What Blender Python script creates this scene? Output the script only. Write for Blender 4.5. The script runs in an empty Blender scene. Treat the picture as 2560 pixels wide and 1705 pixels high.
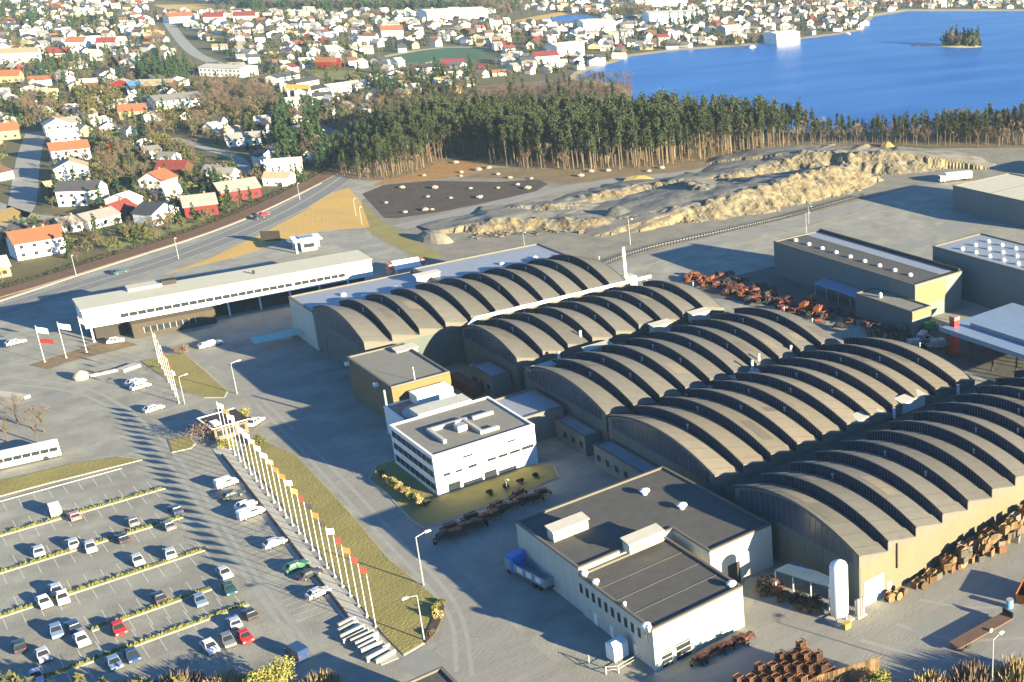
import bpy, math, random
from math import radians as RAD, sin, cos, tan, pi
from mathutils import Vector, Matrix, Euler
import numpy as np
import mathutils.noise as mnoise

random.seed(7)
rng = np.random.default_rng(7)
scene = bpy.context.scene
COL = scene.collection

# ------------------------------------------------------------------ camera
CF, CX, CY = 2847.6, 2381.0, 778.7            # focal length and principal point in photo pixels
PITCH, ROLL, YAW, CH = 0.332895, -0.01109, 0.813363, 110.0
_cp, _sp = cos(PITCH), sin(PITCH)
_F = Vector((sin(YAW) * _cp, cos(YAW) * _cp, -_sp))
_R = Vector((cos(YAW), -sin(YAW), 0))
_D = _F.cross(_R)
_cr, _sr = cos(ROLL), sin(ROLL)
_R, _D = _R * _cr + _D * _sr, _D * _cr - _R * _sr
cam_d = bpy.data.cameras.new('camera')
cam = bpy.data.objects.new('camera', cam_d)
COL.objects.link(cam)
cam.matrix_world = Matrix.Translation((0, 0, CH)) @ Matrix((_R, -_D, -_F)).transposed().to_4x4()
cam_d.sensor_width = 36.0
cam_d.lens = CF / 2560 * 36.0
cam_d.shift_x = -(CX - 1280) / 2560
cam_d.shift_y = -(852.5 - CY) / 2560
cam_d.clip_start = 1.0
cam_d.clip_end = 20000
scene.camera = cam

# ------------------------------------------------------------------ light
SUN_EL = RAD(12.5)
SUN_AZ = (0.315, -0.949)                       # where the sun stands, in the ground plane
sdir = Vector((SUN_AZ[0] * cos(SUN_EL), SUN_AZ[1] * cos(SUN_EL), sin(SUN_EL)))
world = bpy.data.worlds.new('World')
scene.world = world
world.use_nodes = True
wn = world.node_tree.nodes
wl = world.node_tree.links
sky = wn.new('ShaderNodeTexSky')
sky.sky_type = 'NISHITA'
sky.sun_disc = False
sky.sun_elevation = SUN_EL
sky.sun_rotation = math.atan2(SUN_AZ[0], SUN_AZ[1])
sky.air_density = 1.0
sky.dust_density = 0.0
sky.ozone_density = 7.0
bg = wn['Background']
bg.inputs['Strength'].default_value = 0.068
wl.new(sky.outputs['Color'], bg.inputs['Color'])
sun_d = bpy.data.lights.new('sun', 'SUN')
sun_d.energy = 5.0
sun_d.angle = RAD(0.5)
sun_d.color = (1.0, 0.86, 0.58)
sun = bpy.data.objects.new('sun', sun_d)
sun.rotation_euler = sdir.to_track_quat('Z', 'Y').to_euler()
sun.location = (0, 0, 300)
COL.objects.link(sun)
vs = scene.view_settings
scene.display_settings.display_device = 'sRGB'
vs.view_transform = 'Standard'
vs.look = 'None'
vs.gamma = 1.0
vs.use_curve_mapping = False
vs.exposure = 2.15
scene.cycles.max_bounces = 4
scene.cycles.diffuse_bounces = 1
scene.cycles.glossy_bounces = 2
scene.cycles.transmission_bounces = 2
scene.cycles.volume_bounces = 0
scene.cycles.use_adaptive_sampling = True
HAZE = 0.00006


def G(px, py, z=0.0):
    """The point at height z that the photo shows at pixel (px, py)."""
    d = _F + _R * ((px - CX) / CF) + _D * ((py - CY) / CF)
    t = (z - CH) / d.z
    return Vector((0, 0, CH)) + d * t


def RV(px, py, v):
    d = _F + _R * ((px - CX) / CF) + _D * ((py - CY) / CF)
    return Vector((0, 0, CH)) + d * (v / d.y)


def height_at(base, ypix):
    """Height of a vertical standing at photo pixel base whose top is at row ypix."""
    B = G(*base)
    lo, hi = 0.0, 90.0
    for _ in range(40):
        m = (lo + hi) / 2
        q = Vector((B.x, B.y, m - CH))
        if CY + CF * (_D @ q) / (_F @ q) > ypix:
            lo = m
        else:
            hi = m
    return lo


def proj(p):
    q = Vector((p[0], p[1], p[2] - CH))
    return CX + CF * (_R @ q) / (_F @ q), CY + CF * (_D @ q) / (_F @ q)


# ------------------------------------------------------------------ materials
MATS = {}


def mat(name, col, rough=0.8, col2=None, scale=1.0, amount=1.0, detail=4.0, contrast=0.5, bump=0.0, bscale=None,
        rnd=0.0, metal=0.0, spec=0.3, coords='world', stretch=None, third=None, tscale=0.1):
    """A procedural surface: two colours mixed by noise, an optional third by larger noise, fine relief, per-object variation."""
    if name in MATS:
        return MATS[name]
    m = bpy.data.materials.new(name)
    m.use_nodes = True
    nt = m.node_tree
    N, L = nt.nodes, nt.links
    b = N['Principled BSDF']
    b.inputs['Roughness'].default_value = rough
    b.inputs['Metallic'].default_value = metal
    b.inputs['Specular IOR Level'].default_value = spec
    if coords == 'world':
        g = N.new('ShaderNodeNewGeometry')
        vec = g.outputs['Position']
    else:
        g = N.new('ShaderNodeTexCoord')
        vec = g.outputs['Object']
    if stretch:
        mp = N.new('ShaderNodeMapping')
        mp.inputs['Scale'].default_value = stretch[:3]
        if len(stretch) > 3:
            mp.inputs['Rotation'].default_value = (0, 0, stretch[3])
        L.new(vec, mp.inputs['Vector'])
        vec = mp.outputs['Vector']
    out = None
    rgb = N.new('ShaderNodeRGB')
    rgb.outputs[0].default_value = (*col, 1)
    out = rgb.outputs[0]

    def mixin(out, c, sc, con, amt):
        nz = N.new('ShaderNodeTexNoise')
        nz.inputs['Scale'].default_value = sc
        nz.inputs['Detail'].default_value = detail
        nz.inputs['Roughness'].default_value = 0.65
        L.new(vec, nz.inputs['Vector'])
        mr = N.new('ShaderNodeMapRange')
        mr.inputs['From Min'].default_value = 0.5 - con / 2
        mr.inputs['From Max'].default_value = 0.5 + con / 2
        mr.inputs['To Max'].default_value = amt
        L.new(nz.outputs['Fac'], mr.inputs['Value'])
        mx = N.new('ShaderNodeMix')
        mx.data_type = 'RGBA'
        L.new(mr.outputs['Result'], mx.inputs['Factor'])
        L.new(out, mx.inputs[6])
        mx.inputs[7].default_value = (*c, 1)
        return mx.outputs[2]
    if third:
        out = mixin(out, third, tscale, contrast, 1.0)
    if col2:
        out = mixin(out, col2, scale, contrast, amount)
    if rnd:
        oi = N.new('ShaderNodeObjectInfo')
        mr = N.new('ShaderNodeMapRange')
        mr.inputs['To Min'].default_value = 1 - rnd
        mr.inputs['To Max'].default_value = 1 + rnd
        L.new(oi.outputs['Random'], mr.inputs['Value'])
        hs = N.new('ShaderNodeHueSaturation')
        L.new(mr.outputs['Result'], hs.inputs['Value'])
        L.new(out, hs.inputs['Color'])
        out = hs.outputs['Color']
    L.new(out, b.inputs['Base Color'])
    if bump:
        nz = N.new('ShaderNodeTexNoise')
        nz.inputs['Scale'].default_value = bscale or scale * 3
        nz.inputs['Detail'].default_value = 5
        L.new(vec, nz.inputs['Vector'])
        bp = N.new('ShaderNodeBump')
        bp.inputs['Strength'].default_value = bump
        bp.inputs['Distance'].default_value = 0.3
        L.new(nz.outputs['Fac'], bp.inputs['Height'])
        L.new(bp.outputs['Normal'], b.inputs['Normal'])
    MATS[name] = m
    return m


M_ASPH = mat('yard_asphalt', (0.285, 0.278, 0.228), 0.9, (0.19, 0.186, 0.156), 0.13, 0.9, 9, 0.3, 0.25, 3.0, third=(0.34, 0.33, 0.27), tscale=0.03)
M_WORN = mat('worn_asphalt', (0.28, 0.27, 0.235), 0.9, (0.19, 0.183, 0.162), 0.25, 0.8, 8, 0.5, 0.3, 3.0, stretch=(0.35, 1.6, 1, 0.25), third=(0.29, 0.28, 0.25), tscale=0.06)
M_ROAD = mat('road_asphalt', (0.20, 0.20, 0.185), 0.9, (0.155, 0.155, 0.145), 0.4, 0.8, 8, 0.4, 0.2, 3.0)
M_GRAV = mat('quarry_gravel', (0.235, 0.22, 0.175), 0.95, (0.15, 0.142, 0.115), 0.15, 0.9, 8, 0.4, 0.5, 1.5, third=(0.28, 0.255, 0.19), tscale=0.03)
M_TOWN = mat('town_ground', (0.10, 0.105, 0.04), 0.95, (0.13, 0.10, 0.05), 0.06, 1.0, 8, 0.4, 0.4, 0.7, third=(0.06, 0.075, 0.03), tscale=0.02)
M_LAWN = mat('winter_lawn', (0.275, 0.24, 0.078), 0.95, (0.18, 0.165, 0.05), 0.12, 0.9, 8, 0.4, 0.5, 2.5, third=(0.285, 0.225, 0.09), tscale=0.05)
M_GREEN = mat('green_field', (0.19, 0.20, 0.07), 0.95, (0.15, 0.15, 0.05), 0.05, 0.9, 8, 0.4, 0.4, 1.5)
M_GOLD = mat('dry_golden_grass', (0.62, 0.37, 0.085), 0.95, (0.48, 0.30, 0.08), 0.12, 0.9, 8, 0.45, 0.5, 1.0, third=(0.36, 0.28, 0.13), tscale=0.05)
M_SOIL = mat('dark_soil', (0.08, 0.058, 0.044), 0.95, (0.05, 0.037, 0.029), 0.2, 0.9, 8, 0.4, 0.6, 0.8, third=(0.09, 0.075, 0.06), tscale=0.06)
M_ORANGE = mat('orange_soil', (0.34, 0.185, 0.06), 0.95, (0.22, 0.13, 0.06), 0.15, 0.9, 8, 0.45, 0.6, 0.6)
M_BRUSH = mat('brown_brushland', (0.20, 0.135, 0.075), 0.95, (0.14, 0.10, 0.06), 0.1, 0.9, 8, 0.45, 0.6, 0.6, third=(0.24, 0.185, 0.10), tscale=0.03)
M_TRACKS = mat('tyre_worn_asphalt', (0.31, 0.31, 0.27), 0.9, (0.255, 0.256, 0.225), 0.5, 1.0, 8, 0.5)
M_PATCH = mat('patched_asphalt', (0.205, 0.207, 0.185), 0.9, (0.25, 0.252, 0.222), 0.4, 1.0, 8, 0.5)
M_YARDSHADE = mat('shade_toned_yard', (0.12, 0.115, 0.105), 0.85, (0.07, 0.066, 0.06), 0.25, 1.0, 8, 0.4, 0.3, 2.0)
M_RAIL = mat('rusty_ballast', (0.16, 0.095, 0.055), 0.95, (0.115, 0.07, 0.045), 0.6, 0.9, 8, 0.4, 0.5, 2.0)
M_SHORE = mat('pale_shore', (0.42, 0.36, 0.22), 0.95, (0.28, 0.24, 0.14), 0.08, 0.9, 6, 0.4)
M_PALE = mat('pale_town_road', (0.31, 0.30, 0.26), 0.9, (0.24, 0.235, 0.21), 0.15, 0.8, 6, 0.4)
M_TURF = mat('sports_turf', (0.05, 0.12, 0.055), 0.9, (0.04, 0.09, 0.05), 0.05, 0.8)
M_TRACK = mat('red_track', (0.42, 0.06, 0.06), 0.9, (0.36, 0.06, 0.06), 0.1, 0.8)
M_ROCK = mat('quarried_rock', (0.265, 0.23, 0.145), 0.95, (0.08, 0.07, 0.05), 0.35, 1.0, 12, 0.28, 1.0, 0.6, third=(0.27, 0.20, 0.105), tscale=0.07)
M_BOUL = mat('pale_boulder', (0.34, 0.31, 0.25), 0.9, (0.25, 0.23, 0.185), 0.8, 0.8)
M_PAINT = mat('road_paint', (0.62, 0.60, 0.52), 0.7, (0.40, 0.385, 0.34), 1.2, 0.8, 6, 0.35)
M_KERB = mat('kerb_concrete', (0.45, 0.43, 0.37), 0.85, (0.35, 0.335, 0.29), 0.8, 0.8)
M_VERGE = mat('yellow_verge', (0.30, 0.27, 0.055), 0.95, (0.17, 0.165, 0.04), 0.9, 1.0, 6, 0.4, 0.6, 3)
M_HEDGE = mat('verge_shrub', (0.17, 0.165, 0.035), 0.95, (0.09, 0.10, 0.03), 1.0, 1.0, 4, 0.4)
M_SHELL = mat('roofing_felt', (0.132, 0.127, 0.113), 0.9, (0.102, 0.098, 0.089), 0.5, 0.9, 8, 0.5, 0.35, 4.0, third=(0.15, 0.14, 0.118), tscale=0.06, rnd=0.14)
M_SHELLB = mat('roofing_felt_pale', (0.188, 0.17, 0.135), 0.9, (0.147, 0.134, 0.108), 0.5, 0.9, 8, 0.5, 0.35, 4.0, third=(0.205, 0.165, 0.11), tscale=0.05, rnd=0.14)
M_EDGE = mat('roof_edge_flashing', (0.15, 0.135, 0.105), 0.6, (0.12, 0.108, 0.085), 1.0, 0.8)
M_GLAZE = mat('skylight_glazing', (0.028, 0.04, 0.07), 0.25, (0.045, 0.06, 0.095), 0.8, 0.8, 4, 0.4, spec=0.5)
M_LAP2 = mat('felt_patch_dark', (0.115, 0.105, 0.088), 0.9, (0.095, 0.087, 0.073), 0.8)
M_LAP3 = mat('felt_patch_pale', (0.19, 0.165, 0.125), 0.9, (0.16, 0.14, 0.105), 0.8)
M_LAP = mat('sheet_lap_felt', (0.085, 0.077, 0.062), 0.9, (0.11, 0.098, 0.078), 0.8)
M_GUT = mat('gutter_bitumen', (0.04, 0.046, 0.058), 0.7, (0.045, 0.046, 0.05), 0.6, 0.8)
M_BAR = mat('glazing_bar_paint', (0.10, 0.11, 0.12), 0.6, (0.07, 0.08, 0.09), 1.0)
M_HWALL = mat('hall_wall_render', (0.115, 0.135, 0.125), 0.9, (0.085, 0.10, 0.09), 0.4, 0.9, 8, 0.5, 0.2, 3.0, stretch=(1, 1, 0.25))
M_YWALL = mat('yellow_render', (0.19, 0.15, 0.098), 0.9, (0.155, 0.122, 0.078), 0.3, 0.9, 8, 0.5, 0.2, 3.0, stretch=(1, 1, 0.3))
M_FASC = mat('fascia_render', (0.16, 0.145, 0.115), 0.9, (0.13, 0.118, 0.095), 0.4, 0.9, 8, 0.5)
M_CREAM = mat('cream_render', (0.54, 0.54, 0.455), 0.85, (0.36, 0.36, 0.30), 0.9, 0.8, 8, 0.6, 0.1, stretch=(1, 1, 0.12))
M_FLAT = mat('flat_roof_felt', (0.088, 0.085, 0.079), 0.9, (0.066, 0.064, 0.06), 0.4, 0.9, 8, 0.5, 0.25, 3.0, third=(0.11, 0.105, 0.093), tscale=0.08)
M_FLATG = mat('flat_roof_gravel', (0.22, 0.215, 0.18), 0.9, (0.175, 0.17, 0.145), 0.5, 0.9, 8, 0.5, 0.25, 4.0)
M_CROOF = mat('cream_roof_sheet', (0.52, 0.50, 0.38), 0.8, (0.45, 0.43, 0.33), 0.3, 0.8, 8, 0.5)
M_WHITE = mat('white_paint', (0.78, 0.77, 0.74), 0.6, (0.70, 0.69, 0.66), 0.4, 0.8, 6, 0.5)
M_BRICK = mat('brown_brick', (0.20, 0.145, 0.075), 0.9, (0.15, 0.105, 0.055), 0.6, 0.9, 8, 0.5, 0.2, 4)
M_YBRICK = mat('ochre_brick', (0.19, 0.14, 0.055), 0.9, (0.15, 0.11, 0.045), 0.6, 0.9, 8, 0.5, 0.2, 4)
M_GLASS = mat('window_glass', (0.02, 0.026, 0.032), 0.25, (0.035, 0.042, 0.05), 0.4, 0.6, spec=0.3)
M_METAL = mat('galvanised_metal', (0.45, 0.45, 0.44), 0.45, (0.36, 0.36, 0.36), 1.5, 0.8, metal=0.3)
M_LEAD = mat('grey_sheet_metal', (0.32, 0.34, 0.36), 0.5, (0.26, 0.28, 0.30), 0.5, 0.8, metal=0.2)
M_CLAD = mat('green_grey_cladding', (0.145, 0.175, 0.17), 0.7, (0.12, 0.145, 0.14), 0.5, 0.8, 6, 0.5, stretch=(1, 1, 0.2))
M_CLADY = mat('yellow_cladding', (0.21, 0.17, 0.085), 0.7, (0.18, 0.146, 0.073), 0.5, 0.8)
M_DARK = mat('dark_timber', (0.045, 0.04, 0.035), 0.8, (0.03, 0.027, 0.024), 1.0)
M_BLACK = mat('black_rubber', (0.02, 0.02, 0.02), 0.8, (0.03, 0.03, 0.03), 2.0)
M_RUST = mat('rust_orange_steel', (0.17, 0.07, 0.028), 0.8, (0.09, 0.038, 0.02), 0.9, 0.9, 6, 0.4, rnd=0.5)
M_WOOD = mat('pallet_wood', (0.22, 0.135, 0.06), 0.85, (0.11, 0.065, 0.032), 1.2, 0.9, 6, 0.4, rnd=0.6)
M_ORMACH = mat('orange_machine_paint', (0.24, 0.075, 0.022), 0.6, (0.14, 0.045, 0.02), 0.9, 0.8, rnd=0.2)
M_RED = mat('red_paint', (0.45, 0.035, 0.03), 0.5, (0.36, 0.03, 0.03), 0.8, 0.8)
M_DKRED = mat('dark_red_machine', (0.14, 0.045, 0.035), 0.7, (0.09, 0.035, 0.03), 1.0, 0.9, rnd=0.3)
M_GREENP = mat('green_machine_paint', (0.05, 0.24, 0.10), 0.5, (0.04, 0.17, 0.08), 0.8, 0.8)
M_BLUE = mat('bright_blue_paint', (0.025, 0.18, 0.62), 0.5, (0.02, 0.15, 0.52), 0.8, 0.8)
M_CANOPY = mat('blue_grey_sheet_roof', (0.25, 0.33, 0.42), 0.45, (0.21, 0.28, 0.36), 0.3, 0.8, metal=0.2)
M_PINE = mat('pine_needles', (0.043, 0.054, 0.018), 0.9, (0.024, 0.034, 0.013), 0.5, 1.0, 4, 0.4, rnd=0.35)
M_PINEB = mat('pine_bark', (0.17, 0.125, 0.075), 0.9, (0.11, 0.085, 0.055), 0.5, 1.0, 4, 0.4, rnd=0.3)
M_SPRUCE = mat('spruce_needles', (0.03, 0.065, 0.022), 0.9, (0.022, 0.045, 0.018), 0.5, 1.0, 4, 0.4, rnd=0.35)
M_OLIVE = mat('olive_foliage', (0.125, 0.115, 0.035), 0.9, (0.085, 0.085, 0.03), 0.5, 1.0, 4, 0.4, rnd=0.35)
M_TWIG = mat('bare_twigs', (0.17, 0.115, 0.075), 0.9, (0.12, 0.085, 0.06), 0.6, 1.0, 4, 0.4, rnd=0.3)
M_TAN = mat('tan_dry_foliage', (0.40, 0.30, 0.14), 0.9, (0.29, 0.21, 0.10), 0.8, 1.0, 4, 0.4, rnd=0.2)
M_YELF = mat('yellow_green_foliage', (0.26, 0.24, 0.055), 0.9, (0.16, 0.165, 0.045), 0.8, 1.0, 4, 0.4, rnd=0.2)
M_BARK = mat('grey_bark', (0.12, 0.09, 0.065), 0.9, (0.08, 0.065, 0.05), 1.0)
M_HILL = mat('far_hill_scrub', (0.06, 0.065, 0.045), 0.95, (0.09, 0.075, 0.045), 0.02, 1.0, 6, 0.4)
HW = dict(white=mat('house_white', (0.80, 0.78, 0.72), 0.7, (0.72, 0.70, 0.65), 0.3, 0.8, rnd=0.08),
          cream=mat('house_cream', (0.36, 0.29, 0.16), 0.7, (0.30, 0.245, 0.135), 0.3, 0.8, rnd=0.1),
          grey=mat('house_grey', (0.40, 0.40, 0.38), 0.7, (0.34, 0.34, 0.32), 0.3, 0.8, rnd=0.1),
          red=mat('house_red', (0.17, 0.014, 0.013), 0.7, (0.13, 0.012, 0.011), 0.3, 0.8, rnd=0.1),
          brown=mat('house_brown', (0.09, 0.05, 0.028), 0.7, (0.07, 0.04, 0.024), 0.3, 0.8, rnd=0.15),
          blue=mat('house_blue', (0.03, 0.08, 0.2), 0.7, (0.028, 0.07, 0.18), 0.3, 0.8))
HR = dict(dark=mat('roof_charcoal', (0.045, 0.047, 0.055), 0.7, (0.065, 0.065, 0.07), 0.5, 0.8, rnd=0.25),
          grey=mat('roof_grey', (0.21, 0.20, 0.185), 0.8, (0.16, 0.155, 0.145), 0.5, 0.8, rnd=0.2),
          tan=mat('roof_tan', (0.31, 0.26, 0.17), 0.8, (0.25, 0.21, 0.14), 0.5, 0.8, rnd=0.2),
          orange=mat('roof_orange_tile', (0.27, 0.10, 0.05), 0.8, (0.20, 0.075, 0.038), 0.7, 0.8, rnd=0.15),
          red=mat('roof_red_tile', (0.17, 0.035, 0.03), 0.8, (0.13, 0.028, 0.024), 0.7, 0.8, rnd=0.15),
          brown=mat('roof_brown_tile', (0.14, 0.075, 0.05), 0.8, (0.10, 0.06, 0.04), 0.5, 0.8, rnd=0.2),
          pale=mat('roof_pale_sheet', (0.48, 0.46, 0.40), 0.7, (0.40, 0.385, 0.335), 0.5, 0.8, rnd=0.1),
          blue=mat('roof_blue', (0.05, 0.16, 0.42), 0.7, (0.045, 0.13, 0.36), 0.5, 0.8))
CARM = {}
for _n, _c in dict(white=(0.78, 0.78, 0.78), silver=(0.45, 0.47, 0.50), dark=(0.035, 0.04, 0.05), red=(0.45, 0.03, 0.03), navy=(0.03, 0.06, 0.14),
                   blue=(0.16, 0.24, 0.36), teal=(0.03, 0.09, 0.10), pink=(0.50, 0.20, 0.19), green=(0.05, 0.16, 0.09), grey=(0.17, 0.18, 0.19)).items():
    CARM[_n] = mat('car_paint_' + _n, _c, 0.28, tuple(x * 0.92 for x in _c), 1.0, 0.6, spec=0.6)
FLAGM = {}
for _n, _c in dict(white=(0.75, 0.74, 0.72), red=(0.30, 0.03, 0.025), orange=(0.34, 0.11, 0.035), yellow=(0.36, 0.27, 0.06), black=(0.03, 0.03, 0.035),
                   pink=(0.42, 0.20, 0.17), blue=(0.06, 0.12, 0.42)).items():
    FLAGM[_n] = mat('flag_cloth_' + _n, _c, 0.85, tuple(x * 0.85 for x in _c), 2.0, 0.8)


def water_mat():
    m = bpy.data.materials.new('lake_water')
    m.use_nodes = True
    N, L = m.node_tree.nodes, m.node_tree.links
    b = N['Principled BSDF']
    b.inputs['Roughness'].default_value = 0.4
    b.inputs['IOR'].default_value = 1.33
    g = N.new('ShaderNodeNewGeometry')
    mp = N.new('ShaderNodeMapping')
    mp.inputs['Rotation'].default_value = (0, 0, YAW)
    mp.inputs['Scale'].default_value = (0.012, 0.05, 1)
    L.new(g.outputs['Position'], mp.inputs['Vector'])
    nz = N.new('ShaderNodeTexNoise')
    nz.inputs['Scale'].default_value = 0.6
    nz.inputs['Detail'].default_value = 6
    L.new(mp.outputs['Vector'], nz.inputs['Vector'])
    cr = N.new('ShaderNodeValToRGB')
    cr.color_ramp.elements[0].position = 0.3
    cr.color_ramp.elements[0].color = (0.012, 0.085, 0.30, 1)
    cr.color_ramp.elements[1].position = 0.7
    cr.color_ramp.elements[1].color = (0.04, 0.15, 0.40, 1)
    L.new(nz.outputs['Fac'], cr.inputs['Fac'])
    L.new(cr.outputs['Color'], b.inputs['Base Color'])
    n2 = N.new('ShaderNodeTexNoise')
    n2.inputs['Scale'].default_value = 0.25
    n2.inputs['Detail'].default_value = 4
    L.new(g.outputs['Position'], n2.inputs['Vector'])
    bp = N.new('ShaderNodeBump')
    bp.inputs['Strength'].default_value = 0.25
    bp.inputs['Distance'].default_value = 1.0
    L.new(n2.outputs['Fac'], bp.inputs['Height'])
    L.new(bp.outputs['Normal'], b.inputs['Normal'])
    return m


M_WATER = water_mat()


# ------------------------------------------------------------------ mesh helpers
class MB:
    def __init__(s):
        s.v, s.f, s.m = [], [], []

    def add(s, vs_, fs, mi=0):
        o = len(s.v)
        s.v += [tuple(p) for p in vs_]
        s.f += [tuple(i + o for i in f) for f in fs]
        s.m += [mi] * len(fs)
        return s

    def box(s, x0, x1, y0, y1, z0, z1, mi=0):
        return s.add([(x0, y0, z0), (x1, y0, z0), (x1, y1, z0), (x0, y1, z0), (x0, y0, z1), (x1, y0, z1), (x1, y1, z1), (x0, y1, z1)],
                     [(3, 2, 1, 0), (4, 5, 6, 7), (0, 1, 5, 4), (1, 2, 6, 5), (2, 3, 7, 6), (3, 0, 4, 7)], mi)

    def rbox(s, c, size, rz=0, mi=0, tilt=0):
        """box of given size, centred in plan on c with its base at c.z, turned by rz"""
        sx, sy, sz = size[0] / 2, size[1] / 2, size[2]
        R = Matrix.Rotation(rz, 3, 'Z') @ Matrix.Rotation(tilt, 3, 'Y')
        pts = [R @ Vector(p) + Vector(c) for p in ((-sx, -sy, 0), (sx, -sy, 0), (sx, sy, 0), (-sx, sy, 0), (-sx, -sy, sz), (sx, -sy, sz), (sx, sy, sz), (-sx, sy, sz))]
        return s.add(pts, [(3, 2, 1, 0), (4, 5, 6, 7), (0, 1, 5, 4), (1, 2, 6, 5), (2, 3, 7, 6), (3, 0, 4, 7)], mi)

    def prism(s, poly, z0, z1, mi=0, top=None):
        n = len(poly)
        a = sum(poly[i][0] * poly[(i + 1) % n][1] - poly[(i + 1) % n][0] * poly[i][1] for i in range(n))
        if a < 0:
            poly = poly[::-1]
        v = [(p[0], p[1], z0) for p in poly] + [(p[0], p[1], z1) for p in poly]
        s.add(v, [tuple(range(n - 1, -1, -1))] + [(i, (i + 1) % n, n + (i + 1) % n, n + i) for i in range(n)], mi)
        return s.add([(p[0], p[1], z1) for p in poly], [tuple(range(n))], mi if top is None else top)

    def tube(s, a, b, r0, r1=None, n=8, mi=0, caps=True):
        a, b = Vector(a), Vector(b)
        r1 = r0 if r1 is None else r1
        d = (b - a).normalized()
        x = d.orthogonal().normalized()
        y = d.cross(x)
        v = []
        for c, r in ((a, r0), (b, r1)):
            for k in range(n):
                t = 2 * pi * k / n
                v.append(c + (x * cos(t) + y * sin(t)) * r)
        f = [(k, (k + 1) % n, n + (k + 1) % n, n + k) for k in range(n)]
        if caps:
            f += [tuple(range(n - 1, -1, -1)), tuple(range(n, 2 * n))]
        return s.add(v, f, mi)

    def lathe(s, c, prof, n=14, mi=0):
        c = Vector(c)
        v = []
        for r, z in prof:
            for k in range(n):
                t = 2 * pi * k / n
                v.append(c + Vector((r * cos(t), r * sin(t), z)))
        f = []
        for i in range(len(prof) - 1):
            for k in range(n):
                f.append((i * n + k, i * n + (k + 1) % n, (i + 1) * n + (k + 1) % n, (i + 1) * n + k))
        f += [tuple(range(n - 1, -1, -1)), tuple(range((len(prof) - 1) * n, len(prof) * n))]
        return s.add(v, f, mi)

    def mesh(s, name, mats, smooth=False):
        me = bpy.data.meshes.new(name)
        me.from_pydata(s.v, [], s.f)
        for m in (mats if isinstance(mats, (list, tuple)) else [mats]):
            me.materials.append(m)
        if any(s.m):
            me.polygons.foreach_set('material_index', s.m)
        if smooth:
            me.polygons.foreach_set('use_smooth', [True] * len(s.f))
        me.update()
        return me


def link(name, me, parent=None, loc=None, rz=None):
    o = bpy.data.objects.new(name, me)
    COL.objects.link(o)
    if parent is not None:
        o.parent = parent
    if loc is not None:
        o.location = loc
    if rz is not None:
        o.rotation_euler = (0, 0, rz)
    return o


def part(name, mb, mats, parent, smooth=False, loc=None, rz=None):
    return link(name, mb.mesh(name, mats, smooth), parent, loc, rz)


def thing(name, label, cat, loc=(0, 0, 0), rz=0.0, group=None):
    o = bpy.data.objects.new(name, None)
    COL.objects.link(o)
    o.empty_display_size = 0.5
    o.location = loc
    o.rotation_euler = (0, 0, rz)
    o['label'] = label
    o['category'] = cat
    if group:
        o['group'] = group
    return o


def tag(o, label, cat, group=None, kind=None):
    o['label'] = label
    o['category'] = cat
    if group:
        o['group'] = group
    if kind:
        o['kind'] = kind
    return o


def struct(name, mb, mats):
    o = link(name, mb.mesh(name, mats))
    o['kind'] = 'structure'
    return o


def dup(root, loc, rz=None, label=None, group=None, scale=None):
    r = root.copy()
    COL.objects.link(r)
    r.location = loc
    if rz is not None:
        r.rotation_euler = (0, 0, rz)
    if scale is not None:
        r.scale = scale if isinstance(scale, tuple) else (scale,) * 3
    if label:
        r['label'] = label
    if group:
        r['group'] = group
    for ch in list(root.children):
        c = ch.copy()
        COL.objects.link(c)
        c.parent = r
        for g in list(ch.children):
            d = g.copy()
            COL.objects.link(d)
            d.parent = c
    return r


def sheet(name, pts, z, m):
    """flat ground sheet whose outline is given by photo pixels"""
    P = [G(*p) for p in pts]
    mb = MB()
    a = sum(P[i].x * P[(i + 1) % len(P)].y - P[(i + 1) % len(P)].x * P[i].y for i in range(len(P)))
    if a < 0:
        P = P[::-1]
    mb.add([(p.x, p.y, z) for p in P], [tuple(range(len(P)))])
    return struct(name, mb, m)


def smooth_line(P, n=6):
    out = []
    for i in range(len(P) - 1):
        p0 = P[max(i - 1, 0)]
        p1, p2 = P[i], P[i + 1]
        p3 = P[min(i + 2, len(P) - 1)]
        for k in range(n):
            t = k / n
            out.append(0.5 * ((2 * p1) + (p2 - p0) * t + (2 * p0 - 5 * p1 + 4 * p2 - p3) * t * t + (3 * p1 - p0 - 3 * p2 + p3) * t ** 3))
    out.append(P[-1])
    return out


def ribbon_pts(P, w0, w1=None):
    L_, R_ = [], []
    n = len(P)
    for i in range(n):
        d = (P[min(i + 1, n - 1)] - P[max(i - 1, 0)]).normalized()
        nn = Vector((-d.y, d.x, 0))
        L_.append(P[i] + nn * w0)
        R_.append(P[i] - nn * (w0 if w1 is None else w1))
    return L_, R_


def ribbon(name, P, w, z, m, z1=None):
    """strip along a ground line; with z1 it gets height"""
    A, B = ribbon_pts(P, w / 2)
    mb = MB()
    n = len(P)
    zt = z if z1 is None else z1
    v = [(p.x, p.y, zt) for p in A] + [(p.x, p.y, zt) for p in B]
    mb.add(v, [(n + i, n + i + 1, i + 1, i) for i in range(n - 1)])
    if z1 is not None:
        v = [(p.x, p.y, z) for p in A] + [(p.x, p.y, zt) for p in A] + [(p.x, p.y, z) for p in B] + [(p.x, p.y, zt) for p in B]
        mb.add(v, [(i + 1, i, n + i, n + i + 1) for i in range(n - 1)] + [(2 * n + i, 2 * n + i + 1, 3 * n + i + 1, 3 * n + i) for i in range(n - 1)])
        mb.add(v, [(0, 2 * n, 3 * n, n), (3 * n - 1, n - 1, 2 * n - 1, 4 * n - 1)])
    return struct(name, mb, m)


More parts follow.
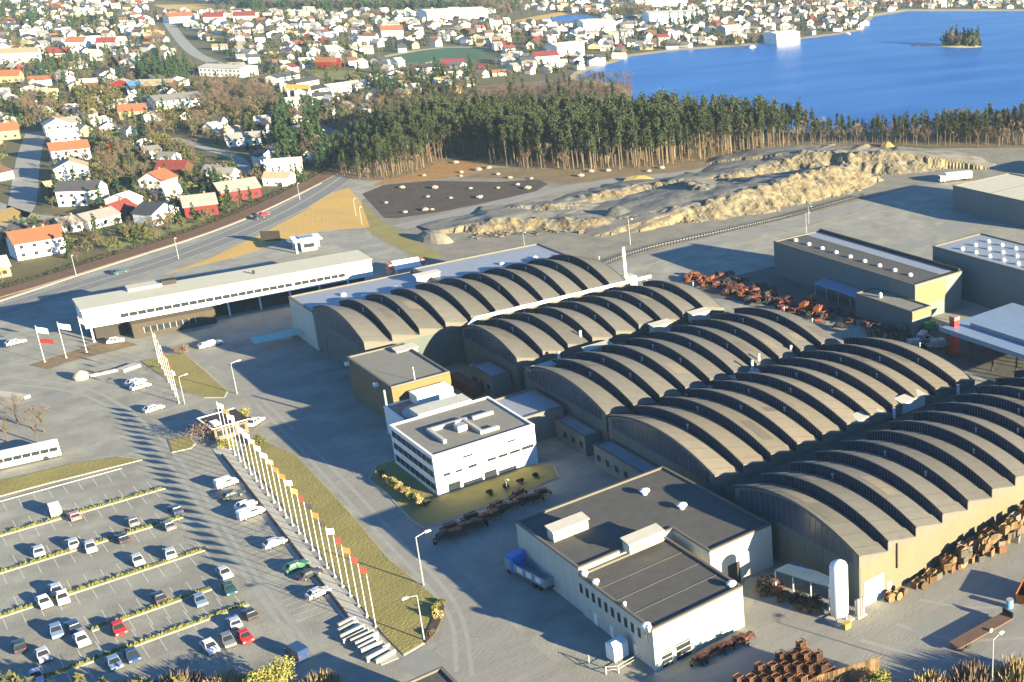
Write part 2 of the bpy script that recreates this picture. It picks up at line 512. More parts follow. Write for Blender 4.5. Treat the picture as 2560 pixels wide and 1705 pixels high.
def inside(p, poly):
    x, y = p
    c = False
    n = len(poly)
    j = n - 1
    for i in range(n):
        if ((poly[i][1] > y) != (poly[j][1] > y)) and (x < (poly[j][0] - poly[i][0]) * (y - poly[i][1]) / (poly[j][1] - poly[i][1]) + poly[i][0]):
            c = not c
        j = i
    return c


# ================================================================== SETTING
mb = MB()
mb.add([(-3000, -2000, 0), (6000, -2000, 0), (6000, 6000, 0), (-3000, 6000, 0)], [(0, 1, 2, 3)])
struct('ground', mb, M_TOWN)

mb = MB()
mb.box(-3100, 6100, -2100, 6100, -1.0, 118.0)
hz = bpy.data.materials.new('haze_air')
hz.use_nodes = True
hz.node_tree.nodes.remove(hz.node_tree.nodes['Principled BSDF'])
pv = hz.node_tree.nodes.new('ShaderNodeVolumePrincipled')
pv.inputs['Color'].default_value = (0.55, 0.80, 1.0, 1)
pv.inputs['Density'].default_value = HAZE
hz.node_tree.links.new(pv.outputs['Volume'], hz.node_tree.nodes['Material Output'].inputs['Volume'])
hzo = link('haze', mb.mesh('haze', hz))
hzo['kind'] = 'stuff'
hzo['label'] = 'thin pale winter haze over the whole valley'
hzo['category'] = 'haze'
# factory yard: everything this side of the railway and the wood
sheet('yard', [(-500, 1900), (-500, 900), (0, 752), (200, 690), (500, 590), (700, 505), (850, 432), (960, 440), (1100, 400), (1300, 420), (1600, 436),
               (1800, 400), (2000, 372), (2200, 372), (2700, 368), (3300, 500), (3300, 1900)], 0.012, M_ASPH)
sheet('quarry_gravel_field', [(930, 590), (905, 500), (985, 450), (1100, 420), (1300, 424), (1600, 438), (1800, 402), (2000, 374), (2200, 374), (2700, 370),
                       (2700, 430), (2300, 462), (2160, 500), (1800, 585), (1600, 640), (1450, 690), (1200, 700), (1060, 655)], 0.02, M_GRAV)
rail_P = smooth_line([G(-120, 772), G(0, 735), G(91, 709), G(297, 645), G(500, 580), (G(650, 520)), G(790, 452), G(850, 418)])
ribbon('railway_bed', rail_P, 7.5, 0.0, M_RAIL, 0.35)
kerb_P = smooth_line([G(-120, 790), G(0, 752), G(191, 689), G(500, 589), G(650, 530), G(800, 458)])
ribbon('pavement', kerb_P, 1.6, 0.0, M_KERB, 0.14)
road_P = smooth_line([G(-200, 835), G(0, 776), G(200, 716), G(420, 648), G(600, 580), G(720, 525), G(820, 466), G(870, 425), G(895, 380)])
ribbon('road', road_P, 13, 0.026, M_ROAD)
for off in (-5.6, 0.15, 5.6):
    A, _ = ribbon_pts(road_P, off)
    ribbon('road_line', A, 0.28, 0.032, M_PAINT)
sheet('golden_grass_field', [(405, 688), (520, 648), (640, 592), (745, 536), (830, 482), (872, 470), (900, 500), (925, 568), (800, 578), (700, 603), (640, 628), (560, 650)], 0.03, M_GOLD)
sheet('dry_grass_bank', [(925, 580), (960, 600), (1060, 652), (1110, 640), (1030, 600), (960, 556), (905, 505), (880, 520)], 0.028, M_LAWN)
sheet('dark_soil_patch', [(905, 485), (960, 462), (1080, 452), (1250, 455), (1345, 448), (1370, 460), (1340, 478), (1200, 510), (1090, 532), (990, 546), (960, 545)], 0.032, M_SOIL)
sheet('orange_soil_patch', [(925, 468), (1000, 428), (1100, 402), (1200, 402), (1230, 420), (1160, 440), (1050, 452), (970, 458)], 0.03, M_ORANGE)
sheet('brown_brush_strip', [(1230, 420), (1350, 415), (1650, 418), (1800, 395), (1850, 398), (1700, 430), (1560, 445), (1400, 462), (1330, 446), (1150, 446)], 0.034, M_BRUSH)
sheet('lakeside_brushland', [(1150, 256), (1200, 215), (1440, 195), (1560, 215), (1578, 245), (1570, 262), (1500, 268), (1300, 262)], 0.02, M_BRUSH)

sheet('storage_yard', [(1700, 735), (1800, 700), (1935, 665), (1990, 700), (2140, 750), (2290, 790), (2420, 850), (2560, 900), (2560, 990), (2350, 900), (2150, 800), (1900, 760)], 0.024, M_YARDSHADE)  # dark ground colour stands in for the long store's shade
# lawns with kerbs
LAWNS = {
    'flag_lawn': [(351, 903), (457, 881), (520, 932), (570, 980), (562, 995), (511, 995), (467, 984), (413, 947)],
    'strip_lawn': [(640, 1095), (735, 1135), (850, 1255), (980, 1405), (1095, 1500), (1100, 1530), (1070, 1605), (1010, 1640), (960, 1590), (765, 1340), (600, 1130)],
    'office_lawn': [(921, 1198), (973, 1243), (1029, 1303), (1059, 1321), (1111, 1307), (1250, 1255), (1400, 1195), (1385, 1165), (1340, 1160), (1100, 1235), (985, 1150), (940, 1165)],
    'car_park_lawn': [(-60, 1258), (120, 1210), (358, 1150), (300, 1142), (180, 1160), (0, 1203), (-60, 1216)],
    'gate_lawn': [(420, 1100), (470, 1090), (490, 1110), (478, 1122), (430, 1132)],
}
for nm, pts in LAWNS.items():
    P = [G(*p) for p in pts]
    mbk = MB()
    mbk.prism([(p.x, p.y) for p in P], 0.0, 0.12)
    struct(nm + '_kerb', mbk, M_KERB)
    c = sum(P, Vector()) / len(P)
    Q = [p + (c - p).normalized() * 0.3 for p in P]
    mbk = MB()
    mbk.prism([(p.x, p.y) for p in Q], 0.0, 0.17)
    struct(nm, mbk, M_LAWN)

sheet('planting_bed', [(73, 913), (285, 845), (345, 862), (160, 908), (122, 924)], 0.05, M_BRUSH)
# drive between the lawns, concrete walk beside the flags
sheet('service_drive', [(470, 880), (560, 930), (620, 1000), (650, 1060), (760, 1130), (900, 1290), (1020, 1420), (1120, 1510), (1090, 1620), (1040, 1705), (1250, 1760), (1500, 1760), (1300, 1580),
                        (1180, 1460), (1050, 1330), (960, 1240), (900, 1160), (820, 1090), (720, 990), (620, 900)], 0.018, M_WORN)
walk_P = [G(548, 1118), G(640, 1240), G(760, 1392), G(880, 1540), G(975, 1655)]
ribbon('flag_walk', walk_P, 2.6, 0.0, M_KERB, 0.10)
sheet('goods_yard', [(2150, 1570), (2240, 1480), (2560, 1290), (2800, 1250), (2800, 1800), (1800, 1800), (1650, 1720), (1860, 1590), (1900, 1450), (2050, 1560)], 0.02, M_WORN)

for k, (pl, w) in enumerate([([(640, 1010), (720, 1090), (830, 1210), (960, 1350), (1080, 1480), (1130, 1560), (1140, 1680)], 0.7), ([(655, 1000), (740, 1080), (860, 1200), (990, 1340), (1110, 1470), (1160, 1560), (1180, 1690)], 0.7),
                             ([(2240, 1560), (2400, 1600), (2620, 1590)], 0.8), ([(2150, 1600), (2350, 1650), (2600, 1660)], 0.8), ([(2300, 1500), (2450, 1520), (2620, 1500)], 0.6),
                             ([(20, 960), (200, 985), (330, 1060), (430, 1170), (520, 1300), (640, 1480), (760, 1640)], 0.8), ([(40, 945), (220, 972), (352, 1050), (455, 1160), (548, 1300), (668, 1480), (800, 1650)], 0.8)]):
    ribbon('tyre_track', smooth_line([G(*p) for p in pl]), w, 0.022 + 0.0005 * k, M_TRACKS)
for k, (px, py, w, h_, rz) in enumerate([(120, 1000, 9, 5, 0.2), (330, 1120, 6, 4, 0.1), (720, 960, 12, 6, -0.2), (800, 1080, 8, 10, 0.0), (700, 900, 7, 4, 0.4), (2330, 1560, 6, 4, 0.1), (2480, 1480, 7, 5, 0.3), (1060, 1660, 5, 8, 0.2), (1700, 700, 20, 8, 0.1), (2400, 560, 26, 12, 0.3), (2250, 620, 22, 9, 0.0), (900, 610, 12, 6, -0.1)]):
    p = G(px, py)
    mb = MB()
    R_ = Matrix.Rotation(rz, 3, 'Z')
    mb.add([R_ @ Vector((x * w / 2, y * h_ / 2, 0)) + Vector((p.x, p.y, 0.024 + 0.0004 * k)) for x, y in ((-1, -1), (0.2, -1.1), (1, -0.9), (1.1, 0.3), (0.9, 1), (-0.3, 1.05), (-1.1, 0.9))], [tuple(range(7))])
    struct('asphalt_patch', mb, M_PATCH)
# lake
LAKE = [(2800, 30), (2560, 28), (2270, 28), (2185, 42), (2166, 62), (2160, 75), (2100, 86), (1950, 105), (1850, 116), (1700, 126), (1575, 142), (1540, 156), (1490, 168),
        (1450, 186), (1438, 196), (1500, 204), (1555, 213), (1578, 236), (1568, 260), (1640, 300), (1850, 325), (2150, 326), (2400, 318), (2800, 300), (3600, 280), (3600, 40)]
sheet('lake_shore', [(2800, 24), (2560, 24), (2262, 23), (2175, 36), (2150, 60), (2140, 72), (2095, 82), (1950, 100), (1850, 111), (1700, 121), (1570, 136), (1520, 151), (1480, 162),
                     (1435, 181), (1415, 198), (1490, 210), (1550, 222), (1570, 240), (1555, 266), (1630, 308), (1850, 332), (2150, 332), (2400, 324), (2800, 306), (3700, 286), (3700, 30)], 0.06, M_SHORE)
lake = sheet('lake', LAKE, 0.12, M_WATER)
sheet('pond', [(1355, 48), (1400, 40), (1470, 37), (1500, 42), (1480, 50), (1420, 56), (1360, 56)], 0.1, M_WATER)
sheet('sports_pitch', [(960, 142), (1030, 128), (1110, 119), (1220, 122), (1230, 140), (1120, 160), (1050, 164), (985, 158)], 0.06, M_TURF)
sheet('sports_track', [(1098, 148), (1160, 146), (1165, 155), (1105, 163)], 0.09, M_TRACK)
sheet('running_track', [(1195, 160), (1225, 158), (1222, 170), (1195, 170)], 0.09, M_TRACK)
ribbon('pitch_path', [G(955, 143), G(1030, 128), G(1110, 118), G(1180, 118)], 8, 0.07, M_SHORE)
sheet('green_field', [(760, 176), (800, 172), (920, 180), (950, 195), (880, 202), (800, 198)], 0.05, M_GREEN)
sheet('far_field', [(380, 12), (560, 10), (640, 22), (560, 30), (430, 26)], 0.05, M_GOLD)
sheet('beach', [(1285, 52), (1330, 42), (1400, 30), (1420, 36), (1330, 52), (1290, 60)], 0.05, M_GOLD)
for k, (pl, w) in enumerate([([(92, 330), (75, 380), (66, 430), (60, 480), (48, 525), (0, 575), (-80, 620)], 9), ([(-40, 500), (40, 530), (120, 545), (230, 545), (330, 525), (430, 500)], 5),
                             ([(420, 55), (445, 90), (480, 128), (520, 150), (560, 165)], 9), ([(430, 345), (520, 372), (590, 395), (612, 420), (600, 440)], 5),
                             ([(760, 300), (800, 320), (860, 345), (900, 360)], 9), ([(470, 172), (560, 185), (660, 175), (760, 172)], 6)]):
    ribbon('town_road', smooth_line([G(*p) for p in pl]), w, 0.05, M_PALE if k != 4 else M_ROAD)
sheet('garden_lawn', [(240, 590), (300, 560), (400, 570), (420, 590), (330, 625), (270, 628)], 0.04, M_GREEN)
sheet('garden_lawn', [(410, 550), (500, 535), (520, 560), (430, 580)], 0.04, M_GREEN)
sheet('traffic_island_grass', [(-20, 530), (30, 518), (52, 530), (45, 552), (0, 566), (-20, 570)], 0.06, M_GOLD)

# ------------------------------------------------------------------ car park
PARK = [((0, 350), (820, 145)), ((0, 580), (1110, 268)), ((0, 830), (1235, 458)), ((0, 1120), (1400, 675)), ((600, 1200), (1450, 950)), ((100, 1425), (1770, 1178))]
mb_s = MB()
row_names = ['beside the lawn', 'nearest the lawn', 'second from the lawn', 'in the middle of the car park', 'fourth from the lawn', 'nearest the bushes']
for r, (a, b) in enumerate(PARK):
    A = G(a[0] / 2.68, 1120 + a[1] / 2.68)
    B = G(b[0] / 2.68, 1120 + b[1] / 2.68)
    v = (A.y + B.y) / 2
    u0, u1 = A.x, B.x
    if a[0] == 0:
        u0 -= 12
    u = u0
    while u < u1:
        for sgn in ((-1,) if r == 0 else (-1, 1)):
            mb_s.add([(u, v + sgn * 0.9, 0.02), (u + 0.1, v + sgn * 0.9, 0.02), (u + 0.1, v + sgn * 5.4, 0.02), (u, v + sgn * 5.4, 0.02)],
                     [(0, 1, 2, 3) if sgn > 0 else (3, 2, 1, 0)])
        u += 2.42
    if r == 0:
        ribbon('car_park_kerb', [Vector((u0, v, 0)), Vector((u1, v, 0))], 0.25, 0.0, M_KERB, 0.15)
        continue
    t = thing('verge', 'low strip of yellow-green planting between parking rows, ' + row_names[r], 'verge', (u0, v, 0))
    mk = MB()
    mk.box(0, u1 - u0, -0.75, 0.75, 0, 0.13)
    part('kerb', mk, M_KERB, t)
    mk = MB()
    mk.box(0.15, u1 - u0 - 0.15, -0.5, 0.5, 0.1, 0.2)
    part('grass', mk, M_VERGE, t)
    mk = MB()
    x = 0.4
    while x < u1 - u0 - 0.5:
        if random.random() < 0.75:
            for q in range(6):
                w = random.uniform(0.2, 0.4)
                c = Vector((x + random.uniform(-0.5, 0.5), random.uniform(-0.4, 0.4), 0.15))
                ht = random.uniform(0.15, 0.5)
                a0 = random.uniform(0, 6.28)
                mk.add([c + Vector((cos(a0) * w, sin(a0) * w, 0)), c + Vector((-cos(a0) * w, -sin(a0) * w, 0)), c + Vector((0.05, 0.1, ht)), c + Vector((-sin(a0) * w, cos(a0) * w, 0)), c + Vector((sin(a0) * w, -cos(a0) * w, 0))],
                       [(0, 3, 2), (3, 1, 2), (1, 4, 2), (4, 0, 2)])
        x += 0.7
    o = part('shrub', mk, M_HEDGE, t)
    o['kind'] = 'stuff'
# bays beside the flag walk, painted along u
u, v = 0, 0
A, B = G(560, 1160), G(850, 1530)
n = 36
for k in range(n):
    p = A.lerp(B, k / n)
    mb_s.add([(p.x - 6, p.y, 0.02), (p.x - 1.0, p.y, 0.02), (p.x - 1.0, p.y + 0.1, 0.02), (p.x - 6, p.y + 0.1, 0.02)], [(0, 1, 2, 3)])
struct('parking_lines', mb_s, M_PAINT)


# ================================================================== BUILDINGS
BAY = 6.62


def arch(t, rise):
    return rise * (1 - (2 * t - 1) ** 2)


def hall(u0, v0, v1, n, zt, zl, rise, label, wall=M_HWALL, shell=M_SHELL, side=M_HWALL, dark_shell=None):
    root = thing('factory_hall', label, 'factory hall', (u0, v0, 0), 0)
    D = v1 - v0
    NS = 22
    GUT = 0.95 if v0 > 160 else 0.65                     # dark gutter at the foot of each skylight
    rlow = rise - 0.25                                  # each shell flattens towards its low end
    # front gable
    for nm, uu, th in (('gable_wall', 0.0, 0.35), ('gable_wall', n * BAY - 0.35, 0.35)):
        mb = MB()
        ze = zt if uu == 0 else zl
        prof = [(D * i / NS, ze - 0.42 + arch(i / NS, rise if uu == 0 else rlow)) for i in range(NS + 1)]
        f = [(0.02, 0)] + [(min(max(y, 0.02), D - 0.02), z) for y, z in prof] + [(D - 0.02, 0)]
        k = len(f)
        mb.add([(uu, y, z) for y, z in f] + [(uu + th, y, z) for y, z in f],
               [tuple(range(k)), tuple(range(2 * k - 1, k - 1, -1))] + [(i, k + i, k + (i + 1) % k, (i + 1) % k) for i in range(k)])
        gw = part(nm, mb, wall, root)
        if uu == 0:
            mb = MB()                                   # glazed upper panels of the gable and their ribs
            for i in range(1, NS - 1):
                y0_, y1_ = D * (i + 0.08) / NS, D * (i + 0.92) / NS
                zz = zt - 0.75 + min(arch(i / NS, rise), arch((i + 1) / NS, rise))
                mb.box(-0.03, -0.002, y0_, y1_, max(zt - 2.4, 5.5), zz)
            o = part('gable_glazing', mb, M_GLAZE, gw)
            o['kind'] = 'stuff'
            mb = MB()
            for i in range(0, NS + 1, 3):
                y = min(max(D * i / NS, 0.25), D - 0.25)
                mb.box(-0.05, -0.005, y - 0.1, y + 0.1, 0, zt - 0.6 + arch(i / NS, rise) * 0.96)
            o = part('pilaster', mb, wall, gw)
            o['kind'] = 'stuff'
    # long walls
    for y, thk in ((0.0, 0.35), (D - 0.35, 0.35)):
        mb = MB()
        mb.box(0.36, n * BAY - 0.36, y, y + thk, 0, zl - 0.9)
        sw = part('side_wall', mb, side, root)
    # fascia, sawtooth top
    for y in (-0.04, D - 0.31):
        mb = MB()
        for i in range(n):
            x0, x1 = i * BAY, (i + 1) * BAY - 0.002
            mb.add([(x0, y, zl - 0.9), (x1, y, zl - 0.9), (x1, y, zl - 0.36), (x0, y, zt - 0.36), (x0, y + 0.35, zl - 0.9), (x1, y + 0.35, zl - 0.9), (x1, y + 0.35, zl - 0.36), (x0, y + 0.35, zt - 0.36)],
                   [(0, 1, 2, 3), (7, 6, 5, 4), (0, 3, 7, 4), (1, 5, 6, 2), (0, 4, 5, 1), (3, 2, 6, 7)])
        part('fascia', mb, M_FASC, root)
    # one roof shell, one skylight, shared by all the bays
    mb = MB()
    ov = 0.35
    cols = ((-0.18, 0.0), (BAY - GUT, zl - zt))
    V = []
    for (x, dz) in cols:
        for th in (0.0, -0.2):
            for i in range(NS + 1):
                t_ = i / NS
                V.append((x, -ov + (D + 2 * ov) * t_, zt + dz + th + arch(t_, rise if x < 1 else rlow)))
    q = NS + 1
    F_ = []
    for i in range(NS):
        F_ += [(i, 2 * q + i, 2 * q + i + 1, i + 1), (q + i + 1, 3 * q + i + 1, 3 * q + i, q + i), (i, i + 1, q + i + 1, q + i), (2 * q + i + 1, 2 * q + i, 3 * q + i, 3 * q + i + 1)]
    F_ += [(0, q, 3 * q, 2 * q), (q - 1, 3 * q - 1, 4 * q - 1, 2 * q - 1)]
    mb.add(V, F_)
    me_shell = mb.mesh('roof_shell', [shell])
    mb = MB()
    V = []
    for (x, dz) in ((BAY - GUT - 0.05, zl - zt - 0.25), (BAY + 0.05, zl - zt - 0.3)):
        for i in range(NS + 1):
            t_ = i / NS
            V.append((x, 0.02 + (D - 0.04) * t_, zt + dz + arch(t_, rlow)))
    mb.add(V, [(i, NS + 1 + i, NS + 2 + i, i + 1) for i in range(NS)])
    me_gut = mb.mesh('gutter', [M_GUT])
    mb = MB()                                           # laps of the roofing sheets
    for i in range(1, NS, 2):
        t_ = i / NS
        y = -ov + (D + 2 * ov) * t_
        za, zb_ = zt + arch(t_, rise) + 0.012, zl + arch(t_, rlow) + 0.012
        mb.add([(-0.0, y, za), (BAY - GUT, y, zb_), (BAY - GUT, y + 0.12, zb_), (0.0, y + 0.12, za), (0.0, y, za + 0.03), (BAY - GUT, y, zb_ + 0.03), (BAY - GUT, y + 0.12, zb_ + 0.03), (0.0, y + 0.12, za + 0.03)],
               [(4, 5, 6, 7), (0, 1, 5, 4), (2, 3, 7, 6)])
    me_lap = mb.mesh('sheet_lap', [M_LAP])
    mb = MB()
    for i in range(NS + 1):
        t_ = i / NS
        y = -ov + (D + 2 * ov) * t_
        z = zt + arch(t_, rise)
        if i:
            mb.add([(-0.23, py_, pz_ - 0.16), (-0.23, y, z - 0.16), (-0.02, y, z - 0.16), (-0.02, py_, pz_ - 0.16),
                    (-0.23, py_, pz_ + 0.03), (-0.23, y, z + 0.03), (-0.02, y, z + 0.03), (-0.02, py_, pz_ + 0.03)],
                   [(3, 2, 1, 0), (4, 5, 6, 7), (0, 1, 5, 4), (1, 2, 6, 5), (2, 3, 7, 6), (3, 0, 4, 7)])
        py_, pz_ = y, z
    me_edge = mb.mesh('roof_edge', [M_EDGE])
    mb = MB()
    mbb = MB()
    for i in range(NS):
        a0, a1 = i / NS, (i + 1) / NS
        y0_, y1_ = 0.05 + (D - 0.1) * a0, 0.05 + (D - 0.1) * a1
        zb0, zb1 = zl + arch(a0, rlow) - 0.3, zl + arch(a1, rlow) - 0.3
        zt0, zt1 = zt + arch(a0, rise) - 0.21, zt + arch(a1, rise) - 0.21
        mb.add([(0.0, y0_, zb0), (0.0, y1_, zb1), (0.0, y1_, zt1), (0.0, y0_, zt0), (0.1, y0_, zb0), (0.1, y1_, zb1), (0.1, y1_, zt1), (0.1, y0_, zt0)],
               [(0, 3, 2, 1), (4, 5, 6, 7), (0, 4, 7, 3), (1, 2, 6, 5), (3, 7, 6, 2), (0, 1, 5, 4)])
        for hh in (0, 0.5):
            y = y0_ + (y1_ - y0_) * hh
            zz0, zz1 = zb0 + (zb1 - zb0) * hh, zt0 + (zt1 - zt0) * hh
            mbb.box(-0.07, -0.003, y - 0.06, y + 0.06, zz0, zz1)
    me_sky = mb.mesh('skylight', [M_GLAZE])
    me_bar = mbb.mesh('glazing_bar', [M_BAR])
    for i in range(n):
        shl = link('roof_shell', me_shell, root, (i * BAY, 0, 0))
        link('roof_edge', me_edge, shl)
        if i < n - 1:
            link('gutter', me_gut, shl)
        lp_ = link('sheet_lap', me_lap, shl)
        lp_['kind'] = 'stuff'
        if i:
            s_ = link('skylight', me_sky, root, (i * BAY, 0, 0))
            b_ = link('glazing_bar', me_bar, s_)
            b_['kind'] = 'stuff'
    # repaired patches lying on the shells
    for q in range(n):
        i = random.randrange(n)
        ta = random.uniform(0.05, 0.75)
        tb = ta + random.uniform(0.06, 0.22)
        xa = random.uniform(0.3, 2.5)
        xb = min(BAY - GUT - 0.2, xa + random.uniform(1.5, 4.0))
        mb = MB()
        V = []
        for x in (xa, xb):
            fx = x / (BAY - GUT)
            for k in range(5):
                t_ = ta + (tb - ta) * k / 4
                V.append((i * BAY + x, -ov + (D + 2 * ov) * t_, zt + (zl - zt) * fx + arch(t_, rise + (rlow - rise) * fx) + 0.02))
        mb.add(V, [(k, 5 + k, 6 + k, k + 1) for k in range(4)])
        part('roof_patch', mb, random.choice((M_LAP2, M_LAP3)), root)
    # roof ventilators
    mb = MB()
    mb.tube((0, 0, 0), (0, 0, 0.8), 0.16, 0.16, 8)
    mb.lathe((0, 0, 0.8), [(0.28, 0), (0.28, 0.18), (0.1, 0.3)], 8)
    me_v = mb.mesh('roof_vent', [M_METAL])
    for i in range(n):
        for t_ in ((0.3, 0.62) if i % 2 else (0.46,)):
            if random.random() < 0.8:
                x = i * BAY + BAY - 0.5
                link('roof_vent', me_v, root, (x, D * t_, zl + 0.1 + arch(t_, rlow)))
    return root


h5 = hall(109.3, 124.0, 158.4, 13, 10.4, 8.65, 3.65, 'arched saw-tooth hall nearest the timber stacks, with a long yellow wall', M_HWALL, M_SHELL, M_YWALL)
h4 = hall(109.8, 165.2, 203.8, 11, 9.95, 8.35, 3.5, 'arched saw-tooth hall with the palest roof, next to the yellow-walled hall', M_HWALL, M_SHELLB)
h3 = hall(110.4, 205.4, 241.5, 10, 9.95, 8.35, 3.4, 'middle one of the five arched saw-tooth halls, behind the pale-roofed hall', M_HWALL, M_SHELL)
h2 = hall(112.0, 248.4, 278.2, 9, 10.2, 8.6, 3.1, 'arched saw-tooth hall just in front of the long white roof pipe', M_HWALL, M_SHELL)
h1 = hall(89.2, 280.0, 314.0, 11, 12.0, 10.4, 3.8, 'tall arched saw-tooth hall farthest back, beside the flat annex and chimney', M_HWALL, M_SHELL)
# white roller door, small door, downpipe on the yellow wall
a, b = RV(2161, 1500, 124.0), RV(2209, 1480, 124.0)
mb = MB()
mb.box(a.x - 109.3, b.x - 109.3, -0.12, -0.005, 0, 4.6)
part('roller_door', mb, M_WHITE, h5)
mb = MB()
mb.box(b.x - 109.3 + 0.8, b.x - 109.3 + 1.8, -0.1, -0.005, 0, 2.2)
part('door', mb, M_WHITE, h5)
mb = MB()
c = RV(2241, 1390, 124.0)
mb.box(c.x - 109.3 - 0.12, c.x - 109.3 + 0.12, -0.3, -0.045, 4.2, 9.0)
part('downpipe', mb, M_DARK, h5)
# narrow flat roofs over the valleys between halls
for (u0, u1, v0, v1, z, lb) in ((111, 187, 158.9, 164.7, 6.8, 'between the yellow-walled hall and the pale-roofed hall'), (112, 176, 204.3, 205.0, 6.8, 'between the pale-roofed hall and the middle hall'),
                                (113, 172, 242.0, 247.9, 6.9, 'between the middle hall and the hall before the pipe'), (113, 171, 278.8, 279.5, 7.2, 'under the long white pipe')):
    t = thing('valley_link', 'narrow flat-roofed strip ' + lb, 'link building', (u0, v0, 0))
    mb = MB()
    mb.box(0, u1 - u0, 0, v1 - v0, 0, z)
    part('wall', mb, M_HWALL, t)
    mb = MB()
    mb.box(-0.1, u1 - u0 + 0.1, 0.02, v1 - v0 - 0.02, z + 0.003, z + 0.22)
    part('roof', mb, M_FLAT, t)

# long white pipe with its supports
t = thing('roof_pipe', 'long white pipe running along the gutter between two halls', 'pipe', (116.5, 279.6, 0))
mb = MB()
mb.tube((0, 0, 11.0), (52, 0, 11.0), 0.5, 0.5, 10)
mb.tube((0, 0, 11.0), (-3, -1.5, 9.5), 0.5, 0.5, 10)
part('pipe', mb, M_WHITE, t)
for k in range(9):
    mb = MB()
    mb.box(k * 6.2 + 0.8, k * 6.2 + 1.0, -0.12, 0.12, 7.4, 10.5)
    part('support', mb, M_METAL, t)
# chimney
top = RV(1549, 630, 292)
t = thing('chimney', 'slim white chimney at the far end of the tallest arched hall', 'chimney', (167.5, 292, 0))
mb = MB()
mb.tube((0, 0, 0), (0, 0, 17.2), 0.55, 0.5, 12)
part('flue', mb, M_WHITE, t)
mb = MB()
mb.box(-1.6, 2.6, -2, 1.5, 0, 8.6)
part('base', mb, M_CREAM, t)
mb = MB()
mb.lathe((0, 0, 17.2), [(0.62, 0), (0.62, 0.3), (0.5, 0.35)], 12)
part('cap', mb, M_METAL, t)

# roof plant housings
mbh, mbr = MB(), MB()
mbh.box(-3, 3, -1.4, 1.4, 0, 2.4)
mbr.add([(-3.3, -1.7, 2.4), (3.3, -1.7, 2.4), (3.3, 1.7, 2.7), (-3.3, 1.7, 2.7), (-3.3, -1.7, 2.55), (3.3, -1.7, 2.55), (3.3, 1.7, 2.85), (-3.3, 1.7, 2.85)],
        [(3, 2, 1, 0), (4, 5, 6, 7), (0, 1, 5, 4), (1, 2, 6, 5), (2, 3, 7, 6), (3, 0, 4, 7)])
me_h, me_r = mbh.mesh('housing', [M_CREAM]), mbr.mesh('roof', [M_KERB])
for (px, py, z, sc, lb) in ((1355, 925, 8.4, (1.0, 0.8, 0.9), 'near the left end of the middle hall'), (1495, 873, 8.4, (1.1, 0.8, 0.9), 'beside the tall roof stub, second along the gutter'),
                            (1652, 818, 8.2, (0.9, 0.8, 1.0), 'third along the gutter behind the middle hall'), (1748, 788, 8.2, (0.9, 0.8, 1.0), 'at the far end of the gutter behind the middle hall'),
                            (2165, 1050, 7.4, (1.1, 0.9, 1.1), 'nearer of the two beside the pale-roofed hall'), (2275, 1010, 7.4, (1.15, 0.9, 1.2), 'farther of the two beside the pale-roofed hall'),
                            (1760, 970, 7.4, (1.6, 0.9, 0.6), 'long and low in front of the middle hall'), (1868, 940, 7.4, (1.3, 0.9, 0.8), 'short, in front of the middle hall near the twin flues'),
                            (1015, 880, 8.6, (0.8, 0.9, 1.0), 'bright white one above the brown block'), (1068, 690, 11.2, (1.1, 0.7, 0.9), 'on the flat annex behind the tallest hall')):
    p = G(px, py + 6, z)
    t = thing('plant_housing', 'pale roof plant housing, ' + lb, 'roof housing', (p.x, p.y, z - 0.8), 0, 'roof plant housings')
    t.scale = sc
    link('housing', me_h, t)
    link('roof', me_r, t)
# twin flues and odd stubs in the gutters
for (px, py, z, h, lb) in ((1882, 940, 7.5, 4.2, 'white flue, left of a close pair in front of the middle hall'), (1898, 925, 7.5, 4.4, 'white flue, right of a close pair in front of the middle hall'),
                           (1978, 892, 7.5, 3.2, 'short white flue alone at the far end of the middle hall'), (1453, 858, 8.0, 3.6, 'cream flue standing behind the middle hall near its left end'),
                           (2218, 1025, 7.5, 3.2, 'white flue between the two large housings'), (2235, 1040, 7.5, 2.2, 'short white stub beside the two large housings'),
                           (2395, 980, 7.5, 2.0, 'stub flue at the far corner of the pale-roofed hall'), (1398, 900, 8.0, 2.4, 'short flue beside the first housing behind the middle hall')):
    p = G(px, py, z)
    t = thing('flue', lb, 'flue', (p.x, p.y, z - 0.5))
    mb = MB()
    mb.tube((0, 0, 0), (0, 0, h), 0.34, 0.32, 10)
    part('pipe', mb, M_WHITE, t)
    mb = MB()
    mb.lathe((0, 0, h), [(0.45, 0), (0.45, 0.2), (0.2, 0.4)], 10)
    part('cap', mb, M_METAL, t)


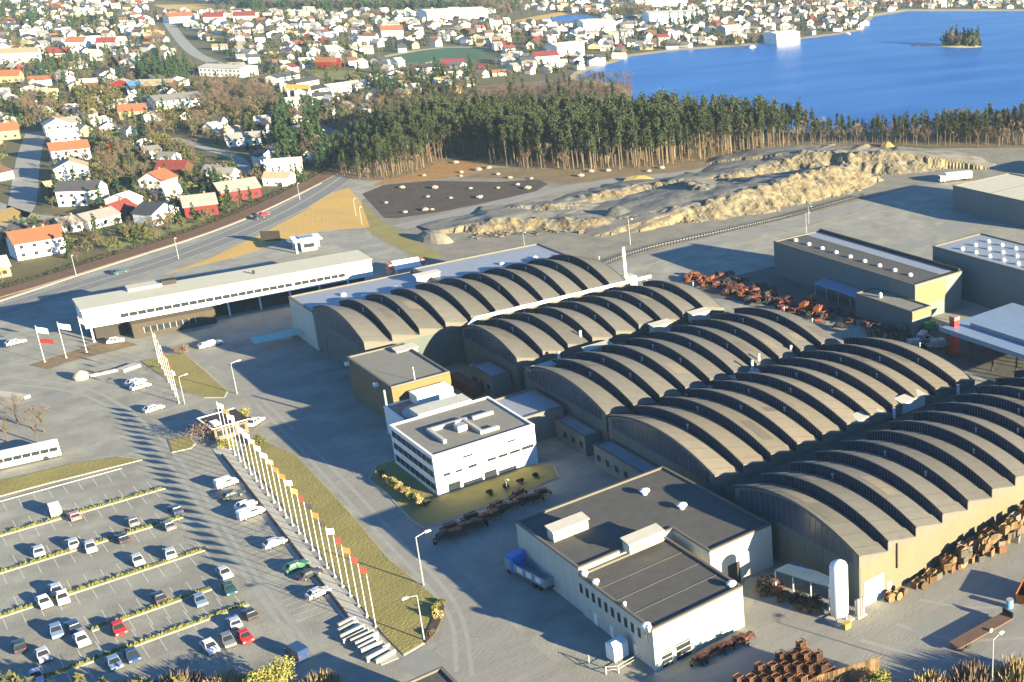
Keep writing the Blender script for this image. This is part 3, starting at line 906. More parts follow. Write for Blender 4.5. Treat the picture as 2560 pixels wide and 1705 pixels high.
def block(name, label, cat, poly, h, wallm, roofm, parapet=0.35, roof_name='roof'):
    """flat-roofed block: walls, parapet with coping, roof deck"""
    c = (poly[0][0], poly[0][1], 0)
    t = thing(name, label, cat, c)
    P = [(x - c[0], y - c[1]) for x, y in poly]
    mb = MB()
    n = len(P)
    a = sum(P[i][0] * P[(i + 1) % n][1] - P[(i + 1) % n][0] * P[i][1] for i in range(n))
    if a < 0:
        P = P[::-1]
    mb.prism(P, 0, h)
    part('wall', mb, wallm, t)
    mb = MB()
    cx = sum(p[0] for p in P) / n
    cy = sum(p[1] for p in P) / n
    # inset outline
    ins = []
    for i in range(n):
        p0, p1, p2 = Vector(P[i - 1]), Vector(P[i]), Vector(P[(i + 1) % n])
        d1, d2 = (p1 - p0).normalized(), (p2 - p1).normalized()
        n1, n2 = Vector((-d1.y, d1.x)), Vector((-d2.y, d2.x))
        m_ = (n1 + n2)
        m_ = m_ / max(m_.dot(n1), 0.2)
        ins.append(p1 + m_ * 0.4)
    mb.add([(p.x, p.y, h + 0.012) for p in ins], [tuple(range(n))])
    part(roof_name, mb, roofm, t)
    mb = MB()
    out = []
    for i in range(n):
        p0, p1, p2 = Vector(P[i - 1]), Vector(P[i]), Vector(P[(i + 1) % n])
        d1, d2 = (p1 - p0).normalized(), (p2 - p1).normalized()
        n1, n2 = Vector((-d1.y, d1.x)), Vector((-d2.y, d2.x))
        m_ = (n1 + n2)
        m_ = m_ / max(m_.dot(n1), 0.2)
        out.append(p1 - m_ * 0.06)
    for i in range(n):
        j = (i + 1) % n
        q = [out[i], out[j], ins[j], ins[i]]
        mb.add([(p.x, p.y, h + 0.003) for p in q] + [(p.x, p.y, h + parapet) for p in q], [(0, 1, 5, 4), (2, 3, 7, 6), (4, 5, 6, 7)])
    part('parapet', mb, M_EDGE if wallm is not M_WHITE else M_WHITE, t)
    return t, c


def add_boxes(parent, name, mats, boxes, smooth=False):
    for bx in boxes:
        mb = MB()
        mb.box(*bx)
        part(name, mb, mats, parent)


# flat annex behind hall 1
t, c = block('annex', 'long flat-roofed annex behind the tallest arched hall', 'annex', [(89, 314.6), (122, 314.6), (122, 332.5), (89, 332.5)], 10.6, M_CREAM, M_LEAD)
t, c = block('annex', 'farther flat-roofed annex with a pale eaves line, beyond the tent', 'annex', [(122.6, 314.6), (161.5, 314.6), (161.5, 333.0), (122.6, 333.0)], 11.3, M_CREAM, M_LEAD)
for (px, py, lb) in ((858, 735, 'low white roof light near the left edge of the annex roof'), (911, 738, 'low white roof light in front of the annex edge'), (986, 718, 'round white roof light, middle of the near annex'), (1255, 664, 'round white roof light on the far annex'), (1338, 648, 'last round white roof light on the far annex')):
    p = G(px, py, 11)
    mb = MB()
    mb.lathe((0, 0, 0), [(0.8, 0), (0.8, 0.35), (0.5, 0.65), (0.1, 0.75)], 12)
    o = part('roof_light', mb, M_WHITE, None, loc=(p.x, p.y, 10.62 if p.x < 122 else 11.32))
    tag(o, lb, 'roof light')

# brown block, office and the link between
t, c = block('brick_block', 'brown brick block with a flat grey roof between office and arched halls', 'brick building', [(83.9, 250.6), (96.9, 250.6), (96.9, 276.6), (83.9, 276.6)], 9.9, M_BRICK, M_FLATG)
add_boxes(t, 'cornice', M_YBRICK, [(-0.05, 13.05, -0.14, -0.062, 7.4, 9.7)])
for (px, py) in ((873, 908), (945, 960)):
    p = G(px, py, 9.0)
    mb = MB()
    mb.rbox((p.x - c[0] - 0.5, p.y - c[1], 8.6), (0.9, 0.9, 0.8))
    part('wall_lamp', mb, M_WHITE, t)
mb = MB()
mb.tube((5.5, 0.8, 9.9), (5.5, 0.8, 13.2), 0.1, 0.07, 6)
part('mast', mb, M_WHITE, t)
t, c = block('office', 'three-storey white office block with dark window bands', 'office building', [(76.6, 212.6), (97.8, 212.6), (97.8, 233.4), (76.6, 233.4)], 8.65, M_WHITE, M_FLATG)
fl = [(1.1, 2.5), (3.9, 5.3), (6.6, 8.0)]
for (z0, z1) in fl:
    for k in range(8):
        y0 = 0.7 + k * 2.45
        mb = MB()
        mb.box(-0.05, 0.02, y0, y0 + 2.2, z0, z1)
        part('window', mb, M_GLASS, t)
for (x0, x1, z0, z1) in [(1.6, 3.0, 3.9, 4.5), (4.0, 5.4, 3.9, 4.4), (6.6, 8.4, 3.9, 4.5), (10.6, 12.4, 4.0, 4.6), (12.9, 14.9, 4.0, 4.6), (15.4, 17.6, 4.0, 4.6), (18.0, 20.6, 4.0, 4.7), (5.8, 7.8, 6.5, 6.9),
                         (15.2, 16.9, 6.7, 7.1), (2.2, 4.6, 0.3, 2.0), (5.2, 9.2, 0.3, 1.2), (9.6, 12.2, 0.3, 1.9), (12.6, 16.4, 0.3, 1.2)]:
    mb = MB()
    mb.box(x0, x1, -0.05, 0.02, z0, z1)
    part('window', mb, M_GLASS, t)
for (x0, x1, y0, y1, h) in [(4.2, 4.9, 4.6, 12.5, 0.8), (4.9, 12.4, 11.8, 12.5, 0.8), (11.4, 12.1, 3.5, 11.8, 0.8), (13.5, 18.0, 11.5, 12.3, 0.7), (8.6, 10.6, 7.6, 9.6, 1.3), (12.1, 15.4, 3.4, 4.2, 0.7)]:
    mb = MB()
    mb.box(x0, x1, y0, y1, 8.66, 8.66 + h)
    part('roof_upstand', mb, M_KERB if h < 1 else M_METAL, t)
mb = MB()
mb.box(6, 17.5, 20.85, 25.6, 8.0, 9.35)
part('penthouse', mb, M_CREAM, t)
t, c = block('link_building', 'low pale link with a round-ended roof between office and brown block', 'link building', [(81.5, 234.0), (95.5, 234.0), (95.5, 250.0), (81.5, 250.0)], 6.2, M_WHITE, M_FLATG)
mb = MB()
mb.lathe((5.5, 7.5, 6.25), [(4.6, 0), (4.6, 0.5), (4.3, 0.55)], 24)
part('roof_drum', mb, M_KERB, t)
mb = MB()
mb.box(5.5, 13.5, 11, 15.4, 6.25, 8.6)
part('plant_room', mb, M_WHITE, t)
mb = MB()
mb.tube((0.4, 15.4, 0), (0.4, 15.4, 10.4), 0.28, 0.25, 8)
part('flue', mb, M_METAL, t)
# glazed stair shed right of the office
t, c = block('machine_shed', 'low shed with a grey ribbed wall right of the office', 'shed', [(98.4, 222), (109.2, 222), (109.2, 236), (98.4, 236)], 6.4, M_CLAD, M_LEAD)

for (bx0, bx1, by0, by1, hh, lb) in ((105.6, 109.4, 168, 203, 4.6, 'against the gable of the pale-roofed hall'), (106.4, 110.0, 208, 221, 4.4, 'against the gable of the middle hall'), (106.8, 111.6, 252, 263, 5.2, 'against the gable of the hall before the pipe')):
    t, c = block('gable_annex', 'low grey-green annex ' + lb, 'annex', [(bx0, by0), (bx1, by0), (bx1, by1), (bx0, by1)], hh, M_CLAD, M_LEAD)
    for k in range(int((by1 - by0) / 3.5)):
        mb = MB()
        mb.box(-0.05, 0.02, 1 + k * 3.5, 2.4 + k * 3.5, 1.6, 3.0)
        part('window', mb, M_GLASS, t)
p = G(1165, 975)
t = thing('red_container', 'dark red container between the brown block and the arched halls', 'container', (p.x, p.y, 0), RAD(90))
mb = MB()
mb.box(-6, 6, -1.2, 1.2, 0.15, 2.75)
part('body', mb, M_DKRED, t)
for k in range(16):
    mb = MB()
    mb.box(-5.8 + k * 0.75, -5.5 + k * 0.75, 1.203, 1.26, 0.3, 2.6)
    part('rib', mb, M_DKRED, t)
mb = MB()
mb.box(-6, 6, -1.1, 1.1, 0, 0.147)
part('skid', mb, M_DARK, t)

# low building in front, L plan, two roof levels
t, c = block('workshop', 'cream two-storey workshop with a dark flat roof and a row of windows, nearest the camera', 'workshop', [(76.1, 133.8), (92.8, 133.8), (92.8, 155.6), (76.1, 155.6)], 7.3, M_CREAM, M_FLAT)
for k in range(11):
    y = 1.6 + k * 1.95
    mb = MB()
    mb.box(-0.05, 0.02, y, y + 0.85, 4.2, 5.9)
    part('window', mb, M_GLASS, t)
for y in (5.0, 12.0, 17.0):
    mb = MB()
    mb.box(-0.06, 0.02, y, y + 1.1, 0, 2.2)
    part('door', mb, M_WHITE, t)
for (x0, x1, z) in ((1.2, 3.0, 2.4), (3.8, 6.4, 2.9)):
    mb = MB()
    mb.box(x0, x1, -0.06, 0.02, 0, z)
    d_ = part('gate', mb, M_GLASS, t)
    for q in range(3):
        mb = MB()
        zz = z * (q + 0.7) / 3
        mb.box(x0 - 0.05, x1 + 0.05, -0.12, -0.063, zz, zz + 0.12)
        part('gate_rail', mb, M_CREAM, d_)
for (x, y, r) in ((-0.3, 1.2, 0.7), (-0.3, 0.4, 0.4), (15.6, 1.4, 0.8), (0.6, 17.5, 0.6), (0.6, 21.0, 0.6), (0.5, 8.6, 0.3)):
    mb = MB()
    mb.lathe((x, y, 7.2), [(r * 0.6, 0), (r * 0.6, 0.5), (r, 0.6), (r, 0.9), (r * 0.4, 1.1)], 10)
    part('roof_cowl', mb, M_WHITE, t)
for k in range(3):
    mb = MB()
    mb.box(0.5, 16.2, 6.0 + k * 5, 6.12 + k * 5, 7.313, 7.36)
    part('roof_seam', mb, M_EDGE, t)
t, c = block('workshop_wing', 'higher rear wing of the cream workshop, with two long roof lights', 'workshop', [(76.3, 156.0), (94.4, 156.0), (94.4, 145.0), (107.4, 145.0), (106.4, 177.6), (76.3, 177.6)], 8.3, M_CREAM, M_FLAT)
for (px, py, w) in ((1420, 1322, 6.5), (1608, 1352, 6.5)):
    p = G(px, py, 9.2)
    x, y = p.x - c[0], p.y - c[1]
    mb = MB()
    mb.box(x - w / 2, x + w / 2, y - 1.1, y + 1.1, 8.32, 10.2)
    rl = part('roof_light', mb, M_CREAM, t)
    mb = MB()
    mb.add([(x - w / 2 - 0.25, y - 1.35, 10.21), (x + w / 2 + 0.25, y - 1.35, 10.21), (x + w / 2 + 0.25, y + 1.35, 10.5), (x - w / 2 - 0.25, y + 1.35, 10.5),
            (x - w / 2 - 0.25, y - 1.35, 10.4), (x + w / 2 + 0.25, y - 1.35, 10.4), (x + w / 2 + 0.25, y + 1.35, 10.7), (x - w / 2 - 0.25, y + 1.35, 10.7)],
           [(3, 2, 1, 0), (4, 5, 6, 7), (0, 1, 5, 4), (1, 2, 6, 5), (2, 3, 7, 6), (3, 0, 4, 7)])
    part('lid', mb, M_KERB, rl)
    for k in range(6):
        mb = MB()
        xx = x - w / 2 + 0.5 + k * (w - 1) / 5
        mb.box(xx, xx + 0.1, y - 1.18, y - 1.102, 8.4, 10.2)
        part('rib', mb, M_EDGE, rl)
for (px, py) in ((1612, 1232), (1705, 1268)):
    p = G(px, py, 8.6)
    mb = MB()
    mb.lathe((p.x - c[0], p.y - c[1], 8.32), [(0.5, 0), (0.5, 0.5), (0.95, 0.6), (0.95, 0.9), (0.4, 1.1)], 10)
    part('roof_cowl', mb, M_WHITE, t)
mb = MB()
mb.box(21.5, 24.0, -11.06, -10.98, 0, 4.2)
part('doorway', mb, M_DARK, t)

# white showroom office (long, slightly turned)
WR = RAD(-3.0)
t = thing('showroom', 'long white two-storey showroom with a ribbon window and pale flat roof', 'showroom', (48.0, 362.4, 0), WR)
LW, DW = 72.3, 12.6
mb = MB()
mb.box(0, LW, 0, DW, 4.2, 9.3)
part('upper_storey', mb, M_WHITE, t)
mb = MB()
mb.box(-0.3, LW + 0.3, -0.3, DW + 0.3, 9.303, 9.6)
rf = part('roof', mb, M_CROOF, t)
for (x0, x1) in ((8.0, 30), (30.1, 50.5), (50.6, LW - 6)):
    k = x0
    while k < x1 - 1.8:
        mb = MB()
        mb.box(k, k + 1.85, -0.05, 0.02, 5.5, 6.6)
        part('window', mb, M_GLASS, t)
        k += 2.0
mb = MB()
mb.box(2, LW - 2, 2.5, DW - 1, 0, 4.197)
part('ground_storey', mb, M_DARK, t)
mb = MB()
mb.box(9.5, 29, -3.5, 2.4, 0, 4.1)
gs = part('entrance_hall', mb, mat('dark_brown_brick', (0.075, 0.06, 0.042), 0.9, (0.055, 0.045, 0.032), 0.6), t)
for k in range(8):
    mb = MB()
    mb.box(12.2 + k * 1.5, 13.4 + k * 1.5, -3.56, -3.48, 1.3, 2.7)
    part('window', mb, M_GLASS, gs)
for k in range(9):
    mb = MB()
    mb.box(12.0 + k * 1.5, 12.1 + k * 1.5, -3.62, -3.563, 1.2, 2.8)
    part('mullion', mb, M_CREAM, gs)
for (x, y) in ((1.0, 0.8), (33, 0.8), (41, 0.8), (49, 0.8), (57, 0.8), (65, 0.8)):
    mb = MB()
    mb.box(x, x + 0.4, y, y + 0.4, 0, 4.197)
    part('column', mb, M_WHITE, t)
mb = MB()
mb.box(12, 20, 9.8, 14.6, 9.602, 10.3)
part('lift_head', mb, M_CROOF, t)
mb = MB()
mb.box(20.0, 23.5, 10.2, 12.8, 9.602, 10.8)
part('plant_box', mb, M_DARK, t)
mb = MB()
mb.tube((42, 6, 9.6), (42, 6, 10.6), 0.35, 0.35, 8)
part('roof_vent', mb, M_DARK, t)
mb = MB()
mb.box(-8, 12, DW + 10, DW + 12, 0, 0.0001)

# canopy hut with a pale flat roof
p = G(770, 627)
t = thing('canopy_hut', 'small white hut under a pale blue-topped canopy beside the golden grass', 'hut', (p.x, p.y, 0), RAD(-8))
mb = MB()
mb.box(-4.2, 4.6, -2.4, 5.2, 4.0, 4.5)
rf = part('canopy', mb, M_WHITE, t)
mb = MB()
mb.box(-2.0, 2.4, -0.6, 3.8, 4.503, 4.75)
part('roof_panel', mb, M_CANOPY, rf)
mb = MB()
mb.box(-1.8, 3.0, -0.2, 3.4, 0, 3.997)
hb = part('booth', mb, M_CREAM, t)
mb = MB()
mb.box(-1.0, 2.2, -0.26, -0.203, 1.2, 2.6)
part('window', mb, M_GLASS, hb)
for x, y in ((-3.7, -1.8), (-3.7, 4.4), (4.0, 4.4)):
    mb = MB()
    mb.box(x, x + 0.5, y, y + 0.5, 0, 3.997)
    part('column', mb, M_WHITE, t)
# dark board in the golden grass
p = G(679, 607)
t = thing('billboard', 'dark blank board standing in the golden grass by the road', 'billboard', (p.x, p.y, 0), RAD(-40))
mb = MB()
mb.box(-3.2, 3.2, -0.15, 0.15, 0.7, 4.3)
part('board', mb, M_DARK, t)
for x in (-2.4, 2.2):
    mb = MB()
    mb.box(x, x + 0.2, 0.155, 0.4, 0, 4.0)
    part('post', mb, M_METAL, t)
# tent
p = G(1018, 688)
t = thing('party_tent', 'white and pink open-sided tent behind the showroom', 'tent', (p.x, p.y, 0), RAD(-5))
mb = MB()
mb.add([(-4, -3, 3.2), (4, -3, 3.2), (4, 3, 3.2), (-4, 3, 3.2), (-4, 0, 5.4), (4, 0, 5.4)], [(0, 1, 5, 4), (2, 3, 4, 5), (0, 4, 3), (1, 2, 5), (3, 2, 1, 0)])
part('roof', mb, M_WHITE, t)
for x0 in (-5.6, 4.1):
    mb = MB()
    mb.add([(x0, -2.4, 1.6), (x0 + 1.5, -2.4, 1.6), (x0 + 1.5, 2.4, 1.6), (x0, 2.4, 1.6), (x0 + 0.2, -1.6, 4.8), (x0 + 1.3, -1.6, 4.8), (x0 + 1.3, 1.6, 4.8), (x0 + 0.2, 1.6, 4.8)],
           [(3, 2, 1, 0), (4, 5, 6, 7), (0, 1, 5, 4), (1, 2, 6, 5), (2, 3, 7, 6), (3, 0, 4, 7)])
    part('side_canopy', mb, FLAGM['pink'], t)
for x, y in ((-3.8, -2.8), (3.6, -2.8), (-3.8, 2.6), (3.6, 2.6), (-5.4, -2.2), (5.3, -2.2)):
    mb = MB()
    mb.box(x, x + 0.3, y, y + 0.3, 0, 3.2)
    part('leg', mb, M_WHITE, t)
# gatehouse by the flags
p = G(541, 1105)
t = thing('gatehouse', 'small yellow gatehouse with a dark flat roof at the head of the flag row', 'gatehouse', (p.x, p.y, 0), RAD(4))
mb = MB()
mb.box(0, 6.6, 0, 8.0, 0, 2.9)
hb = part('wall', mb, M_YWALL, t)
mb = MB()
mb.box(-0.5, 7.1, -0.5, 8.5, 2.903, 3.2)
rf = part('roof', mb, M_DARK, t)
for bx in ((-0.5, 7.1, -0.5, -0.2, 3.203, 3.35), (-0.5, -0.2, -0.2, 8.5, 3.203, 3.35), (-0.2, 7.1, 8.2, 8.5, 3.203, 3.35), (0.5, 2.0, 1.0, 4.0, 3.203, 3.6)):
    mb = MB()
    mb.box(*bx)
    part('roof_edge', mb, M_WHITE, rf)
for k in range(3):
    mb = MB()
    mb.box(0.6 + k * 2, 2.0 + k * 2, -0.05, 0.02, 1.1, 2.3)
    part('window', mb, M_GLASS, hb)
# pale greenhouse-like shelter in the shade by the annex
p = G(640, 880)
t = thing('bike_shelter', 'pale green translucent shelter in the shade before the annex', 'shelter', (p.x, p.y, 0), RAD(-2))
for k in range(6):
    mb = MB()
    mb.add([(k * 1.9, 0, 2.2), (k * 1.9 + 1.85, 0, 2.2), (k * 1.9 + 1.85, 3.6, 2.9), (k * 1.9, 3.6, 2.9), (k * 1.9, 0, 2.3), (k * 1.9 + 1.85, 0, 2.3), (k * 1.9 + 1.85, 3.6, 3.0), (k * 1.9, 3.6, 3.0)],
           [(3, 2, 1, 0), (4, 5, 6, 7), (0, 1, 5, 4), (1, 2, 6, 5), (2, 3, 7, 6), (3, 0, 4, 7)])
    part('roof_panel', mb, mat('pale_green_panel', (0.45, 0.62, 0.50), 0.5, (0.38, 0.55, 0.44), 0.8), t)
for k in range(4):
    mb = MB()
    mb.box(k * 3.7, k * 3.7 + 0.15, 3.2, 3.35, 0, 2.7)
    part('post', mb, M_METAL, t)

# right-hand sheds
t, c = block('store_shed', 'long grey-green store with a row of white roof lights, left of two big sheds', 'store shed', [(216.5, 219.5), (236, 219.5), (236, 284), (216.5, 284)], 11, M_CLAD, M_FLAT)
add_boxes(t, 'end_wall', M_CLADY, [(-0.02, 12.5, -0.12, -0.062, 4.5, 10.6)])  # yellow panel cut to the sunlit part of this end, shaded rest left out
for k in range(9):
    mb = MB()
    mb.lathe((6.0, 8 + k * 6.6, 11.0), [(0.75, 0), (0.75, 0.4), (0.5, 0.75), (0.1, 0.85)], 10)
    part('roof_light', mb, M_WHITE, t)
mb = MB()
mb.box(13.0, 19.0, 3, 64, 11.02, 11.06)
part('gutter_strip', mb, M_LEAD, t)
mb = MB()
mb.box(18.6, 19.4, 0.5, 64, 11.02, 12.0)
part('rear_parapet', mb, M_DARK, t)
t, c = block('store_annex', 'low grey-green annex against the long store, with a yellow end', 'annex', [(208.5, 212.5), (216, 212.5), (216, 236), (208.5, 236)], 6.6, M_CLAD, M_FLATG)
add_boxes(t, 'end_wall', M_CLADY, [(0.05, 7.5, -0.12, -0.062, 4.4, 6.4)])
mb = MB()
mb.lathe((3, 16, 6.6), [(0.5, 0), (0.5, 1.2), (0.2, 1.5)], 8)
part('roof_cowl', mb, M_WHITE, t)
t = thing('lean_to', 'blue-grey lean-to roof along the foot of the long store', 'lean-to', (212, 237, 0))
mb = MB()
mb.add([(0, 0, 3.6), (4.2, 0, 4.6), (4.2, 22, 4.6), (0, 22, 3.6), (0, 0, 3.75), (4.2, 0, 4.75), (4.2, 22, 4.75), (0, 22, 3.75)],
       [(3, 2, 1, 0), (4, 5, 6, 7), (0, 1, 5, 4), (1, 2, 6, 5), (2, 3, 7, 6), (3, 0, 4, 7)])
part('roof', mb, M_CANOPY, t)
for k in range(5):
    mb = MB()
    mb.box(0.1, 0.3, k * 5.4, k * 5.4 + 0.2, 0, 3.6)
    part('post', mb, M_METAL, t)
t, c = block('tall_shed', 'tall grey shed with white roof lights, right-hand of the two big sheds', 'store shed', [(241.5, 181), (263.5, 181), (263.5, 237), (241.5, 237)], 14.0, M_CLAD, M_LEAD)
for k in range(9):
    for x in (4.5, 10.5, 16.5):
        mb = MB()
        mb.lathe((x, 3 + k * 5.6, 14.0), [(0.75, 0), (0.75, 0.4), (0.5, 0.75), (0.1, 0.85)], 10)
        part('roof_light', mb, M_WHITE, t)
t, c = block('warehouse', 'big pale-roofed warehouse beyond the gravel lot', 'warehouse', [(321, 255), (355, 255), (355, 304), (321, 304)], 9.6, M_CLAD, M_CROOF)
for y in (14, 30):
    mb = MB()
    mb.box(0.5, 33.5, y, y + 0.25, 9.613, 9.75)
    part('roof_seam', mb, M_EDGE, t)
t, c = block('far_depot', 'small white depot at the edge of the wood', 'depot', [(400, 306), (425, 306), (425, 318), (400, 318)], 7, M_WHITE, M_CROOF)
# open canopy at right
t = thing('loading_canopy', 'blue-grey flat loading canopy on posts at the right-hand yard', 'canopy', (203, 166, 0))
mb = MB()
mb.box(0.6, 30, -12, 31, 7.0, 7.5)
rf = part('roof', mb, M_CANOPY, t)
mb = MB()
mb.box(0.3, 0.595, -12, 31, 6.6, 7.9)
part('fascia', mb, M_CANOPY, rf)
mb = MB()
mb.box(7, 7.6, -12, 26, 7.503, 8.6)
part('roof_upstand', mb, M_LEAD, rf)
for k in range(6):
    for x in (1.5, 15, 28):
        mb = MB()
        mb.box(x, x + 0.35, -11 + k * 8, -10.65 + k * 8, 0, 6.997)
        part('post', mb, M_DARK, t)
p = G(2385, 880)
t = thing('red_column', 'dark red steel column with a pale top beside the loading canopy', 'steel column', (p.x, p.y, 0))
mb = MB()
mb.box(-0.9, 0.9, -0.9, 0.9, 0.5, 9.2)
part('shaft', mb, M_RED, t)
mb = MB()
mb.box(-1.8, 1.2, -1.6, 1.6, 0, 0.5)
mb.rbox((-1.6, -1.2, 0.5), (1.8, 1.6, 1.4))
part('foot', mb, M_RED, t)
mb = MB()
mb.box(-1.0, 1.0, -1.0, 1.0, 9.203, 10.2)
part('cap', mb, FLAGM['pink'], t)

# silo tank, its small neighbour, and the lean-to beside it
t = thing('silo_tank', 'tall white gas tank at the corner of the yellow-walled hall', 'tank', (105.0, 124.2, 0))
mb = MB()
mb.lathe((0, 0, 1.0), [(1.3, 0), (1.5, 0.3), (1.5, 9.0), (1.3, 9.5), (0.7, 9.95), (0.1, 10.1)], 24)
part('shell', mb, M_WHITE, t, smooth=True)
for k in range(4):
    mb = MB()
    a_ = k * pi / 2 + 0.4
    mb.tube((1.2 * cos(a_), 1.2 * sin(a_), 0), (1.2 * cos(a_), 1.2 * sin(a_), 1.2), 0.15, 0.15, 6)
    part('leg', mb, M_METAL, t)
mb = MB()
mb.box(-1.8, 1.8, -1.8, 1.8, 0, 0.2)
part('plinth', mb, M_KERB, t)
t = thing('vaporiser', 'cluster of grey finned pipes at the foot of the tall white tank', 'vaporiser', (107.4, 122.2, 0))
for k in range(3):
    for j in range(2):
        mb = MB()
        mb.tube((k * 0.55, j * 0.6, 0.2), (k * 0.55, j * 0.6, 3.6 - 0.5 * j), 0.2, 0.2, 8)
        part('pipe', mb, M_METAL, t)
mb = MB()
mb.box(-0.4, 1.6, -0.4, 1.0, 0, 0.2)
part('base', mb, M_KERB, t)
p = G(2117, 1572)
t = thing('yellow_bollard_box', 'bright yellow valve box in front of the tall white tank', 'valve box', (p.x, p.y, 0))
mb = MB()
mb.box(-0.6, 0.6, -0.4, 0.4, 0.15, 1.1)
part('box', mb, FLAGM['yellow'], t)
mb = MB()
mb.box(-0.7, 0.7, -0.5, 0.5, 1.103, 1.2)
part('lid', mb, FLAGM['yellow'], t)
for x in (-0.5, 0.4):
    mb = MB()
    mb.box(x, x + 0.1, -0.3, 0.3, 0, 0.147)
    part('foot', mb, M_METAL, t)
c4 = [G(1936, 1428, 4.2), G(1985, 1405, 4.8), G(2082, 1448, 4.8), G(2070, 1472, 4.2)]
t = thing('side_canopy', 'pale blue sheet canopy against the gable of the yellow-walled hall', 'canopy', (c4[0].x, c4[0].y, 0))
mb = MB()
mb.add([p - Vector((c4[0].x, c4[0].y, 0)) for p in c4] + [p - Vector((c4[0].x, c4[0].y, -0.25)) for p in c4], [(3, 2, 1, 0), (4, 5, 6, 7), (0, 1, 5, 4), (1, 2, 6, 5), (2, 3, 7, 6), (3, 0, 4, 7)])
part('roof', mb, mat('shade_toned_blue_sheet', (0.10, 0.16, 0.21), 0.5, (0.08, 0.13, 0.175), 0.4), t)  # sheet colour darkened to paint in the shade on this canopy
for k in range(4):
    q = c4[0].lerp(c4[3], k / 3.0) - Vector((c4[0].x, c4[0].y, 0))
    mb = MB()
    mb.box(q.x + 0.1, q.x + 0.25, q.y - 0.08, q.y + 0.08, 0, 4.19)
    part('post', mb, M_WHITE, t)

# ================================================================== QUARRY MOUND
FOOT = [(1180, 556), (1196, 590), (1262, 588), (1400, 580), (1560, 572), (1700, 556), (1830, 538), (1960, 510), (2080, 482), (2140, 462), (2190, 440), (2300, 420), (2290, 378), (2180, 372), (2020, 376), (1960, 386),
        (1880, 408), (1740, 425), (1600, 452), (1500, 470), (1420, 492), (1300, 508), (1220, 530)]
FW = [(G(*p).x, G(*p).y) for p in FOOT]


def dist_poly(p, poly):
    best = 1e9
    n_ = len(poly)
    for i in range(n_):
        ax, ay = poly[i]
        bx, by = poly[(i + 1) % n_]
        dx, dy = bx - ax, by - ay
        tt = max(0, min(1, ((p[0] - ax) * dx + (p[1] - ay) * dy) / (dx * dx + dy * dy + 1e-9)))
        d_ = math.hypot(p[0] - ax - tt * dx, p[1] - ay - tt * dy)
        best = min(best, d_)
    return best


# crests of the rock banks: photo pixel of the crest, height, spread in front, spread behind
RIDGES = [[((1545, 548), 2.0, 5, 20), ((1640, 528), 3.4, 7, 32), ((1760, 505), 5.0, 10, 42), ((1880, 470), 6.8, 13, 48), ((1990, 437), 8.2, 15, 40), ((2085, 412), 8.8, 15, 26), ((2125, 425), 6.0, 10, 14)],
          [((1950, 402), 4.2, 10, 40), ((2010, 378), 6.8, 14, 45), ((2120, 376), 7.6, 16, 45), ((2230, 380), 7.2, 14, 45), ((2290, 392), 4.8, 12, 36)],
          [((1190, 560), 2.4, 4, 26), ((1240, 548), 3.4, 6, 32), ((1330, 548), 2.6, 6, 30), ((1420, 548), 3.0, 6, 28), ((1500, 548), 2.6, 6, 20)],
          [((1440, 492), 1.6, 6, 12), ((1520, 478), 2.6, 8, 18), ((1620, 456), 3.0, 9, 22), ((1700, 450), 4.6, 6, 26), ((1750, 458), 6.2, 10, 22), ((1768, 480), 4.6, 7, 14)],
          [((1790, 442), 2.6, 8, 22), ((1880, 420), 3.8, 8, 26), ((1960, 398), 3.8, 6, 24)],
          [((1300, 515), 1.8, 6, 14), ((1380, 512), 2.4, 6, 16), ((1440, 510), 1.8, 5, 12)]]
SEGS = []
for R_ in RIDGES:
    for (p, h, wf, wb), (p2, h2, wf2, wb2) in zip(R_[:-1], R_[1:]):
        SEGS.append((G(p[0], p[1], h), h, wf, wb, G(p2[0], p2[1], h2), h2, wf2, wb2))
xs = [p[0] for p in FW]
ys = [p[1] for p in FW]
x0, x1, y0, y1 = min(xs) - 10, max(xs) + 20, min(ys) - 14, max(ys) + 32
st = 1.1
nx, ny = int((x1 - x0) / st) + 1, int((y1 - y0) / st) + 1
Hm = np.zeros((nx, ny))
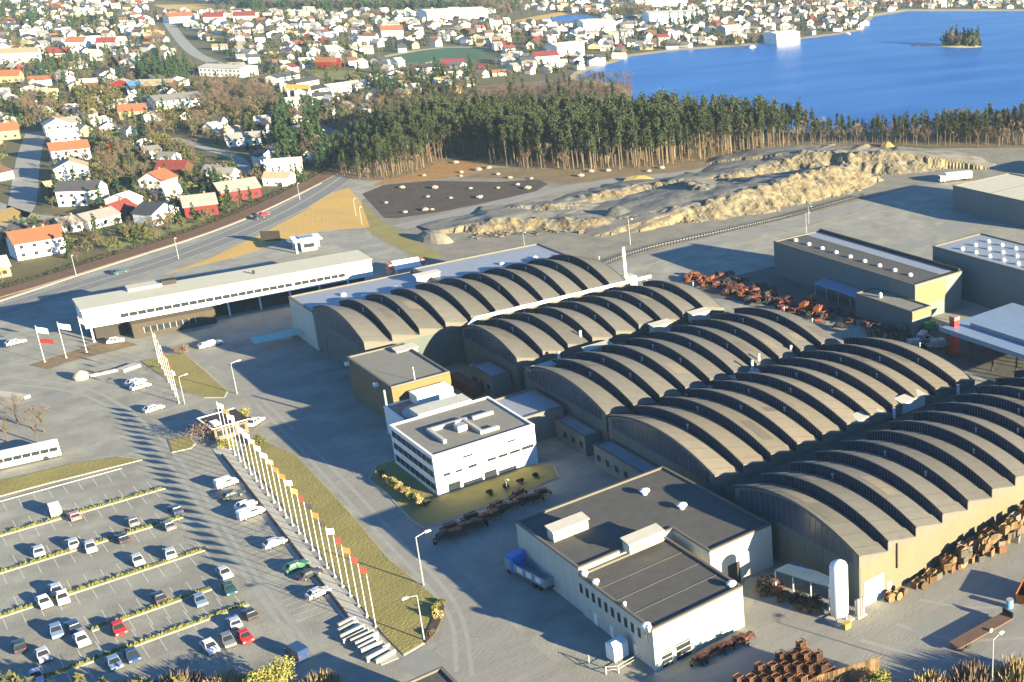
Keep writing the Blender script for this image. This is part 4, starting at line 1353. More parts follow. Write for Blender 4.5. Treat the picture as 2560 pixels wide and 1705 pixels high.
for i in range(nx):
    for j in range(ny):
        x, y = x0 + i * st, y0 + j * st
        wx = x + 2.2 * mnoise.noise(Vector((x * 0.13, y * 0.13, 7.0)))
        wy = y + 2.2 * mnoise.noise(Vector((x * 0.13, y * 0.13, 2.0)))
        z = 0.0
        zf = 0.0
        for (A, h, wf, wb, B, h2, wf2, wb2) in SEGS:
            dx, dy = B.x - A.x, B.y - A.y
            t_ = ((wx - A.x) * dx + (wy - A.y) * dy) / (dx * dx + dy * dy)
            tc = max(0.0, min(1.0, t_))
            ex, ey = wx - A.x - tc * dx, wy - A.y - tc * dy
            d_ = math.hypot(ex, ey)
            front = (dx * ey - dy * ex) < 0
            w = (wf + (wf2 - wf) * tc) if front else (wb + (wb2 - wb) * tc)
            sl = tc * math.hypot(dx, dy)
            w *= 1 + 0.30 * mnoise.noise(Vector((sl * 0.28, A.x * 0.1, 0.5))) + 0.16 * mnoise.noise(Vector((sl * 0.8, A.x * 0.1, 5.5)))
            if d_ < w:
                k_ = 1 - d_ / w
                k_ = k_ ** 0.8 if not front else min(1.0, k_ * 1.15) ** 0.9
                zc = (h + (h2 - h) * tc) * k_
                if zc > z:
                    z = zc
                    zf = 1.0 if front else max(0.12, 1 - d_ / 5.0)
        if z > 0.05:
            n2 = mnoise.fractal(Vector((x * 0.22 + y * 0.06, y * 0.12, 3.3)), 0.8, 2.2, 5)
            n4 = mnoise.fractal(Vector((x * 0.5, y * 0.5, 9.1)), 0.7, 2.0, 3)
            st_ = math.floor(z / 1.7 + 0.8 * n2) * 1.7
            z = z * (1 - 0.2 * zf) + st_ * 0.2 * zf
            z += min(1.0, z / 2.0) * zf * (1.5 * n2 + 0.8 * n4)
            z += 0.5 * (1 - zf) * mnoise.noise(Vector((x * 0.09, y * 0.09, 4.0))) * min(1.0, z / 2.0)
        Hm[i, j] = z if z > 0.04 else -0.06
Hs = Hm.copy()
Hs[1:-1, 1:-1] = 0.5 * Hm[1:-1, 1:-1] + 0.125 * (Hm[:-2, 1:-1] + Hm[2:, 1:-1] + Hm[1:-1, :-2] + Hm[1:-1, 2:])
Hm = np.where(Hm > 0, Hs, Hm)
V = [(x0 + i * st, y0 + j * st, Hm[i, j]) for j in range(ny) for i in range(nx)]
mb = MB()
mb.v = V
for j in range(ny - 1):
    for i in range(nx - 1):
        zz = (Hm[i, j], Hm[i + 1, j], Hm[i + 1, j + 1], Hm[i, j + 1])
        if max(zz) <= 0:
            continue
        f = (j * nx + i, j * nx + i + 1, (j + 1) * nx + i + 1, (j + 1) * nx + i)
        mb.f.append(f)
        mb.m.append(1 if (max(zz) - min(zz) < 0.5 or max(zz) < 0.5) else 0)
struct('quarry_rock', mb, [M_ROCK, M_GRAV])
# grey gravel cone in the quarry
p = G(1545, 545)
mb = MB()
prof = []
mb.lathe((0, 0, 0), [(8, 0), (5.4, 1.8), (3.0, 3.6), (1.4, 4.5), (0.3, 4.8)], 20)
mb.v = [(x + 0.7 * mnoise.noise(Vector((x * .5, y * .5, z))), y + 0.7 * mnoise.noise(Vector((y * .5, x * .5, 4 + z))), z) for x, y, z in mb.v]
o = part('gravel_heap', mb, mat('dark_crushed_stone', (0.12, 0.125, 0.115), 0.95, (0.07, 0.075, 0.07), 0.8, 1.0, 8, 0.3, 0.8, 2.0), None, loc=(p.x, p.y, 0))
tag(o, 'grey conical gravel heap inside the yellow quarry', 'gravel heap')
for (px, py, w, lb) in ((1598, 452, 16, 'long bright yellow sand bank by the brown brush strip'), (1945, 388, 9, 'small yellow sand heap at the wood edge'), (2218, 366, 8, 'yellow sand heap on the skyline of the quarry')):
    p = G(px, py)
    mb = MB()
    mb.lathe((0, 0, 0), [(1, 0), (0.72, 0.5), (0.35, 0.9), (0.05, 1.0)], 14)
    mb.v = [(x * w / 2 + mnoise.noise(Vector((x * 2, y, z))), y * 3 + mnoise.noise(Vector((y * 2, x, z))), z * 2.6) for x, y, z in mb.v]
    o = part('sand_heap', mb, mat('yellow_sand', (0.27, 0.205, 0.075), 0.95, (0.22, 0.165, 0.06), 0.3), None, loc=(p.x, p.y, 0), rz=-YAW + 0.2)
    tag(o, lb, 'sand heap')
# dark earth bank casting the shade left of the quarry
p = G(1085, 600)
mb = MB()
mb.lathe((0, 0, 0), [(1, 0), (0.8, 0.45), (0.45, 0.85), (0.05, 1.0)], 16)
mb.v = [(x * 9 + 0.6 * mnoise.noise(Vector((x * 2, y, z))), y * 4.5 + 0.6 * mnoise.noise(Vector((y * 2, x, z))), z * 3.6) for x, y, z in mb.v]
o = part('earth_bank', mb, M_GRAV, None, loc=(p.x, p.y, 0), rz=-YAW - 0.5)
tag(o, 'rounded earth bank with a deep shadow at the left end of the quarry', 'earth bank')
# boulders
bou = []
for s_ in range(3):
    r_ = random.Random(s_)
    bm_v = []
    mb = MB()
    mb.lathe((0, 0, 0), [(0.6, -0.1), (1.0, 0.35), (0.75, 0.8), (0.2, 1.0)], 8)
    mb.v = [(x * r_.uniform(0.8, 1.2), y * r_.uniform(0.8, 1.2), z * r_.uniform(0.85, 1.15)) for x, y, z in mb.v]
    bou.append(mb.mesh('boulder', [M_BOUL]))
BP = [(1006, 470), (1087, 471), (1176, 472), (1245, 471), (1294, 463), (1320, 472), (1070, 493), (1127, 496), (1199, 495), (965, 508), (1063, 526), (1080, 525), (1012, 532), (1222, 421), (1196, 426), (1245, 437),
      (1275, 446), (1152, 441), (1153, 432), (1328, 448), (1452, 441), (1520, 428), (1478, 430), (1622, 429), (1655, 421), (1810, 409), (1852, 400), (1882, 394), (1450, 441), (1140, 408), (1060, 440), (2020, 371), (2030, 371)]
for k, (px, py) in enumerate(BP):
    p = G(px, py)
    o = link('boulder', bou[k % 3], None, (p.x, p.y, 0.0), k * 1.3)
    s_ = random.uniform(0.8, 1.7)
    o.scale = (s_, s_, s_ * 0.8)
    if k < 13:
        tag(o, 'pale boulder lying on the dark soil patch', 'boulder', 'boulders on the dark soil')
    else:
        tag(o, 'pale boulder on the rough ground along the wood edge', 'boulder', 'boulders along the wood edge')
# loose rocks at the foot of the quarry
rock_v, rock_f = [], []
mb = MB()
for k in range(420):
    t_ = random.random()
    q = t_ * 9
    i = int(q)
    a, b = Vector((*FW[1 + i], 0)), Vector((*FW[2 + i], 0))
    p = a.lerp(b, q - i) + Vector((random.uniform(-4, 4), random.uniform(-2.5, 3), 0))
    s_ = random.uniform(0.25, 1.1)
    V_ = [p + Vector((random.uniform(-1, 1), random.uniform(-1, 1), random.uniform(0, 1.1))) * s_ for _ in range(5)]
    mb.add(V_, [(0, 1, 2), (0, 2, 3), (0, 3, 1), (1, 4, 2), (2, 4, 3), (3, 4, 1)])
o = part('rubble', mb, M_ROCK, None)
tag(o, 'yellow broken rubble along the foot of the quarry face', 'rubble', kind='stuff')

ribbon('haul_road', smooth_line([G(1000, 568), G(1120, 540), G(1250, 508), G(1400, 474), G(1560, 448), G(1750, 428), G(1950, 388), G(2200, 374)]), 9, 0.036, M_WORN)
# fence of short dark posts along the gravel road
FP = [G(1455, 690), G(1600, 632), G(1800, 585), G(1960, 548), G(2060, 520), G(2160, 492)]
t = thing('roadside_fence', 'low fence of dark posts and a rail along the gravel road below the quarry', 'fence', FP[0])
L_ = smooth_line(FP, 14)
mbp = MB()
mbp.box(-0.12, 0.12, -0.12, 0.12, 0, 1.5)
mep = mbp.mesh('post', [M_DARK])
mbr = MB()
for i in range(len(L_) - 1):
    a, b = L_[i] - FP[0], L_[i + 1] - FP[0]
    mbr.tube(a + Vector((0, 0.2, 0.95)), b + Vector((0, 0.2, 0.95)), 0.07, 0.07, 5)
    for k in range(2):
        link('post', mep, t, a.lerp(b, k / 2))
part('rail', mbr, M_METAL, t)
ribbon('gravel_road', smooth_line([G(1250, 740), G(1450, 700), G(1600, 650), G(1800, 603), G(1960, 565), G(2060, 540), G(2180, 505), G(2330, 470)]), 7, 0.03, M_WORN)
ribbon('gravel_road_edge', smooth_line([G(1500, 706), G(1650, 655), G(1800, 622), G(1960, 582), G(2060, 556), G(2190, 520)]), 0.9, 0.034, M_SHORE)


# ================================================================== PLANTS
def clumps(centres, sizes, per, s, flat=0.7, seed=1, mi=0, mb=None):
    """leaf-sized faces scattered in a set of clumps"""
    r = np.random.default_rng(seed)
    mb = mb or MB()
    vv, ff = [], []
    for c, R_ in zip(centres, sizes):
        for _ in range(per):
            d = r.normal(size=3)
            d /= np.linalg.norm(d)
            p = np.array(c) + d * R_ * (r.random() ** 0.45) * np.array((1, 1, flat))
            a = r.normal(size=3)
            a /= np.linalg.norm(a)
            b = np.cross(a, r.normal(size=3))
            b /= np.linalg.norm(b) + 1e-9
            k = s * (0.6 + 0.8 * r.random())
            o = len(vv)
            vv += [tuple(p + a * k), tuple(p - a * k * 0.5 + b * k * 0.8), tuple(p - a * k * 0.5 - b * k * 0.8)]
            ff.append((o, o + 1, o + 2))
    mb.add(vv, ff, mi)
    return mb


def tree_meshes(kind, seed):
    """trunk and crown builders of a tree about 10 m tall (pine: 20 m)"""
    r = random.Random(seed)
    tr, cr = MB(), None
    if kind == 'pine':
        h = 20 * r.uniform(0.85, 1.1)
        lean = Vector((r.uniform(-0.5, 0.5), r.uniform(-0.5, 0.5), 0))
        tr.tube((0, 0, 0), lean * 0.5 + Vector((0, 0, h * 0.6)), 0.26, 0.19, 6)
        tr.tube(lean * 0.5 + Vector((0, 0, h * 0.6)), lean + Vector((0, 0, h * 0.95)), 0.19, 0.05, 5)
        C, S = [], []
        for k in range(15):
            z = h * r.uniform(0.5, 0.98)
            rad = (1 - (z / h - 0.5) * 1.5) * 2.0
            a = r.uniform(0, 6.28)
            c = lean * (z / h) + Vector((cos(a) * rad * r.random(), sin(a) * rad * r.random(), z))
            C.append(c)
            S.append(r.uniform(0.85, 1.45))
            if k % 3 == 0:
                tr.tube(lean * (z / h) + Vector((0, 0, z - 0.7)), c, 0.07, 0.03, 4)
        cr = clumps(C, S, 20, 0.44, 1.3, seed)
    elif kind == 'spruce':
        h = 11 * r.uniform(0.8, 1.2)
        tr.tube((0, 0, 0), (0, 0, h * 0.9), 0.2, 0.04, 5)
        C, S = [], []
        for k in range(12):
            z = h * (0.1 + 0.88 * k / 11)
            rad = 2.3 * (1 - z / h) + 0.2
            for q in range(2 if k < 8 else 1):
                a = r.uniform(0, 6.28)
                C.append((cos(a) * rad * 0.5, sin(a) * rad * 0.5, z))
                S.append(rad * 0.62 + 0.25)
        cr = clumps(C, S, 9, 0.6, 0.6, seed)
    elif kind == 'olive':
        h = 6 * r.uniform(0.8, 1.25)
        tr.tube((0, 0, 0), (0, 0, h * 0.6), 0.16, 0.08, 5)
        C, S = [], []
        for k in range(9):
            a = r.uniform(0, 6.28)
            q = r.random() ** 0.5 * 1.9
            C.append((cos(a) * q, sin(a) * q, h * r.uniform(0.25, 0.9)))
            S.append(r.uniform(0.7, 1.3))
            if k < 4:
                tr.tube((0, 0, h * 0.3), C[-1], 0.07, 0.03, 4)
        cr = clumps(C, S, 17, 0.42, 0.8, seed)
    else:                                                # bare broadleaf: limbs and a haze of twigs
        h = 9 * r.uniform(0.8, 1.2)
        tr.tube((0, 0, 0), (0, 0, h * 0.4), 0.2, 0.14, 6)
        C, S = [], []
        for k in range(9):
            a = k * 0.7 + r.uniform(-0.3, 0.3)
            q = r.uniform(1.0, 2.6)
            c = Vector((cos(a) * q, sin(a) * q, h * r.uniform(0.55, 0.95)))
            tr.tube((0, 0, h * r.uniform(0.25, 0.4)), c, 0.09, 0.03, 4)
            C.append(c)
            S.append(r.uniform(0.9, 1.4))
        mbx = MB()
        for c, s_ in zip(C, S):
            for q in range(12):
                d_ = Vector((r.gauss(0, 1), r.gauss(0, 1), abs(r.gauss(0.6, 0.7)))).normalized() * s_ * r.uniform(0.6, 1.2)
                n_ = d_.orthogonal().normalized() * 0.07
                a_ = c + Vector((r.uniform(-.5, .5), r.uniform(-.5, .5), r.uniform(-.5, .5)))
                mbx.add([a_ - n_, a_ + n_, a_ + d_], [(0, 1, 2)])
        cr = mbx
    return tr, cr


KINDS = {'pine': (M_PINEB, M_PINE, 'pine_tree'), 'spruce': (M_BARK, M_SPRUCE, 'spruce_tree'), 'olive': (M_BARK, M_OLIVE, 'bushy_tree'), 'bare': (M_BARK, M_TWIG, 'bare_tree')}
TREE = {}
for kd in KINDS:
    TREE[kd] = []
    for s_ in range(5):
        a, b = tree_meshes(kd, 11 * s_ + 3)
        TREE[kd].append((a, b, a.mesh('trunk', [KINDS[kd][0]]), b.mesh('crown', [KINDS[kd][1]])))


def plant_tree(kind, p, sc, label, group, crown_mat=None, s_=None):
    tr = TREE[kind][random.randrange(5) if s_ is None else s_]
    t = thing(KINDS[kind][2], label, 'tree', p, random.uniform(0, 6.28), group)
    t.scale = (sc, sc, sc * random.uniform(0.9, 1.12))
    link('trunk', tr[2], t)
    o = link('crown', tr[3], t)
    if crown_mat:
        o.data = crown_mat
    return t


def tree_mass(name, items, label, cat):
    """many trees of one wood as one object: (kind, position, scale)"""
    mats = [KINDS[k][i] for k in KINDS for i in (0, 1)]
    base = {k: 2 * i for i, k in enumerate(KINDS)}
    VV, FF, MM, off = [], [], [], 0
    cache = {}
    for kind, p, sc in items:
        q = random.randrange(5)
        if (kind, q) not in cache:
            a, b = TREE[kind][q][0], TREE[kind][q][1]
            cache[(kind, q)] = (np.array(a.v + b.v), [f for f in a.f] + [tuple(i + len(a.v) for i in f) for f in b.f], [base[kind]] * len(a.f) + [base[kind] + 1] * len(b.f))
        v, f, m = cache[(kind, q)]
        an = random.uniform(0, 6.28)
        R_ = np.array([[cos(an), -sin(an), 0], [sin(an), cos(an), 0], [0, 0, 1]]) * sc
        VV.append(v @ R_.T + np.array((p[0], p[1], p[2] if len(p) > 2 else 0)))
        FF += [tuple(i + off for i in fc) for fc in f]
        MM += m
        off += len(v)
    me = bpy.data.meshes.new(name)
    me.from_pydata(np.concatenate(VV).tolist(), [], FF)
    for m in mats:
        me.materials.append(m)
    me.polygons.foreach_set('material_index', MM)
    me.update()
    o = link(name, me)
    tag(o, label, cat, kind='stuff')
    return o


# --- the wood between quarry and lake
FRONT = [(862, 445), (930, 452), (985, 447), (1060, 425), (1110, 400), (1200, 395), (1240, 412), (1400, 425), (1560, 425), (1680, 412), (1800, 392), (1900, 380), (2010, 366), (2150, 362), (2350, 366), (2600, 368)]
BACK = [(800, 395), (880, 360), (980, 335), (1100, 325), (1250, 330), (1400, 340), (1560, 345), (1700, 340), (1850, 345), (2000, 345), (2150, 346), (2350, 342), (2600, 345)]
fr = smooth_line([G(*p) for p in FRONT], 8)
bk = smooth_line([G(*p) for p in BACK], 8)
woodpoly = [(p.x, p.y) for p in fr] + [(p.x, p.y) for p in reversed(bk)]
cand = []
bx = [p[0] for p in woodpoly]
by = [p[1] for p in woodpoly]
stp = 3.6
yy = min(by)
while yy < max(by):
    xx = min(bx)
    while xx < max(bx):
        p = (xx + random.uniform(-1.8, 1.8), yy + random.uniform(-1.8, 1.8))
        if inside(p, woodpoly) and proj((p[0], p[1], 0))[0] < 2680:
            dfront = min(math.hypot(p[0] - q.x, p[1] - q.y) for q in fr)
            cand.append((dfront, p))
        xx += stp
    yy += stp
cand.sort()
pines, mass = [], []
for i, (d_, p) in enumerate(cand):
    px, _ = proj((p[0], p[1], 0))
    # height profile along the wood read from the photograph
    hp = np.interp(px, [850, 900, 960, 1010, 1100, 1250, 1400, 1700, 1900, 2000, 2050, 2100, 2300, 2400, 2500, 2600], [0.5, 0.6, 0.72, 0.85, 0.95, 1.0, 1.1, 1.22, 1.15, 1.0, 0.72, 0.66, 0.74, 0.78, 0.95, 1.0])
    sc = hp * random.uniform(0.74, 1.14)
    if d_ < 4:
        sc *= random.uniform(0.75, 1.0)
    kind = 'pine'
    u_ = random.random()
    if px > 2000 and u_ < 0.35:
        kind = 'bare'
        sc *= 1.7
    elif u_ < 0.12:
        kind = 'bare'
        sc *= 1.6
    if len(pines) < 290 and kind == 'pine' and d_ < 17:
        pines.append((p, sc))
    else:
        mass.append((kind, (p[0], p[1], 0), sc))
for p, sc in pines:
    qx = proj((p[0], p[1], 0))[0]
    if qx < 1010:
        lb, gp = 'lower bare-stemmed pine at the road end of the lakeside wood', 'pines at the road end of the wood'
    elif qx < 1320:
        lb, gp = 'bare-stemmed pine behind the orange soil at the front of the wood', 'pines behind the orange soil'
    elif qx < 1780:
        lb, gp = 'tall bare-stemmed pine behind the brown brush strip', 'pines behind the brown brush strip'
    elif qx < 2010:
        lb, gp = 'tall pine at the front of the wood above the quarry sand heaps', 'pines above the sand heaps'
    else:
        lb, gp = 'low pine in the thin belt between quarry top and open lake', 'pines in the thin lakeside belt'
    plant_tree('pine', (p[0], p[1], 0), sc, lb, gp)
tree_mass('woodland', mass, 'dense pine wood behind the front row, between quarry and lake', 'woodland')
sheet('woodland_floor', [(p[0], p[1]) for p in FRONT] + list(reversed([(p[0], p[1]) for p in BACK])), 0.04, M_BRUSH)

me_tan = TREE['bare'][0][1].mesh('crown', [M_TAN])
for k in range(18):
    i = random.randrange(4, len(fr) - 4)
    p = fr[i] + Vector((random.uniform(-3, 3), random.uniform(-1.5, 4), 0))
    plant_tree('bare', (p.x, p.y, 0), random.uniform(0.9, 1.4), 'leafless brown tree along the front edge of the wood', 'leafless trees at the wood edge')
# --- brown brushwood between town and wood, by the lake
br = []
for k in range(230):
    px, py = random.uniform(1120, 1575), random.uniform(215, 335)
    if py < 235 and px < 1250:
        continue
    p = G(px, py)
    br.append((random.choice(['bare', 'bare', 'olive', 'pine']), (p.x, p.y, 0), random.uniform(0.55, 1.0) if py > 260 else random.uniform(0.4, 0.75)))
for k in range(150):
    px, py = random.uniform(790, 1150), random.uniform(255, 400)
    if py > 330 + (px - 800) * 0.1 or py < 300 - (px - 790) * 0.18:
        continue
    p = G(px, py)
    br.append((random.choice(['bare', 'bare', 'pine', 'olive']), (p.x, p.y, 0), random.uniform(0.6, 0.95)))
for k in range(330):
    px, py = random.uniform(1150, 1578), random.uniform(204, 268)
    if py < 255 - (px - 1150) * 0.13 and px < 1450:
        continue
    p = G(px, py)
    br.append(('bare', (p.x, p.y, 0), random.uniform(0.7, 1.15)))
for k in range(160):
    p = G(random.uniform(850, 1140), random.uniform(232, 300))
    br.append((random.choice(['bare', 'bare', 'olive']), (p.x, p.y, 0), random.uniform(0.6, 1.0)))
for k in range(60):
    p = G(random.uniform(2370, 2520), random.uniform(318, 345))
    br.append(('bare', (p.x, p.y, 0), random.uniform(1.0, 1.6)))
tree_mass('brushwood', br, 'brown leafless brushwood between the town and the lake', 'brushwood')

# --- island
p = G(2400, 116)
t = thing('island', 'small wooded island in the lake', 'island', (p.x, p.y, 0), -YAW)
mb = MB()
mb.lathe((0, 0, -0.5), [(1, 0), (0.95, 0.6), (0.7, 1.6), (0.1, 2.6)], 22)
mb.v = [(x * 21 * (1 + 0.12 * mnoise.noise(Vector((x, y, 1)))), y * 13, z) for x, y, z in mb.v]
part('islet', mb, M_SHORE, t)
mb = MB()
for (x, w) in ((-40, 6), (-30, 8)):
    mb.lathe((x, 0, -0.4), [(w, 0), (w * 0.7, 0.9), (0.2, 1.3)], 12)
part('skerry', mb, M_SOIL, t)
for k in range(70):
    a_, q = random.uniform(0, 6.28), random.random() ** 0.5
    x, y = cos(a_) * q * 17, sin(a_) * q * 9
    q2 = Matrix.Rotation(-YAW, 3, 'Z') @ Vector((x, y, 0)) + p
    plant_tree(random.choice(['bare', 'olive', 'spruce']), (q2.x, q2.y, 0.9), random.choice([1.2, 1.4, 1.6]) * (1.0 if abs(x) > 3 else 0.75), 'tree on the small wooded island', 'trees on the island')

# ================================================================== TOWN
HM = {}


def house_parts(w, d, hw, hr, wallc, roofc, ridge='x'):
    key = (w, d, hw, hr, wallc, roofc, ridge)
    if key in HM:
        return HM[key]
    if ridge == 'y':
        W_, D_ = d, w
    else:
        W_, D_ = w, d
    a = MB()
    x, y = W_ / 2, D_ / 2
    a.add([(-x, -y, 0), (x, -y, 0), (x, y, 0), (-x, y, 0), (-x, -y, hw), (x, -y, hw), (x, y, hw), (-x, y, hw), (-x, 0, hw + hr), (x, 0, hw + hr)],
          [(0, 1, 5, 4), (2, 3, 7, 6), (1, 2, 6, 9, 5), (3, 0, 4, 8, 7), (3, 2, 1, 0)])
    b = MB()
    o = 0.45
    k = hr / y
    zt = hw + hr + 0.06
    for s in (-1, 1):
        e = zt - k * (y + o)
        V = [(-x - o, 0, zt), (x + o, 0, zt), (x + o, s * (y + o), e), (-x - o, s * (y + o), e)]
        V += [(q[0], q[1], q[2] + 0.22) for q in V]
        f = [(0, 1, 2, 3), (7, 6, 5, 4), (0, 4, 5, 1), (1, 5, 6, 2), (2, 6, 7, 3), (3, 7, 4, 0)]
        b.add(V, f if s > 0 else [tuple(reversed(q)) for q in f])
    c = MB()
    c.box(x * 0.35, x * 0.35 + 0.7, -0.35, 0.35, hw + hr - 0.2, hw + hr + 1.1)
    if ridge == 'y':
        for q in (a, b, c):
            q.v = [(-p[1], p[0], p[2]) for p in q.v]
    HM[key] = (a.mesh('wall', [HW[wallc]]), b.mesh('roof', [HR[roofc]]), c.mesh('chimney', [M_BRICK]), a, b)
    return HM[key]


me_win = MB().box(-0.55, 0.55, -0.04, 0.02, 0, 1.2).mesh('window', [M_GLASS])
USED = []
me_porch = {k: MB().box(-1.4, 1.4, -1.19, 1.19, 0, 2.4).box(-1.6, 1.6, -1.4, 1.3, 2.403, 2.6).mesh('porch', [HW[k]]) for k in HW}


def hero(p1, p2, d, hw, hr, ridge, wc, rc, label, cat='house', wins=True):
    A, B = G(*p1), G(*p2)
    w = (B - A).length
    rz = math.atan2(B.y - A.y, B.x - A.x)
    nrm = Vector((-sin(rz), cos(rz), 0))
    C = (A + B) / 2 + nrm * d / 2
    USED.append((C.x, C.y, max(w, d) * 0.65))
    t = thing('house', label, cat, (C.x, C.y, 0), rz)
    m = house_parts(round(w, 1), d, hw, hr, wc, rc, ridge)
    wl_ = link('wall', m[0], t)
    rf_ = link('roof', m[1], t)
    link('chimney', m[2], rf_)
    if wins:
        nw = max(2, int(w / 3.2))
        for fl_ in range(2 if hw > 4.6 else 1):
            for k in range(nw):
                link('window', me_win, wl_, (-w / 2 + (k + 0.5) * w / nw, -d / 2 - 0.02, 1.0 + fl_ * 2.7))
    return t


HERO = [
    ((147, 517), (250, 513), 9, 6.2, 2.8, 'x', 'white', 'dark', 'large white house with a charcoal roof at the road corner'),
    ((142, 458), (226, 450), 10, 5.8, 3.0, 'y', 'white', 'tan', 'white gable-fronted house behind the large charcoal-roofed house'),
    ((134, 408), (230, 398), 9, 5.5, 3.0, 'x', 'white', 'orange', 'white house with an orange roof, middle of the row up the street'),
    ((134, 372), (205, 365), 9, 5.5, 2.8, 'x', 'white', 'pale', 'white pale-roofed house directly above the orange-roofed one in the row'),
    ((118, 342), (180, 336), 9, 5.5, 2.8, 'y', 'white', 'pale', 'white house at the top of the row up the street'),
    ((165, 334), (210, 328), 8, 5.0, 2.6, 'x', 'white', 'grey', 'white house with a grey roof behind the top of the row'),
    ((352, 482), (412, 483), 9, 5.2, 3.2, 'y', 'white', 'orange', 'white gabled house with an orange roof beside the dark red roof'),
    ((392, 447), (462, 447), 9, 4.0, 3.2, 'x', 'brown', 'red', 'house with a dark red roof behind the orange-roofed gable'),
    ((465, 545), (548, 535), 9, 4.2, 3.2, 'x', 'red', 'grey', 'red farmhouse with white trim, nearer of two beside the railway'),
    ((556, 508), (655, 492), 9, 4.2, 3.2, 'x', 'red', 'grey', 'red farmhouse with a grey roof, farther of two beside the railway'),
    ((46, 652), (172, 630), 9.5, 5.6, 3.2, 'x', 'white', 'orange', 'long white house with a bright orange roof beside the railway'),
    ((-30, 700), (30, 690), 8, 3.4, 2.4, 'x', 'cream', 'pale', 'small cream house at the left edge by the railway'),
    ((225, 576), (305, 556), 8, 3.2, 2.4, 'x', 'white', 'grey', 'low white bungalow with a long grey roof by the garden lawn'),
    ((160, 585), (212, 575), 7, 3.0, 2.2, 'x', 'grey', 'grey', 'grey garage block beside the white bungalow'),
    ((385, 566), (452, 548), 9, 4.4, 3.0, 'y', 'white', 'dark', 'white house with a blue-black roof left of the red farmhouses'),
    ((300, 552), (345, 535), 7, 3.4, 2.6, 'x', 'brown', 'red', 'small red-roofed outhouse beside the blue-black roof'),
    ((655, 420), (705, 412), 8, 5.0, 2.8, 'y', 'white', 'dark', 'white gabled house among shaded trees near the road bend'),
    ((668, 445), (758, 438), 9, 4.6, 2.6, 'x', 'white', 'pale', 'wide white house nearest the road bend'),
    ((722, 352), (784, 354), 10, 3.6, 3.0, 'x', 'white', 'pale', 'white pale-roofed house alone beside the shaded road'),
    ((568, 368), (668, 360), 8, 3.4, 2.6, 'x', 'white', 'grey', 'long low white house with a grey roof above the pale path'),
    ((722, 284), (757, 281), 7, 6.5, 2.0, 'x', 'white', 'pale', 'white tower-like house under a yellow frame'),
    ((395, 276), (512, 264), 16, 5.0, 2.5, 'x', 'white', 'grey', 'large white assembly hall with a grey roof in mid town'),
    ((342, 230), (428, 228), 14, 3.8, 3.0, 'x', 'brown', 'tan', 'long tan-roofed hall beside the dark green trees'),
    ((500, 190), (604, 194), 16, 6.0, 1.5, 'x', 'white', 'pale', 'long bright white block behind the brown wood'),
    ((-20, 352), (52, 346), 9, 4.5, 3.2, 'x', 'cream', 'orange', 'orange-roofed house at the left edge beside the street'),
    ((-15, 208), (50, 206), 9, 4.5, 3.2, 'x', 'cream', 'orange', 'orange-roofed house at the left edge, halfway up the town'),
    ((300, 300), (368, 296), 9, 4.5, 3.2, 'x', 'cream', 'orange', 'orange-roofed house below the large assembly hall'),
    ((165, 120), (212, 120), 10, 5.0, 3.5, 'x', 'white', 'orange', 'orange-roofed house in the upper left town, left of a pair'),
    ((243, 122), (290, 121), 10, 5.0, 3.5, 'x', 'white', 'red', 'red-roofed house in the upper left town, right of a pair'),
    ((116, 152), (178, 150), 12, 5.5, 3.5, 'x', 'white', 'red', 'wide white building with a red roof in the upper left town'),
    ((0, 160), (100, 156), 14, 7.5, 3.0, 'x', 'white', 'tan', 'broad white building at the upper left edge of town'),
    ((324, 234), (356, 232), 8, 4.0, 3.0, 'x', 'blue', 'blue', 'blue house between white houses in mid town'),
    ((788, 172), (838, 172), 12, 5.0, 2.5, 'x', 'red', 'orange', 'low orange-red building beside the green field'),
    ((425, 58), (490, 54), 14, 6.0, 4.0, 'x', 'white', 'orange', 'orange-roofed building at the head of the diagonal road'),
    ((510, 58), (560, 57), 14, 6.0, 4.0, 'x', 'white', 'red', 'dark red roof right of the diagonal road head'),
    ((585, 55), (640, 54), 14, 6.0, 4.0, 'x', 'white', 'red', 'red roof below the far dark wood'),
    ((955, 92), (1010, 90), 14, 5.5, 4.0, 'x', 'white', 'orange', 'orange-roofed building behind the sports ground'),
    ((700, 216), (752, 206), 10, 5.5, 2.0, 'x', 'white', 'dark', 'white row house with a dark roof, left of the modern row'),
    ((735, 232), (800, 220), 10, 5.5, 1.6, 'x', 'white', 'dark', 'white row house with a dark roof, second in the modern row'),
    ((775, 250), (822, 240), 10, 5.5, 1.6, 'x', 'white', 'dark', 'white row house, third in the modern row'),
    ((830, 242), (925, 228), 11, 5.5, 1.6, 'x', 'white', 'pale', 'long white building at the right end of the modern row'),
    ((1070, 52), (1220, 44), 26, 9, 2.0, 'x', 'white', 'pale', 'long white factory under the far dark wood'),
    ((1040, 185), (1100, 183), 11, 4.5, 2.0, 'x', 'white', 'dark', 'low white building with a dark roof below the sports ground'),
    ((1340, 160), (1400, 156), 12, 5.5, 3.0, 'x', 'white', 'red', 'white building with a dark red roof by the lake, left of the long white block'),
    ((1395, 142), (1462, 134), 14, 8, 2.0, 'x', 'white', 'pale', 'long white block close to the near lake shore'),
    ((1460, 80), (1540, 76), 18, 9, 2.0, 'x', 'white', 'pale', 'white block with a round tower near the pond'),
    ((1625, 64), (1745, 60), 30, 12, 1.5, 'x', 'white', 'pale', 'largest white block above the lake shore'),
    ((1943, 113), (2000, 106), 16, 9.5, 1.5, 'x', 'white', 'pale', 'tall white hotel block standing on the lake shore'),
    ((1815, 95), (1860, 92), 16, 9, 2.0, 'x', 'grey', 'pale', 'grey-white block left of the lakeside hotel'),
    ((1590, 18), (1720, 14), 30, 14, 1.5, 'x', 'white', 'pale', 'white apartment slab at the top edge behind the lake'),
]
